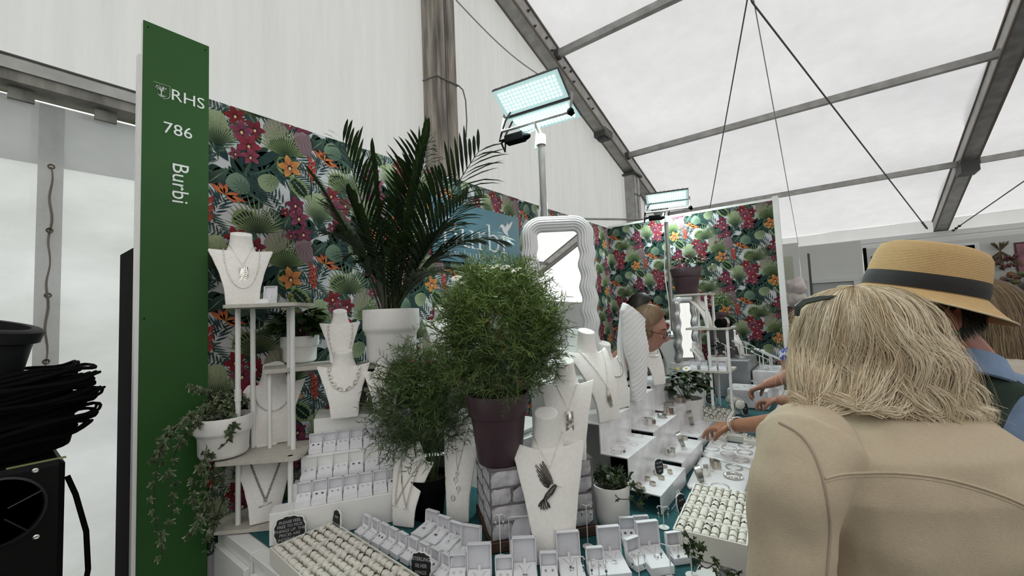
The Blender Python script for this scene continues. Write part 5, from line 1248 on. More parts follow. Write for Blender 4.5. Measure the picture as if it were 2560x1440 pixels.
def areca(e, base, fronds, seed=1):
    q = random.Random(seed)
    for (tip, drop, sweep) in fronds:
        B = Vector((q.uniform(-.03, .03), q.uniform(-.03, .03), base)); T = Vector(tip)
        mid = B.lerp(T, .5)+Vector((0, 0, drop)); n = 26; pts = []
        for k in range(n+1): t = k/n; pts.append(B*(1-t)**2+mid*2*t*(1-t)+T*t*t)
        m = MB(); m.col = (.018, .032, .008); m.tube(pts, [.0035*(1-.8*k/n)+.0005 for k in range(n+1)], 5)
        S = (T-B).cross(Vector((0, 0, 1))); S = S.normalized() if S.length > 1e-3 else Vector((1, 0, 0))
        L = (T-B).length
        for k in range(8, n+1):
            t = k/n; c = pts[k]; tan = (pts[min(k+1, n)]-pts[k-1]).normalized(); ll = L*.36*sin(pi*(.15+.75*(t-.3)/.7))**.7*q.uniform(.85, 1.1)
            for s_ in (1, -1):
                sd = (tan.cross(Vector((0, 0, 1)))*s_); sd = sd.normalized() if sd.length > .05 else S*s_
                d = (tan*(.75)+sd*.75+Vector((0, 0, .18))).normalized(); dr = .30*ll*(.6+.8*q.random())
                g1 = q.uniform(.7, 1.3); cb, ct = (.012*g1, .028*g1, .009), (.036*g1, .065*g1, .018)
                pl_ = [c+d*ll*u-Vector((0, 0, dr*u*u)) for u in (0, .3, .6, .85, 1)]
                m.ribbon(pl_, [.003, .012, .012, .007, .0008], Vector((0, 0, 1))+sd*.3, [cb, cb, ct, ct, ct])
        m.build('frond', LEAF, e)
# palm
PZ = 1.421; Pp = on_z(981, 905, PZ); tp = depth(Pp)
pr_ = 69*tp/FPX
pe = pot('potted_palm', 'tall areca palm in a large white stepped pot on the crate shelf', (Pp.x, Pp.y+.0, PZ), pr_, 132*tp/FPX, CERAM, 'step')
tips = [((858, 352), .02, 0), ((1072, 345), .01, 0), ((1052, 372), .0, 0), ((1196, 380), .09, 0), ((1248, 600), .22, 0), ((790, 452), .05, 0), ((838, 585), .16, 0), ((868, 640), .18, 0), ((1180, 690), .2, 0), ((1165, 500), .10, 0), ((930, 395), .0, 0), ((1015, 470), .02, 0),
        ((1105, 450), .05, 0), ((1190, 600), .18, 0), ((870, 490), .06, 0), ((950, 560), .05, 0), ((900, 560), .10, 0), ((1080, 600), .08, 0), ((1010, 600), .04, 0), ((1135, 560), .12, 0), ((905, 655), .12, 0), ((1095, 680), .12, 0), ((830, 520), .10, 0), ((1040, 420), .03, 0), ((985, 520), .03, 0), ((1150, 640), .16, 0)]
fr_ = []
for i, ((px, py), d, s_) in enumerate(tips):
    q = at(px, py, tp+[-.12, .02, -.05, -.18, .04, -.02][i % 6]); fr_.append(((q-Pp)-Vector((0, 0, 0)), d, s_))
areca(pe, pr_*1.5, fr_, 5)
m = MB(); m.col = (.03, .04, .012)
for k in range(16): a = k*2.4; m.tube([Vector((.03*cos(a), .03*sin(a), .09)), Vector((.035*cos(a), .035*sin(a), .25)), Vector((.05*cos(a), .05*sin(a), .42))], [.006, .005, .003], 6)
m.build('stems', LEAF, pe, True)
# feathery plants
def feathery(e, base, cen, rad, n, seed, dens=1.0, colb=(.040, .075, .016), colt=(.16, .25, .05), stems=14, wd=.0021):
    q = random.Random(seed); m = MB(); cen = Vector(cen)
    for k in range(stems):
        a = q.random()*2*pi; rr = sqrt(q.random())*.8; T = cen+Vector((rad[0]*rr*cos(a), rad[1]*rr*sin(a), rad[2]*(q.uniform(-.2, .8)))); B = Vector((.03*cos(a), .03*sin(a), base)); m.col = (.035, .06, .012)
        m.tube([B, B.lerp(T, .5)+Vector((0, 0, .03)), T], [.003, .0022, .001], 5)
    m.build('stems', LEAF, e, True)
    m = MB()
    def spray(p, d, L, lvl, sh):
        d = d.normalized(); nseg = 3; P_ = [p]
        for i in range(nseg): d = (d+Vector((q.uniform(-.2, .2), q.uniform(-.2, .2), q.uniform(-.15, .12)))).normalized(); P_.append(P_[-1]+d*L/nseg)
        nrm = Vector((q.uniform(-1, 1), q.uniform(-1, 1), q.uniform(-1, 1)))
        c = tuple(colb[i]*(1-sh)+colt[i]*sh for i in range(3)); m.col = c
        m.ribbon(P_, [wd*1.1, wd, wd*.9, wd*.4], nrm)
        if lvl > 0:
            for i in range(1, nseg+1):
                for s_ in (1, -1):
                    side = d.cross(Vector((q.uniform(-1, 1), q.uniform(-1, 1), .6))).normalized()*s_
                    spray(P_[i], d*.8+side*.9, L*.48, lvl-1, min(1, sh+.1))
    for k in range(n):
        a = q.random()*2*pi; u = q.uniform(-1, 1); rr = q.uniform(.35, 1)**.5
        dirv = Vector((sqrt(1-u*u)*cos(a), sqrt(1-u*u)*sin(a), u)); p = cen+Vector((dirv.x*rad[0], dirv.y*rad[1], dirv.z*rad[2]))*rr*.86
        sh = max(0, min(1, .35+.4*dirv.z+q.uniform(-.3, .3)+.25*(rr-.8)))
        spray(p, dirv*.6+Vector((0, 0, .5)), rad[0]*.46*q.uniform(.6, 1.4), 2, sh)
    o = m.build('foliage', LEAF, e); o['kind'] = 'stuff'; return o
def daisy(e, p, r, nrm, petal, centre, seed=0, n=10, nm='flower'):
    q = random.Random(seed); m = MB(); Z = Vector(nrm).normalized(); X = Z.orthogonal().normalized(); Y = Z.cross(X); p = Vector(p)
    for k in range(n):
        a = 2*pi*k/n+q.uniform(-.1, .1); d = X*cos(a)+Y*sin(a); m.ribbon([p+d*r*.15, p+d*r*.5+Z*r*.16, p+d*r*.8+Z*r*.10, p+d*r-Z*r*.05], [r*.2, r*.44, r*.42, r*.15], Z)
    o = m.build(nm, petal, e); m = MB(); m.sphere(p+Z*r*.08, r*.26, 10, 6, (1, 1, .6)); m.build('flower_centre', centre, o, True); return o
WP_ = mat('white_petal', (.75, .75, .70), .6, sub=0); YC = mat('yellow_centre', (.55, .36, .05), .8); RP = mat('red_petal', (.20, .02, .04), .6); PP = mat('pink_petal', (.30, .05, .10), .6)
Pq = on_z(1250, 1152, ZP); tq = depth(Pq); rq = 81*tq/FPX
fe = pot('potted_marguerite', 'feathery green daisy bush with white flowers in a purple pot on the plinth', (Pq.x, Pq.y+.0, ZP+.001), rq, 168*tq/FPX, PURPLE, 'taper')
cf = at(1252, 835, tq)-Pq
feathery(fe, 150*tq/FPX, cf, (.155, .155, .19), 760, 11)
for i, (px, py) in enumerate(((1148, 698), (1160, 706), (1208, 676), (1206, 690), (1238, 668), (1262, 670), (1275, 668), (1290, 676), (1140, 696))):
    q = at(px, py, tq+[-.06, -.03, 0, .03, -.05, -.02, .02][i % 7])-Pq; daisy(fe, q, .019 if i % 3 else .015, (-.25+.2*(i % 3), -.45, .8), WP_, YC, i)
# darker feathery plant behind
Pk = on_z(1068, 1170, 1.0); Pk = at(1068, 1150, 1.46); Pk.z = ZT+.003
ck = at(1065, 1020, 1.52)-Pk
fk = pot('potted_cosmos', 'dark feathery cosmos plant with small pink flowers in a black pot behind the short bust', (Pk.x, Pk.y, ZT+.003), .075, .14, BLACK, 'taper')
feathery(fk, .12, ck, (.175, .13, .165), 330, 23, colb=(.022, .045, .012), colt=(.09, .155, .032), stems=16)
for i, (px, py) in enumerate(((1033, 902), (1066, 908), (1078, 903), (1335, 885))[:3]): daisy(fk, at(px, py, 1.5)-Pk, .014, (-.2, -.2, 1), PP, YC, i)
# broad leaved plants
def broad_leaf(L, W, fold=.15, teeth=0):
    m = MB(); n = 9; vs = []
    for k in range(n+1):
        t = k/n; w_ = W/2*sin(pi*min(1, t**.75))**.8; w_ *= 1+teeth*(k % 2)*.18
        y = L*t; z = .25*L*t-.35*L*t*t
        vs += [(-w_, y, z+w_*fold), (0, y, z), (w_, y, z+w_*fold)]
    m.add(vs, [(3*k+a, 3*k+a+1, 3*k+a+4, 3*k+a+3) for k in range(n) for a in (0, 1)]); return m
def bushy(e, cen, rad, n, mesh_list, seed, tilt=.4, smin=.7, smax=1.15, lowbias=0):
    q = random.Random(seed); cen = Vector(cen)
    for k in range(n):
        a = q.random()*2*pi; u = q.uniform(-.55-lowbias, 1); s2 = sqrt(max(0, 1-min(1, u*u))); rr = q.uniform(.35, .95)
        d = Vector((s2*cos(a), s2*sin(a), u)); p = cen+Vector((d.x*rad[0], d.y*rad[1], d.z*rad[2]))*rr
        o = put('leaf', q.choice(mesh_list), e, p); out = Vector((d.x, d.y, .25-.3*q.random())).normalized()
        rz = atan2(-out.x, out.y); o.rotation_euler = (q.uniform(-.5, .5), q.uniform(-.5, .5), rz+q.uniform(-.5, .5)); s_ = q.uniform(smin, smax); o.scale = (s_,)*3
def cmat(nm, c, **k): return mat(nm, c, .5, noise_amt=.3, nscale=30, **k)
DL = [data_of(broad_leaf(.062, .036, .2, 1), cmat('dahlia_leaf', (.024, .050, .012))), data_of(broad_leaf(.050, .030, .25, 1), cmat('dahlia_leaf_dark', (.014, .030, .009))), data_of(broad_leaf(.045, .028, .2, 1), cmat('dahlia_leaf_light', (.045, .080, .018)))]
def stems(e, cen, h0, n, seed, c=(.03, .05, .012), r=.002):
    q = random.Random(seed); m = MB(); m.col = c
    for k in range(n): a = q.random()*6.28; T = Vector(cen)+Vector((.05*cos(a), .05*sin(a), .02*q.random())); m.tube([Vector((.01*cos(a), .01*sin(a), h0)), Vector((.02*cos(a), .02*sin(a), (h0+T.z)/2)), T], r, 5)
    m.build('stems', LEAF, e, True)
P = on_z(750, 905, 1.434); t = depth(P); e = pot('potted_dahlia', 'bushy dark leaved plant with yellow buds in a white pot on the cream shelf', (P.x, P.y, 1.434), 44*t/FPX, 65*t/FPX, CERAM, 'step')
cc = at(742, 812, t)-P; stems(e, cc, .07, 12, 1); bushy(e, cc, (.115, .10, .075), 150, DL, 2, smin=.9, smax=1.35)
for i, (px, py) in enumerate(((728, 738), (733, 774), (722, 742), (770, 750))):
    m = MB(); q = at(px, py, t-.03)-P; m.sphere(q, .009, 10, 7, (1, 1, .8)); m.tube([q, q-Vector((0, 0, .05))], .0015, 5); m.build('bud', mat('yellow_bud', (.16, .17, .03), .7), e, True)
daisy(e, at(712, 775, t-.03)-P, .024, (-.3, -.7, .5), mat('cream_petal', (.50, .50, .44), .7), YC, 3, 14)
P = on_z(1728, 1045, ZT+.003); t = depth(P)
P = at(1722, 1043, 2.1); P.z = on_z(1722, 1043, ZT).z; P = on_z(1722, 1075, ZT+.003); t = depth(P)
e = pot('potted_dahlia', 'dark leafy dahlia with one white bloom in a white pot beside the far busts', (P.x, P.y, ZT+.003), 38*t/FPX, 80*t/FPX, CERAM, 'round')
cc = at(1708, 958, t)-P; stems(e, cc, .1, 12, 4); bushy(e, cc, (.125, .11, .09), 100, DL, 5, smin=.9, smax=1.4)
daisy(e, at(1716, 922, t-.05)-P, .024, (-.1, -.5, .9), WP_, YC, 3, 16); daisy(e, at(1694, 921, t-.05)-P, .010, (-.1, -.5, .9), YC, YC, 3, 10)
# ------------------------------------------------------------------ ivies
def ivy_mesh(sz, c0, c1, edge=None):
    m = MB(); out = []
    spec = [(0, 1.0), (18, .62), (34, .42), (55, .82), (75, .45), (95, .40), (120, .55), (150, .36), (180, .12)]
    angs = [(a, r) for a, r in spec]+[(360-a, r) for a, r in spec[1:-1]][::-1]
    n = len(angs); m.col = c0; vs = [(0, 0, .0)]
    for a, r in angs: th = radians(a+90); vs.append((sz*r*cos(th)*.62*.9, sz*(r*sin(th)*.62)+sz*.0, sz*(.10 if r > .7 else -.02)-sz*.05))
    for a, r in angs: th = radians(a+90); vs.append((sz*r*cos(th)*.62, sz*(r*sin(th)*.70), sz*(-.10 if r > .7 else 0)-sz*.05))
    o = m.add(vs, [(0, 1+i, 1+(i+1) % n) for i in range(n)]+[(1+i, 1+n+i, 1+n+(i+1) % n, 1+(i+1) % n) for i in range(n)])
    for i in range(n): m.c[1+n+i] = edge or c1; m.c[1+i] = c1
    return data_of(m, LEAF)
IVG = [ivy_mesh(.034, (.05, .08, .03), (.08, .12, .05), (.42, .46, .28)), ivy_mesh(.028, (.06, .09, .04), (.10, .13, .07), (.48, .50, .33)), ivy_mesh(.038, (.035, .06, .022), (.06, .09, .038), (.34, .38, .22))]
IVD = [ivy_mesh(.036, (.012, .026, .008), (.022, .042, .012)), ivy_mesh(.028, (.016, .034, .010), (.030, .055, .014)), ivy_mesh(.032, (.03, .06, .015), (.055, .095, .022))]
def vine(e, O, pts, leaves, step, seed, r=.0014, sc=(.7, 1.15)):
    q = random.Random(seed); P = [Vector(p)-O for p in pts]; S = []
    for i in range(len(P)-1):
        a, b, c, d = P[max(i-1, 0)], P[i], P[i+1], P[min(i+2, len(P)-1)]
        for k in range(8): t = k/8; S.append(.5*((2*b)+(c-a)*t+(2*a-5*b+4*c-d)*t*t+(-a+3*b-3*c+d)*t**3))
    S.append(P[-1]); m = MB(); m.col = (.03, .028, .012); m.tube(S, r, 5); m.build('vine', LEAF, e)
    acc = 0
    for i in range(1, len(S)):
        acc += (S[i]-S[i-1]).length
        if acc > step:
            acc = 0; o = put('leaf', q.choice(leaves), e, S[i]+Vector((q.uniform(-.012, .012), q.uniform(-.012, .012), q.uniform(-.008, .008))))
            v = e.matrix_world; o.rotation_euler = (radians(q.uniform(40, 110)), q.uniform(-.6, .6), face_cam(O+S[i])+q.uniform(-.8, .8)+pi*0); o.rotation_euler[0] = radians(90)+q.uniform(-.7, .4)
            o.rotation_euler[1] = pi+q.uniform(-.9, .9); o.rotation_euler[2] += pi*0; s_ = q.uniform(*sc); o.scale = (s_,)*3
def mound(e, cen, rad, n, leaves, seed, sc=(.7, 1.2)):
    q = random.Random(seed)
    for k in range(n):
        a = q.random()*6.28; u = q.uniform(-.3, 1); s2 = sqrt(1-u*u); d = Vector((s2*cos(a), s2*sin(a), u)); rr = q.uniform(.5, 1)
        o = put('leaf', q.choice(leaves), e, Vector(cen)+Vector((d.x*rad[0], d.y*rad[1], d.z*rad[2]))*rr); o.rotation_euler = (q.uniform(.2, 1.5), q.uniform(-.5, .5)+pi*(q.random() < .4), q.uniform(0, 6.28)); s_ = q.uniform(*sc); o.scale = (s_,)*3
P = on_z(560, 1120, 1.155); t = depth(P); P = at(560, 1122, t-.08); O = Vector((P.x, P.y, 1.156))
e = pot('potted_ivy', 'trailing variegated ivy in a white pot on the middle rack shelf', O, 59*t/FPX, 92*t/FPX, CERAM, 'step')
top = at(560, 1012, t)-O; mound(e, top, (.095, .08, .05), 170, IVG, 3)
V = lambda *l: [at(x, y, tt) for x, y, tt in l]
u_ = 1.20
vine(e, O, V((555, 1020, t), (510, 1020, t-.12), (470, 1045, u_), (425, 1085, u_), (395, 1125, u_), (378, 1152, u_)), IVG, .007, 1)
vine(e, O, V((550, 1030, t), (500, 1050, t-.14), (460, 1090, u_), (432, 1150, u_), (425, 1220, u_), (430, 1280, u_), (408, 1340, u_), (402, 1390, u_)), IVG, .020, 2, sc=(.7, 1.0))
vine(e, O, V((545, 1020, t), (500, 1035, t-.12), (450, 1060, u_), (410, 1100, u_), (392, 1180, u_), (385, 1260, u_), (392, 1330, u_)), IVG, .024, 21, sc=(.6, .9))
vine(e, O, V((560, 1020, t-.06), (545, 1090, t-.13), (540, 1160, t-.13), (530, 1230, t-.13), (540, 1310, t-.12)), IVG, .0065, 3)
vine(e, O, V((540, 1025, t-.06), (518, 1110, t-.15), (508, 1190, t-.16), (515, 1270, t-.16), (500, 1320, t-.17)), IVG, .007, 4)
vine(e, O, V((530, 1130, t-.14), (500, 1170, u_), (480, 1230, u_), (490, 1290, u_), (478, 1340, u_)), IVG, .013, 24)
vine(e, O, V((565, 1020, t-.06), (590, 1060, t-.13), (575, 1090, t-.13), (556, 1140, t-.13), (548, 1200, t-.13)), [IVG[2]], .013, 5, sc=(.9, 1.2))
vine(e, O, V((545, 1015, t), (520, 985, t-.06), (495, 975, t-.14), (482, 965, u_+.05)), IVG, .009, 6, sc=(.5, .8))
vine(e, O, V((540, 1160, t-.13), (560, 1230, t-.13), (540, 1300, t-.13), (524, 1375, t-.13)), IVG, .014, 8)
P = on_z(1532, 1310, ZT+.003); t = depth(P); O = Vector((P.x, P.y, ZT+.0035)); e = pot('potted_ivy', 'dark green ivy in a white pot between plinth and marble stands', O, 46*t/FPX, 100*t/FPX, CERAM, 'round')
top = at(1530, 1200, t)-O; mound(e, top, (.055, .05, .045), 46, IVD, 13, (.8, 1.2))
vine(e, O, V((1530, 1215, t), (1580, 1215, t-.03), (1605, 1235, t-.04), (1590, 1262, t-.05)), IVD, .014, 12)
vine(e, O, V((1530, 1215, t), (1545, 1245, t-.07), (1580, 1250, t-.08), (1600, 1270, t-.08)), IVD[2:], .03, 13, sc=(.6, .9))
vine(e, O, V((1520, 1215, t), (1500, 1175, t), (1492, 1160, t)), IVD, .014, 14)
P = on_z(1760, 1440, ZT+.003); t = depth(P); O = Vector((P.x, P.y, ZT+.004)); e = thing('ivy_sprig', 'bright green ivy sprigs trailing over the counter before the right ring trays', 'plant', O)
mound(e, at(1738, 1380, t)-O, (.028, .025, .03), 20, IVD[1:], 33, (.6, .9))
vine(e, O, V((1735, 1395, t), (1765, 1420, t-.01), (1790, 1408, t-.02), (1800, 1425, t-.03), (1835, 1425, t-.04), (1850, 1445, t-.05)), IVD[1:], .013, 15, sc=(.6, .9)); vine(e, O, V((1738, 1390, t), (1725, 1350, t), (1712, 1325, t)), IVD[1:], .012, 16, sc=(.5, .7))
# ================================================================== SECOND RACK and the things on it
YR = 2.86
def X2(px, py): return on_y(px, py, YR)
a0, a1 = X2(1682, 738), X2(1768, 738); b0, b1 = X2(1712, 822), X2(1822, 822); d0, d1 = X2(1722, 926), X2(1824, 928)
rk2 = thing('shelf_rack', 'white three shelf rack with round poles near the patterned side wall', 'shelf', (b0.x, YR, ZT+.003))
for (p, q) in ((a0, a1), (b0, b1), (d0, d1)):
    z = p.z-ZT; m = MB(); rounded(p.x-b0.x, q.x-b0.x, 0, .26, z-.012, z, .02, m); m.build('shelf', CREAM, rk2)
for x, y, zt_ in ((a1.x-b0.x-.015, .02, a0.z-ZT), (b1.x-b0.x-.015, .02, b0.z-ZT), (a0.x-b0.x+.10, .22, a0.z-ZT), (.005+.02, .02, d0.z-ZT), (a1.x-b0.x-.02, .24, a0.z-ZT)):
    m = MB(); m.lathe([(.009, 0), (.009, zt_-.012)], 12, c=(x, y)); m.build('pole', WHITE, rk2, True)
def P8_(px, z, dy=.12): q = on_y(px, 800, YR+dy); q.z = z; return q
# petunias in purple pot on top
P = P8_(1722, a0.z+.001); t = depth(P); e = pot('potted_petunia', 'red and purple petunias in a purple pot on top of the far rack', P, 37*t/FPX, 66*t/FPX, PURPLE, 'taper')
PL = [data_of(broad_leaf(.036, .018, .2), cmat('petunia_leaf', (.06, .12, .022))), data_of(broad_leaf(.03, .015, .2), cmat('petunia_leaf_light', (.11, .18, .035)))]
cc = at(1722, 655, t)-P; bushy(e, cc, (.125, .10, .045), 120, PL, 41, smin=.6, smax=1.1); cc2 = at(1772, 690, t-.05)-P; bushy(e, cc2, (.05, .06, .11), 70, PL, 42, smin=.5, smax=.9)
for i, (px, py) in enumerate(((1680, 622), (1700, 628), (1650, 643), (1735, 618), (1722, 640), (1790, 606), (1808, 642), (1766, 617), (1748, 668), (1778, 675), (1690, 640), (1760, 625))):
    daisy(e, at(px, py, t-.10)-P, .015, (-.3, -.9, .3), MATS['red_petal'] if i % 3 else mat('purple_petal', (.07, .01, .06), .6), mat('dark_centre', (.02, .005, .01), .8), i, 5)
# cacti poking above the wall near the second lamp
for px, py, h, nm in ((1690, 540, .13, 'taller'), (1730, 537, .09, 'shorter')):
    p = at(px, py, 3.1); g_ = MB(); g_.sphere((0, 0, h*.3), .022, 10, 7, (1, 1, h*.3/.022)); g_.sphere((0, 0, h*.8), .016, 10, 7, (1, 1, h*.28/.016))
# busts on the far rack
def far_bust(px, z, H, lab, rz, dy=.1, W=1.2, nk='U'):
    p = P8_(px, z+.001, dy); B = Bust(H, False, W); e_ = thing('necklace_bust', lab, 'bust', p, rz, 'white linen necklace busts'); B.mesh().build('form', BM, e_, True, angle=50)
    m = MB(); chain_links(m, neck_path(B, .17, .76, .45, nk, 20, .003), .010, .007, .0016); necklace(Vector(p), rz, z, 'silver necklace on the %s' % lab, [('chain', m, SILVER)])
far_bust(1772, b0.z, .235, 'white bust on the middle shelf of the far rack', 1.3); far_bust(1752, d0.z, .17, 'small white bust on the lowest shelf of the far rack', 1.3, .12)
P = P8_(1790, d0.z+.001, .16); t = depth(P); e = pot('potted_verbena', 'dark plant with tiny white and purple flowers in a white pot on the far rack', P, 26*t/FPX, 30*t/FPX, CERAM, 'round')
bushy(e, (0, 0, .13), (.075, .07, .07), 110, [data_of(broad_leaf(.025, .012, .2), cmat('dark_tiny_leaf', (.010, .020, .008)))], 51, smin=.7)
q_ = random.Random(8)
for i in range(10): daisy(e, (q_.uniform(.0, .10), q_.uniform(-.09, -.03), q_.uniform(.03, .2)), .009, (.2, -1, .2), WP_ if i % 2 else MATS['purple_petal'], YC, i, 6)
for i, px in enumerate((1726, 1752, 1774, 1797)):
    P = P8_(px, d0.z+.001, .05); place_box('s', P, .25, 'open white ring box, %s from the left on the far rack' % ORD[i], 'ring boxes on the far rack', 'studs', 'pair of studs in the %s box on the far rack' % ORD[i], 3, .95)
m = MB(); 
P = P8_(1808, b0.z+.001, .08); e = thing('bracelet_drum', 'black velvet drum with wide silver cuff on the far rack', 'display stand', P, 1.1); m = MB(); m.lathe([(.028, -.05), (.028, .05)], 20, M=Matrix.Translation((0, 0, .03))@Matrix.Rotation(pi/2, 4, 'Y')); m.build('drum', BLACK, e, True)
o = put('cuff_bracelet', CUFF[1], None, P+Vector((0, -.0, .03))); o.rotation_euler = (0, pi/2, 1.1); o.scale = (1.15,)*3; tag(o, 'wide polished cuff around the black velvet drum', 'bracelet')
# wavy mirror behind the far rack
P = at(1722, 905, 3.05); wavy_mirror(0, .20, at(1715, 742, 3.05).z-P.z, P, face_cam(P, .75), 'wavy silver framed mirror standing behind the far rack', 4, .045, 0, mat('brushed_silver', (.6, .61, .62), .25, .7))
e = thing('mirror_stand', 'white block under the silver wavy mirror behind the far rack', 'stand', (P.x, P.y, 0), face_cam(P, .75)); m = MB(); m.bbox((-.10, -.05, 0), (.10, .09, P.z-.002), .003); m.build('body', WHITE, e)
# bracelet rolls
def broll(px, py, lab, n):
    P = on_z(px, py, ZT+.05); e = thing('bracelet_roll', lab, 'display roll', (P.x, P.y, ZT+.003), .55); M = Matrix.Translation((0, 0, .07))@Matrix.Rotation(pi/2, 4, 'X')
    m = MB(); m.lathe([(.024, -.001), (.029, .004), (.030, .01), (.030, -.14)][:3]+[(.030, .02)], 22, M=Matrix.Translation((0, -.0, .07))@Matrix.Rotation(pi/2, 4, 'X')); m = MB(); m.lathe([(.022, 0), (.028, .004), (.028, .16), (.022, .164)], 24, M=Matrix.Translation((0, 0, .07))@Matrix.Rotation(-pi/2, 4, 'X')); m.build('roll', VELVET, e, True)
    m = MB(); m.bbox((-.012, .05, 0), (.012, .11, .045), .002); m.build('foot', LET, e)
    base = Matrix.Translation(e.location)@Matrix.Rotation(.55, 4, 'Z')
    for k in range(n):
        b = MB(); chain_links(b, [Vector((.031*cos(a), .02+.022*k+.004*sin(a*2), .07+.031*sin(a))) for a in [j*2*pi/20 for j in range(21)]], .012, .008, .0018)
        o = b.build('chain_bracelet', SILVER, None, True); o.matrix_world = base; tag(o, 'silver chain bracelet on the %s, %s from its end' % (lab.split(' with')[0], ORD[k]), 'bracelet', 'bracelets on the white rolls')
broll(1852, 1022, 'nearer white bracelet roll with silver bracelets', 5); broll(1895, 1003, 'farther white bracelet roll with silver bracelets', 6)
# white step blocks at the far end with acrylic stands
def block(p0, p1, z0, z1, lab, mm=MARB): e = thing('display_block', lab, 'display block', (p0[0], p0[1], z0)); m = MB(); m.bbox((0, 0, 0), (p1[0]-p0[0], p1[1]-p0[1], z1-z0), .003); m.build('block', mm, e); return e
block((-.60, 3.16), (-.36, 3.40), ZT+.003, 1.02, 'low white marbled block with thin bangles behind the far rack'); block((-.74, 3.45), (-.50, 3.9), ZT+.003, 1.18, 'taller grey sided block in the far corner', mat('brushed_panel', (.32, .33, .34), .4, .4, .2, 8))
block((-.49, 3.52), (-.33, 3.9), ZT+.003, 1.10, 'white marbled block in the far right corner')
for i in range(6): lay(BANG[0], 'bangle', 0, 0, 1.02, 'thin bangle lying on the low marbled block, %s in line' % ORD[i], 'bangle', 'thin bangles on the far block') if 0 else tag(put('bangle', BANG[3], None, (-.56+.035*i, 3.2+.03*(i % 3)+.02*i, 1.0212)), 'thin bangle on the low marbled block, %s in line' % ORD[i], 'bangle', 'thin bangles on the far block')
AC = mat('frosted_acrylic', (.72, .73, .74), .15, spec=.6)
def ramp(P, rz, sc, lab):
    e = thing('watch_stand', lab, 'bracelet stand', P, rz, 'white acrylic bracelet stands'); m = MB(); m.bbox((-.02*sc, 0, 0), (.02*sc, .06*sc, .006), .001); m.tube([(0, .03*sc, 0), (0, .03*sc, .09*sc)], .004*sc, 6); m.build('post', AC, e)
    m = MB()
    for s_ in (-1, 1): m.box((-.05*sc, s_*.014*sc-.006*sc, 0), (.06*sc, s_*.014*sc+.006*sc, .005*sc), Matrix.Translation((0, .03*sc, .085*sc))@Matrix.Rotation(.5, 4, 'Y'))
    m.box((-.052*sc, -.024*sc, 0), (-.044*sc, .024*sc, .012*sc), Matrix.Translation((0, .03*sc, .085*sc))@Matrix.Rotation(.5, 4, 'Y')); m.build('sloping_arms', LET, e)
k = 0
for (x, y, z) in ((-.66, 3.55, 1.181), (-.56, 3.6, 1.181), (-.65, 3.75, 1.181), (-.44, 3.60, 1.101), (-.38, 3.72, 1.101), (-.43, 3.82, 1.101), (-.36, 3.58, 1.101), (-.42, 3.44, ZT+.004), (-.36, 3.30, ZT+.16) if 0 else (-.34, 3.44, ZT+.004), (-.55, 3.78, 1.181)):
    ramp((x, y, z), .3+.2*(k % 3), 1.15, 'white acrylic sloping bracelet stand, %s of the crowded far corner' % ORD[k]); k += 1
P = Vector((-.60, 3.85, 1.181)); B = Bust(.20, False, 1.3); e = thing('necklace_bust', 'white bust among acrylic stands in the far corner', 'bust', P, 1.2, 'white linen necklace busts'); B.mesh().build('form', BM, e, True, angle=50)
P = on_y(1800, 800, 3.6); P.z = 1.3; P = at(1800, 802, 3.35); 
e = pot('potted_herb', 'small leafy green plant in a purple pot behind the far rack', Vector((P.x, P.y, P.z-.02)), .065, .09, PURPLE, 'taper'); bushy(e, (0.03, 0, .17), (.10, .08, .09), 150, PL, 61, smin=.6, smax=.9)
block((P.x-.08, P.y-.08), (P.x+.08, P.y+.08), ZT+.003, P.z-.021, 'slim dark block carrying the small purple pot behind the far rack', DARK)
# inside the booth, behind the seller
e = thing('storage_cabinet', 'plain white storage cabinet inside the booth behind the seller', 'cabinet', (-1.30, 3.27, 0)); m = MB(); m.bbox((0, 0, 0), (.42, .46, 1.36), .004); m.build('body', WHITE, e); m = MB(); m.bbox((-.01, -.015, 1.36), (.43, .47, 1.385), .003); m.build('top', WHITE, e)
m = MB(); m.bbox((.01, -.012, .05), (.41, .0, 1.33), .002); m.build('door', WHITE, e)
e = thing('water_bottle', 'clear plastic water bottle with blue label on the storage cabinet', 'bottle', (-1.20, 3.42, 1.386)); m = MB(); m.lathe([(.03, 0), (.033, .01), (.033, .15), (.028, .17), (.012, .20), (.012, .215)], 18); m.build('body', mat('clear_plastic', (.8, .85, .9), .1, trans=.8), e, True); m = MB(); m.lathe([(.034, .09), (.034, .15)], 18, caps=False); m.build('label', mat('blue_label', (.03, .06, .25), .5), e, True); m = MB(); m.lathe([(.014, .212), (.014, .23)], 12); m.build('cap', MATS['blue_label'], e)
e = thing('tape_dispenser', 'small white dispenser with dark red roll on the storage cabinet', 'dispenser', (-1.06, 3.42, 1.386), .4); m = MB(); m.bbox((-.03, -.02, 0), (.03, .02, .10), .004); m.build('case', WHITE, e); m = MB(); m.lathe([(.022, 0), (.022, .004)], 16, M=Matrix.Translation((0, -.021, .06))@Matrix.Rotation(pi/2, 4, 'X')); m.build('red_roll', mat('dark_red', (.16, .01, .02), .5), e)
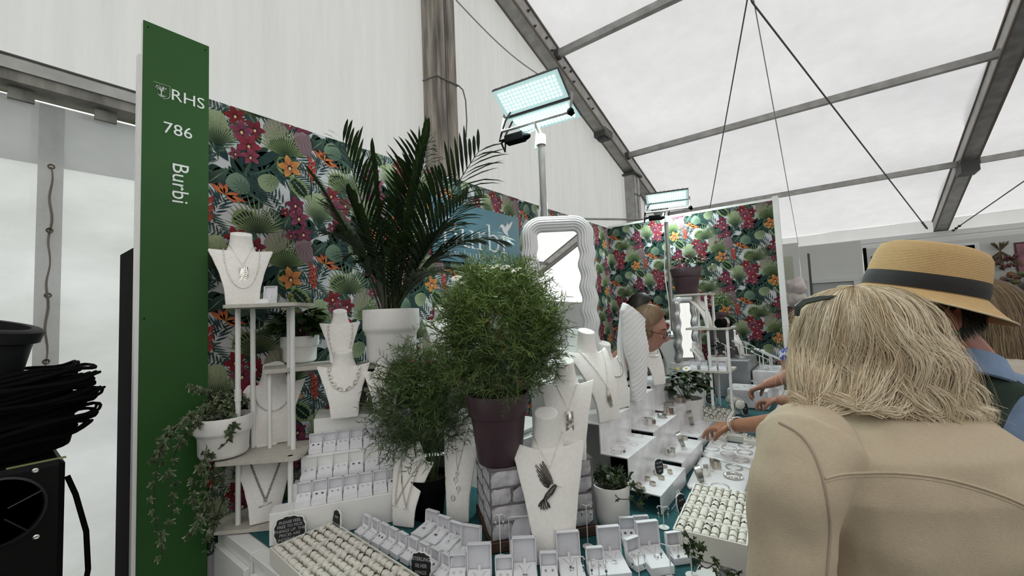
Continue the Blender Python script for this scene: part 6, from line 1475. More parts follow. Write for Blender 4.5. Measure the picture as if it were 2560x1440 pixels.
# ================================================================== STALL BEHIND (right background)
PW = mat('far_white_panel', (.50, .51, .49), .75, noise_amt=.06, nscale=3)
Y1 = 6.2
def vpanel(pxa, pya, pxb, pyb, y, th, lab, y2=None):
    A, B = on_y(pxa, pya, y), on_y(pxb, pyb, y2 or y); d = B-A; e = thing('partition_panel', lab, 'partition', (A.x, A.y, 0), atan2(d.y, d.x)); L = hypot(d.x, d.y); m = MB(); m.bbox((0, 0, 0), (L, th, (A.z+B.z)/2), .004); m.build('board', PW, e); return e, L
vpanel(1955, 612, 1994, 605, 6.6, .04, 'narrow white partition panel seen right beside the booth end post'); e, L = vpanel(1997, 616, 2152, 602, 6.6, .04, 'white partition panel with a moulded frame behind the blonde woman')
fx0, fx1 = .07*L/.8*.9, L*.93; zt_ = on_y(2070, 697, 6.6).z
for nm, a, b in (('frame_rail', (fx0, -.03, zt_-.05), (fx1, 0, zt_)), ('frame_stile', (fx0, -.03, .3), (fx0+.06, 0, zt_-.05)), ('frame_stile', (fx1-.06, -.03, .3), (fx1, 0, zt_-.05)), ('recess', (fx0+.06, -.004, .3), (fx1-.06, 0, zt_-.05))):
    m = MB(); m.bbox(a, b, .003); m.build(nm, mat('recess_grey', (.33, .34, .33), .8) if nm == 'recess' else PW, e)
YF = 8.3
e, L = vpanel(2158, 622, 2620, 578, YF, .04, 'long white stall wall hung with pictures and dried flowers'); wallx = on_y(2158, 622, YF).x
def fp(px, py, dy=.0): return on_y(px, py, YF-dy)
def hang(nm, px0, py0, px1, py1, lab, cat, parts):
    A, B = fp(px0, py0), fp(px1, py1); e = thing(nm, lab, cat, (A.x, YF-.012, B.z)); w_, h_ = B.x-A.x, A.z-B.z; m = MB(); m.bbox((0, 0, 0), (w_, .010, h_), .001); m.build('board', parts[0], e)
    for n_, (u0, v0, u1, v1), mm in parts[1:]: m = MB(); m.box((w_*u0, -.003, h_*v0), (w_*u1, 0, h_*v1)); m.build(n_, mm, e)
    return e
WPP = mat('white_poster', (.6, .62, .63), .6); BLI = mat('blue_ink', (.03, .05, .14), .8)
hang('poster', 2328, 616, 2456, 682, 'white notice poster with landscape photographs above the straw hat', 'poster', [WPP, ('landscape_photo', (.66, .45, .90, .92), mat('beach_print', (.30, .24, .20), .7, noise_amt=.4, nscale=12)), ('sky_strip', (.66, .80, .90, .92), mat('sky_print', (.10, .20, .38), .7)), ('blue_photo', (.70, .12, .96, .36), BLI)]+[('text_line', (.08+.03*(k % 2), .86-.10*k, .55-.06*(k % 3), .885-.10*k), BLI) for k in range(5)])
hang('framed_picture', 2534, 607, 2600, 690, 'dark framed picture of pink petals at the right edge', 'picture', [mat('dark_frame', (.05, .01, .02), .6), ('print', (.08, .05, .95, .95), mat('petal_print', (.28, .12, .16), .7, noise_amt=.8, nscale=5))])
hang('small_picture', 2177, 641, 2196, 664, 'small dark framed picture left of the straw hat crown', 'picture', [DARK, ('print', (.2, .2, .8, .8), mat('grey_print', (.1, .08, .1), .8))])
e = thing('easel', 'thin black easel leg standing left of the straw hat', 'easel', (fp(2162, 700).x, YF-.5, 0)); m = MB(); m.tube([(0, 0, 0), (-.0, 0, fp(2160, 628).z)], .022, 6); m.tube([(0, 0, .0), (.3, .1, 1.5)], .02, 6); m.build('leg', BLACK, e)
p = fp(2498, 640); e = thing('dried_flower_bunch', 'bunch of dried flowers hanging upside down on the white stall wall', 'dried flowers', (p.x, YF-.06, p.z)); e.scale = (.62,)*3; q = random.Random(4)
m = MB(); m.col = (.10, .07, .03)
for k in range(40):
    a = q.uniform(-.28, .28); b = q.uniform(-.2, .2); m.tube([(-a*.5, b*.2, .30*q.uniform(.8, 1)), (0, 0, .10), (a*1.2, -abs(b), -.30*q.uniform(.5, 1))], .005, 4)
m.build('stalks', LEAF, e); m = MB(); m.col = (.09, .02, .02)
for k in range(26): m.sphere((q.uniform(-.16, .2), q.uniform(-.12, 0), q.uniform(-.32, -.02)), q.uniform(.015, .045), 6, 4)
m.build('flower_heads', LEAF, e)
p = fp(2500, 712); e = thing('flower_shelf', 'dark wooden shelf heaped with dried flowers at the right edge', 'shelf', (p.x, YF-.5, 0)); z_ = p.z-.02; m = MB(); m.bbox((0, 0, z_-.08), (1.3, .48, z_), .004); m.build('board', mat('dark_wood', (.06, .045, .03), .7), e)
for x in (.05, .6, 1.2): m = MB(); m.bbox((x, .02, 0), (x+.07, .09, z_-.08), .003); m.build('leg', MATS['dark_wood'], e)
m = MB(); 
for k in range(90): m.col = (q.uniform(.05, .16), q.uniform(.04, .10), q.uniform(.02, .06)); m.sphere((q.uniform(0, 1.2), q.uniform(0, .4), z_+q.uniform(0, .14)), q.uniform(.02, .05), 6, 4)
o = m.build('dried_flowers', LEAF, e); o['kind'] = 'stuff'
e = thing('small_lamp', 'small lit lamp on the stall shelf at the right edge', 'lamp', (fp(2530, 745).x, YF-.7, 1.0)); m = MB(); m.lathe([(.05, -1.0), (.02, -.9), (.02, .3)], 12); m.build('stem', MATS['dark_wood'], e); lm = bpy.data.materials.new('warm_lamp'); lm.use_nodes = True; lm.node_tree.nodes['Principled BSDF'].inputs['Emission Color'].default_value = (1, .5, .2, 1); lm.node_tree.nodes['Principled BSDF'].inputs['Emission Strength'].default_value = 1.2; m = MB(); m.lathe([(.07, .3), (.05, .42)], 14); m.build('lamp_shade', lm, e, True)
# rail of soft goods between booth end and partition
A = on_y(1962, 700, 5.2); e = thing('goods_stand', 'dark metal stand carrying pale pouches beyond the booth end post', 'stand', (A.x, 5.2, 0))
for x in (-.05, .22): m = MB(); m.tube([(x, 0, 0), (x, 0, on_y(1960, 640, 5.2).z)], .012, 6); m.build('upright', DARK, e)
for z in (1.3, 1.55): m = MB(); m.bbox((-.06, -.05, z-.02), (.24, .2, z), .002); m.build('shelf', DARK, e)
for i, (px, py, r, c) in enumerate(((1990, 715, .10, (.55, .50, .48)), (1992, 748, .10, (.50, .47, .42)), (1985, 790, .09, (.10, .04, .03)), (1975, 830, .09, (.13, .12, .08)))):
    p = on_y(px, py, 5.1); m = MB(); m.sphere((0, 0, 0), r, 20, 14, (1.0, .8, .95-.1*(i % 2))); m.v = [tuple(Vector(v_)*(1+.28*noise.noise(Vector(v_)*14+Vector((i*3, 0, 0))))) for v_ in m.v]
    o = m.build('soft_pouch', mat('pouch_%d' % i, c, .9, noise_amt=.3, nscale=14, bump=.6, bscale=20), None, True, (p.x, p.y, p.z)); tag(o, ['pale rounded fabric pouch, top one beyond the booth end post', 'cream fabric pouch under the top pale pouch', 'dark brown pouch on the goods stand', 'olive pouch lowest on the goods stand'][i], 'pouch', 'soft goods on the far stand')
p = on_y(1966, 670, 5.05); e = tag((lambda m: m.bbox((-.06, 0, -.12), (.06, .006, .12), .001) and m)(MB()).build('notice_card', mat('card_green_grey', (.36, .38, .30), .8), None, False, p), 'small grey green card on the goods stand beyond the booth', 'card')
# stall behind the photographer, seen only in the mirror
e = thing('partition_panel', 'white stall wall behind the photographer, seen reflected in the wavy mirror', 'partition', (-1.2, -3.2, 0)); m = MB(); m.bbox((0, 0, 0), (6, .04, 2.44), .004); m.build('board', PW, e)
for i, x in enumerate((.4, 1.1, 2.6)):
    o = thing('framed_picture', 'framed picture, %s along the wall seen in the mirror' % ORD[i], 'picture', (x, -3.155, 1.5)); m = MB(); m.bbox((0, 0, 0), (.3, .02, .4), .002); m.build('frame', DARK, o); m = MB(); m.box((.03, .02, .03), (.27, .024, .37)); m.build('print', MATS['petal_print'], o)
e = thing('sign_board', 'green sign board seen reflected in the wavy mirror', 'sign', (1.75, -2.9, 0)); m = MB(); m.bbox((0, 0, 0), (.2, .03, 2.5), .002); m.build('board', GREEN, e)
# ================================================================== PEOPLE
from mathutils.bvhtree import BVHTree
SKIN = mat('skin_fair', (.42, .20, .13), .5, noise_amt=.12, nscale=40, bump=.15, bscale=300); SKT = mat('skin_tanned', (.34, .155, .085), .5, noise_amt=.12, nscale=40, bump=.15, bscale=300); SKR = mat('skin_ruddy', (.30, .105, .07), .55, noise_amt=.15, nscale=40)
FWD = Vector((-sin(YAW), cos(YAW), 0)); RGT = Vector((cos(YAW), sin(YAW), 0)); UP = Vector((0, 0, 1))
def head(mb, M, hair_only=False):
    nt, nph = 26, 36; rings = []
    for i in range(nt+1):
        th = pi*(i+.01)/(nt+.02); z = cos(th); row = []
        for j in range(nph):
            ph = 2*pi*j/nph; x = sin(th)*sin(ph); y = -sin(th)*cos(ph)      # ph=0 -> face (-y)
            X = .074*x; Y = .095*y+.006; Z = .115*z
            if z < 0:      # jaw narrows
                X *= 1-.28*(-z)**1.3; Y = Y*(1-.16*(-z)) if y < 0 else Y*(1-.42*(-z)**1.1)
            f = max(0, -y)
            if y < 0:
                if z < 0: Y = Y*(1+.42*z*z)
                ax = abs(x)
                Y -= .030*math.exp(-(x/.20)**2-((z+.16)/.19)**2)      # nose
                Y += .010*math.exp(-((ax-.40)/.17)**2-((z-.06)/.11)**2)                      # eye sockets
                Y -= .006*math.exp(-((ax-.35)/.3)**2-((z-.24)/.09)**2)                       # brow
                Y -= .006*math.exp(-(x/.28)**2-((z+.50)/.06)**2); Y += .003*math.exp(-(x/.25)**2-((z+.575)/.03)**2); Y -= .005*math.exp(-(x/.24)**2-((z+.64)/.05)**2)
                Y -= .008*math.exp(-(x/.3)**2-((z+.88)/.14)**2)
            row.append((X, Y, Z))
        rings.append(row)
    mb.loft(rings[::-1], M=M)
    for s_ in (-1, 1):      # ears: rim and bowl
        c = Vector((s_*.074, .012, -.008)); pts = [M@(c+Vector((s_*(.006+.008*sin(a)), .012+.016*cos(a)*.8+.006, .030*sin(a+.3)))) for a in [k*2*pi/14 for k in range(14)]]
        mb.tube(pts, .0042, 6, closed=True); mb.sphere(M@(c+Vector((s_*.004, .014, -.004))), .017, 8, 6, (.5, .9, 1.2))
def face_bits(e, M, brow=(.06, .04, .02), lip=(.35, .10, .09)):
    for s_ in (-1, 1):
        m = MB(); m.sphere((0, 0, 0), .0115, 12, 8); o = m.build('eye', mat('eye_white', (.55, .53, .5), .3), e, True, M@Vector((s_*.029, -.0620, .006)))
        m = MB(); m.sphere((0, 0, 0), .0055, 10, 6); m.build('iris', mat('iris_brown', (.05, .025, .01), .2), o, True, M.to_3x3()@Vector((0, -.0075, -.001)))
        m = MB(); m.tube([M@Vector((s_*.014, -.089, .028)), M@Vector((s_*.03, -.089, .033)), M@Vector((s_*.047, -.077, .027))], [.002, .003, .001], 5); m.build('eyebrow', mat('eyebrow', brow, .9), e)
    m = MB(); m.tube([M@Vector((-.020, -.072, -.056)), M@Vector((-.008, -.0805, -.054)), M@Vector((.008, -.0805, -.054)), M@Vector((.020, -.072, -.056))], [.001, .003, .003, .001], 6); m.tube([M@Vector((-.018, -.073, -.059)), M@Vector((0, -.0800, -.063)), M@Vector((.018, -.073, -.059))], [.001, .004, .001], 6); m.build('lips', mat('lips', lip, .5), e, True)
def limb(mb, pts, rad, n=14): mb.tube(pts, rad, n)
def smooth_pts(pts, rad, k=5):
    P, Q = [], []
    for i in range(len(pts)-1):
        a, b, c, d = Vector(pts[max(i-1, 0)]), Vector(pts[i]), Vector(pts[i+1]), Vector(pts[min(i+2, len(pts)-1)])
        for j in range(k): t = j/k; P.append(.5*((2*b)+(c-a)*t+(2*a-5*b+4*c-d)*t*t+(-a+3*b-3*c+d)*t**3)); Q.append(rad[i]*(1-t)+rad[i+1]*t)
    return P+[Vector(pts[-1])], Q+[rad[-1]]
def hand(mb, W, d, n, side=1, curl=(.5, .6, .7, .8), thumb=.5, s=1.0, spread=.1, nails=None):
    # W wrist, d direction of the fingers, n back-of-hand normal; side: thumb side along d x n * side
    d = d.normalized(); n = (n-d*n.dot(d)).normalized(); x = d.cross(n)*side
    L = .088*s; rings = []
    for t, w_, h in ((-.25, .024, .021), (0, .027, .021), (.25, .036, .017), (.6, .041, .0145), (.92, .040, .012), (1.03, .034, .009)):
        c = W+d*L*t-n*.004*s*t; rings.append([c+x*w_*s*cos(a)+n*h*s*sin(a)*(1 if sin(a) > 0 else 1.1) for a in [2*pi*k/16 for k in range(16)]])
    mb.loft(rings)
    out = []
    for i, (off, fl) in enumerate(((.030, .072), (.010, .081), (-.011, .075), (-.030, .060))):
        base = W+d*L*(.93-.05*abs(i-1.2)*.8)+x*off*s; dd = (d+x*(1.3-i)*spread).normalized(); P = [base-dd*.02*s, base]; ang = 0
        for k, f_ in enumerate((.45, .30, .25)):
            ang += curl[i]*(.55, .75, .5)[k]; v = dd*cos(ang)-n*sin(ang); P.append(P[-1]+v*fl*f_*s)
        r = [.0092*s, .0090*s, .0084*s, .0076*s, .0060*s]; q, rr = smooth_pts(P, r, 4); mb.tube(q, rr, 10); mb.sphere(P[-1], .0060*s, 8, 6); out.append((P[-1], v, n*cos(ang)+dd*sin(ang)))
    b = W+d*L*.18+x*.024*s; v = (x*.75+d*.75-n*thumb*.5).normalized(); P = [b-v*.01, b+v*.028*s]; v2 = (d*1.0+x*.15-n*thumb).normalized(); P.append(P[-1]+v2*.032*s); P.append(P[-1]+(v2-n*.3*thumb-x*.2).normalized()*.026*s)
    q, rr = smooth_pts(P, [.014*s, .0125*s, .0105*s, .0078*s], 4); mb.tube(q, rr, 10); mb.sphere(P[-1], .0078*s, 8, 6); out.append((P[-1], (P[-1]-P[-2]).normalized(), (x*.8+n*.5).normalized()))
    if nails is not None:
        for p, v, up in out: 
            up = (up-v*up.dot(v)).normalized(); S = v.cross(up); nails.ribbon([p-v*.006*s+up*.0062*s, p+v*.001*s+up*.0068*s, p+v*.006*s+up*.0045*s], [.009*s, .010*s, .006*s], up)
    return out
def remesh(o, vox, smooth_it=2):
    r = o.modifiers.new('remesh', 'REMESH'); r.mode = 'VOXEL'; r.voxel_size = vox; r.use_smooth_shade = True
    if smooth_it: s_ = o.modifiers.new('smooth', 'SMOOTH'); s_.factor = .5; s_.iterations = smooth_it
    return o
def ell_ring(c, hx, hy, rx, ry, n=24, sq=1.0):
    return [c+hx*(rx*math.copysign(abs(cos(a))**sq, cos(a)))+hy*(ry*math.copysign(abs(sin(a))**sq, sin(a))) for a in [2*pi*k/n for k in range(n)]]
def legs(mb, c, hx, hy, zh, r=1.0, foot=True):
    for s_ in (-1, 1):
        h = Vector((c.x, c.y, zh))+hx*s_*.09; k = Vector((h.x, h.y, .48))+hy*.02; a = Vector((h.x, h.y, .09))
        q, rr = smooth_pts([h, h.lerp(k, .5), k, k.lerp(a, .4), a], [.095*r, .080*r, .060*r, .056*r, .045*r], 4); mb.tube(q, rr, 14)
        if foot: q, rr = smooth_pts([a-hy*.03+Vector((0, 0, -.03)), a+hy*.05+Vector((0, 0, -.045)), a+hy*.15+Vector((0, 0, -.055))], [.042, .04, .028], 4); mb.tube(q, rr, 12)
def rel(e, p): return Vector(p)-e.location
# ---------------------------------------------------------------- blonde woman, seen from behind
hc = at(2160, 868, .80); e1 = thing('person', 'woman with long wavy blonde hair and a beige jacket, seen from behind', 'person', (hc.x+.06, hc.y+.03, 0))
O1 = Vector(e1.location)
L = lambda px, py, t: at(px, py, t)-O1
B_ = MB(); Mh = Matrix.Translation(hc-O1)@Matrix.Rotation(YAW+radians(25), 4, 'Z')@Matrix.Rotation(pi, 4, 'Z')@Matrix.Rotation(radians(22), 4, 'X'); head(B_, Mh)
q, rr = smooth_pts([hc-O1, L(2190, 980, .78), L(2225, 1060, .72), ], [.055, .055, .07], 4); B_.tube(q, rr, 14)
tc = L(2250, 1200, .70)
rows_ = [(2232, 1030, .725, .07, .05), (2245, 1060, .715, .14, .07), (2255, 1110, .70, .185, .09), (2262, 1200, .70, .195, .11), (2268, 1320, .72, .19, .12), (2270, 1440, .74, .18, .12), (2270, 1640, .76, .17, .12)]
def torso(mb, grow, rows_, O, zend=.92, hipw=.17, hipd=.13):
    rg = []
    for px, py, t, rx, ry in rows_: rg.append(ell_ring(at(px, py, t)-O, RGT, FWD, rx+grow, ry+grow, 28, .9))
    c = sum(rg[-1], Vector())/28; c.z = zend; rg.append(ell_ring(c, RGT, FWD, hipw+grow, hipd+grow, 28, .9)); mb.loft(rg[::-1]); return c
cb_ = torso(B_, -.012, rows_, O1)
la = [L(2020, 1120, .69), L(1996, 1200, .66), L(1985, 1330, .655), L(1975, 1480, .66), L(1975, 1560, .68)]; ra_ = [L(2490, 1190, .69), L(2560, 1300, .66), L(2600, 1420, .66), L(2620, 1560, .68)]
for arm in (la, ra_):
    el = arm[-1]; w_ = el+FWD*.20+RGT*(.16 if arm is la else -.08)+UP*.02; q, rr = smooth_pts(arm+[w_], [.06, .05, .045, .042, .038, .026][:len(arm)+1] if arm is la else [.06, .05, .045, .04, .026], 4); B_.tube(q, rr, 14); hand(B_, w_, (FWD+RGT*(.2 if arm is la else -.2)).normalized(), UP, 1 if arm is la else -1)
legs(B_, cb_, RGT, FWD, .90); remesh(B_.build('body', SKIN, e1, True), .005)
J = MB(); torso(J, .004, rows_, O1, .95, .185, .14)
for arm in (la, ra_):
    el = arm[-1]; w_ = el+FWD*.16+RGT*(.13 if arm is la else -.065)+UP*.015; q, rr = smooth_pts(arm+[w_], ([.080, .070, .062, .058, .052, .036] if arm is la else [.080, .070, .062, .055, .038]), 5); J.tube(q, rr, 18)
    J.sphere(arm[0], .072, 16, 10)
BEIGE = mat('beige_jacket', (.50, .415, .30), .85, noise_amt=.05, nscale=160, bump=.5, bscale=500, spec=.2)
jk = J.build('jacket', BEIGE, e1, True); remesh(jk, .005, 12)
tx = bpy.data.textures.new('folds', 'CLOUDS'); tx.noise_scale = .13; tx.noise_depth = 1
dm = jk.modifiers.new('folds', 'DISPLACE'); dm.texture = tx; dm.strength = .028; dm.mid_level = .5
dg = bpy.context.evaluated_depsgraph_get()
def bvh_of(o):
    dg = bpy.context.evaluated_depsgraph_get(); dg.update(); ev = o.evaluated_get(dg); me = ev.to_mesh(); M = Matrix.Translation(o.parent.location if o.parent else (0, 0, 0))
    t = BVHTree.FromPolygons([M@v.co for v in me.vertices], [tuple(p.vertices) for p in me.polygons]); ev.to_mesh_clear(); return t
def seam(bv, pix, O, off=.0006, k=8):
    P, _ = smooth_pts([Vector((x, y, 0)) for x, y in pix], [1]*len(pix), k); out = []
    for p in P:
        d = ray(p.x, p.y).normalized(); h = bv.ray_cast(CAM, d)
        if h[0] is not None: out.append(h[0]-d*off-O)
    return out
bj = bvh_of(jk); ST = mat('jacket_seam', (.36, .30, .225), .9)
for nm, pix in (('yoke_seam', ((2062, 1196), (2120, 1184), (2240, 1182), (2360, 1196), (2470, 1226), (2560, 1262), (2640, 1310))), ('armhole_seam', ((1948, 1056), (1995, 1082), (2030, 1125), (2056, 1190), (2070, 1260), (2075, 1330), (2068, 1440), (2064, 1500))),
                ('collar_seam', ((2110, 1040), (2180, 1022), (2260, 1018), (2330, 1032)))):
    m = MB(); s_ = seam(bj, pix, O1, .001)
    if len(s_) > 2: m.tube(s_, .0020, 6)
    s_ = seam(bj, [(x, y+10) for x, y in pix], O1, .0004)
    if len(s_) > 2 and nm == 'yoke_seam': m.tube(s_, .0009, 5)
    m.build(nm, ST if nm != 'yoke_seam' else BEIGE, jk, True)
T_m = MB(); legs(T_m, cb_, RGT, FWD, .96, 1.12, False); T_m.loft([ell_ring(Vector((cb_.x, cb_.y, z)), RGT, FWD, w_, d_, 24) for z, w_, d_ in ((.80, .165, .12), (.9, .19, .14), (1.0, .175, .13))]); remesh(T_m.build('trousers', mat('navy_trousers', (.02, .025, .045), .85), e1, True), .008)
def shoe(e, c, hx, hy, mm):
    for s_ in (-1, 1):
        h = Vector((c.x, c.y, 0))+hx*s_*.09; m = MB(); m.loft([ell_ring(h+hy*.06+Vector((0, 0, z)), hx, hy, w_, l_, 18) for z, w_, l_ in ((0, .045, .13), (.02, .05, .135), (.05, .047, .125), (.085, .04, .07), (.11, .045, .055))]); m.build('shoe', mm, e, True)
SH = mat('dark_shoe', (.02, .018, .016), .5); shoe(e1, cb_, RGT, FWD, SH)
# hair
HB = mat('blonde_hair', (1, 1, 1), .55, attr=True, spec=.35)
hq = random.Random(12)
def hair_strands(e, name, frame_, prof, n, cols, seed, wave=.010, wd=.0022, nseg=16, ph=(-2.4, 2.4), core=None):
    # prof(s) -> (radius across, radius back, height, sideways shift); locks share waves and tone
    c, rx, bk, up = frame_; q = random.Random(seed); m = MB(); K = 230; cl = [(q.uniform(*ph), q.uniform(-1, 1), q.uniform(0, 6.28), q.uniform(.7, 1.4), q.random()**1.3, q.uniform(.80, 1.05)) for _ in range(K)]
    for i in range(n):
        a0, sh, pw, fr, tone, ln = cl[q.randrange(K)]; a = a0+q.gauss(0, .055); dep_ = q.uniform(.90, 1.02)+.045*sh; s1 = ln*q.uniform(.93, 1.04); pts = []
        stray = q.random() < .06; j1, j2, p2, f2 = q.gauss(0, .003), q.gauss(0, .003), q.uniform(0, 6.28), q.uniform(16, 30)
        if stray: dep_ += q.uniform(.02, .12); j1 *= 3; j2 *= 3
        for k in range(nseg+1):
            s = s1*k/nseg; r1, r2, h, xs = prof(s); g = min(1, s*1.7)**1.2; tip = max(0, s-.75)*4
            ww = wave*g*(sin(pw+s*8*fr)+.55*sin(pw*2+s*15*fr))*(1+.5*tip)+.0016*sin(p2+s*f2)*g; rr_ = dep_*(1+.05*sh*g)-.06*tip*(sh > 0)
            aa = a+(ww+j1*g)*7+.10*tip*sh*tip; p = c+rx*(r1*rr_*sin(aa)+xs+j1*g)+bk*(r2*rr_*cos(aa)+ww*.6+j2*g)+up*(h+.006*sin(a*9+seed)*g+ww*.5+.02*tip*abs(sh)*tip)
            pts.append(p)
        nrm = rx*sin(a)+bk*cos(a); t = min(1, max(0, tone*.75+q.random()*.35)); cc = [cols[0][z]*(1-t)+cols[1][z]*t for z in range(3)]
        m.ribbon(pts, [wd*(.5 if stray else 1)*(1 if k < nseg-3 else .6) for k in range(nseg+1)], nrm+Vector((q.uniform(-.5, .5), q.uniform(-.5, .5), q.uniform(-.2, .2))), [tuple(cc)]*(nseg+1))
    if core:
        m.col = core; rg = []
        for k in range(15): s = k/14*.93; r1, r2, h, xs = prof(s); rg.append([c+rx*(r1*.88*sin(a)+xs)+bk*(r2*.88*cos(a))+up*(h-.006) for a in [2*pi*j/28 for j in range(28)]])
        m.loft(rg)
    o = m.build(name, HB, e); o['kind'] = 'stuff'; return o
def prof1(s):
    f = min(1, s/.40)*pi/2; v = max(0, s-.40)/.60
    w_ = .104*sin(f)**.85*(1+.34*sin(min(1, v*1.15)*pi*.55)); b = .115*sin(f)**.85*(1-.06*v); return w_, b, .018+.102*cos(f)-.180*v, -.004+.040*v
hair_strands(e1, 'hair', (hc-O1, RGT, -FWD, UP), prof1, 15000, ((.36, .25, .125), (.86, .76, .57)), 3, wave=.014, core=(.30, .21, .11), wd=.0010, nseg=20, ph=(-3.1, 3.1))
# second layer: loose curls at the ends
m = MB(); q = random.Random(31)
for i, (px, py, dx, dy, t0) in enumerate(((2185, 955, -140, 42, .665), (2240, 985, -120, 30, .668), (2100, 985, -120, 28, .675), (2290, 975, 90, 36, .668), (2010, 940, -40, 60, .70), (2345, 925, 30, 95, .68), (2060, 955, -80, 40, .68))):
    for k in range(170):
        a = q.uniform(0, 6.28); rr_ = q.random()**.5*.017; P0 = at(px-dx*q.uniform(0, .7), py-dy*q.uniform(.2, 1.0)-12, t0)+RGT*rr_*cos(a)+UP*rr_*sin(a)+FWD*(.012+.03*q.random()); P1 = at(px+dx*q.uniform(.65, 1.1), py+dy*q.uniform(.8, 1.1), t0+.02)+RGT*rr_*.5*cos(a+2)+UP*rr_*.5*sin(a+2)
        pts = [P0*(1-u)+P1*u+UP*(-.030*sin(pi*u**.8)+.004*sin(u*9+i*2))-FWD*(.014*sin(pi*u))+RGT*.004*sin(u*7+a) for u in [j/12 for j in range(13)]]
        t = q.random()**.7; cc = tuple((.40, .28, .15)[z]*(1-t)+(.88, .78, .59)[z]*t for z in range(3)); m.ribbon([p-O1 for p in pts], [.0001, .0006]+[.0010]*8+[.0008, .0005, .0002], -FWD+RGT*q.uniform(-.5, .5)+UP*q.uniform(-.3, .3), [cc]*13)
o = m.build('curled_ends', HB, e1); o['kind'] = 'stuff'
# sunglasses pushed up on the hair
m = MB(); m.tube([at(x, y, .78)-at(2080, 752, .78) for x, y in ((1992, 790), (1994, 768), (2010, 755), (2050, 746), (2090, 743), (2130, 742), (2175, 748))], [.004, .006, .006, .005, .004, .003, .002], 8); tag(m.build('sunglasses', mat('dark_green_plastic', (.015, .03, .022), .25), None, True, at(2080, 752, .78)), 'dark green sunglasses pushed up on the blonde hair', 'glasses')
# ---------------------------------------------------------------- man in straw hat
tm = .98; hc = at(2300, 790, tm); e2 = thing('person', 'man in a straw hat and light blue shirt with a green backpack', 'person', (hc.x+.10, hc.y+.06, 0)); O2 = Vector(e2.location)
L = lambda px, py, t: at(px, py, t)-O2
mzz = YAW+radians(62); Mh = Matrix.Translation(hc-O2)@Matrix.Rotation(mzz, 4, 'Z')@Matrix.Rotation(pi, 4, 'Z')@Matrix.Rotation(radians(14), 4, 'X')
B_ = MB(); head(B_, Mh); q, rr = smooth_pts([hc-O2+Vector((0, 0, -.03)), L(2385, 890, tm), L(2440, 1000, tm+.02)], [.062, .064, .08], 4); B_.tube(q, rr, 14)
rows_ = [(2385, 902, tm, .062, .058), (2410, 930, tm+.01, .085, .07), (2462, 975, tm+.02, .15, .085), (2510, 1060, tm+.02, .21, .11), (2530, 1180, tm+.03, .215, .13), (2540, 1400, tm+.04, .20, .14), (2545, 1560, tm+.05, .19, .14)]
cb_ = torso(B_, -.012, rows_, O2); hxm = RGT
am = [L(2330, 1060, tm+.02), L(2300, 1200, tm+.05), L(2290, 1330, tm+.08)]; am2 = [L(2690, 1060, tm+.02), L(2720, 1240, tm+.05), L(2730, 1400, tm+.08)]
for arm in (am, am2): w_ = arm[-1]+FWD*.22; q, rr = smooth_pts(arm+[w_], [.058, .05, .042, .028], 4); B_.tube(q, rr, 14); hand(B_, w_, FWD, UP)
legs(B_, cb_, RGT, FWD, .92); remesh(B_.build('body', SKR, e2, True), .005)
SHT = mat('blue_linen_shirt', (.185, .265, .40), .85, noise_amt=.15, nscale=30, bump=.5, bscale=300); J = MB(); torso(J, .004, rows_, O2, .92, .195, .15)
for arm in (am, am2): q, rr = smooth_pts(arm+[arm[-1]+FWD*.05], [.075, .068, .060, .056], 4); J.tube(q, rr, 16); J.sphere(arm[0], .07, 14, 9)
sh = J.build('shirt', SHT, e2, True); remesh(sh, .006, 10); dm = sh.modifiers.new('folds', 'DISPLACE'); dm.texture = tx; dm.strength = .02
m = MB(); c0 = L(2378, 905, tm); rg = []
ups = Mh.to_3x3()@Vector((0, 0, 1))
for r_, dz, th in ((.070, .035, 0), (.076, .030, 0), (.092, -.018, 0), (.088, -.022, 0), (.070, .028, 0)):
    rg.append([c0+Vector((0, 0, -.005))+RGT*(r_*cos(a)*1.0+.012)+FWD*(r_*1.05*sin(a))+UP*(dz-.34*r_*cos(a)) for a in [2*pi*k/30 for k in range(30)]])
m.loft(rg, caps=False); m.build('collar', SHT, e2, True)
T_m = MB(); legs(T_m, cb_, RGT, FWD, .96, 1.15, False); T_m.loft([ell_ring(Vector((cb_.x, cb_.y, z)), RGT, FWD, w_, d_, 24) for z, w_, d_ in ((.80, .18, .13), (.92, .20, .15), (.98, .19, .145))]); remesh(T_m.build('trousers', mat('stone_trousers', (.16, .14, .11), .85), e2, True), .008); shoe(e2, cb_, RGT, FWD, SH)
# short dark hair at the back of his head
m = MB(); q = random.Random(5)
for i in range(2600):
    a = q.uniform(.9, 2*pi-.9); z = q.uniform(-.42, .8); s2 = sqrt(max(0, 1-z*z)); p = Mh@Vector((.077*s2*sin(a)*(1-.2*max(0, -z)), .010-.100*s2*cos(a)*(1-.3*max(0, -z)), .117*z)); d = Mh.to_3x3()@Vector((.1*sin(a), -.05*cos(a)+.03, -1))*.7; cc = (q.uniform(.012, .03),)*2+(.012,)
    m.ribbon([p, p+d*.012, p+d*.026], [.003, .0028, .001], Mh.to_3x3()@Vector((sin(a), -cos(a), 0)), [cc]*3)
o = m.build('short_hair', HB, e2); o['kind'] = 'stuff'
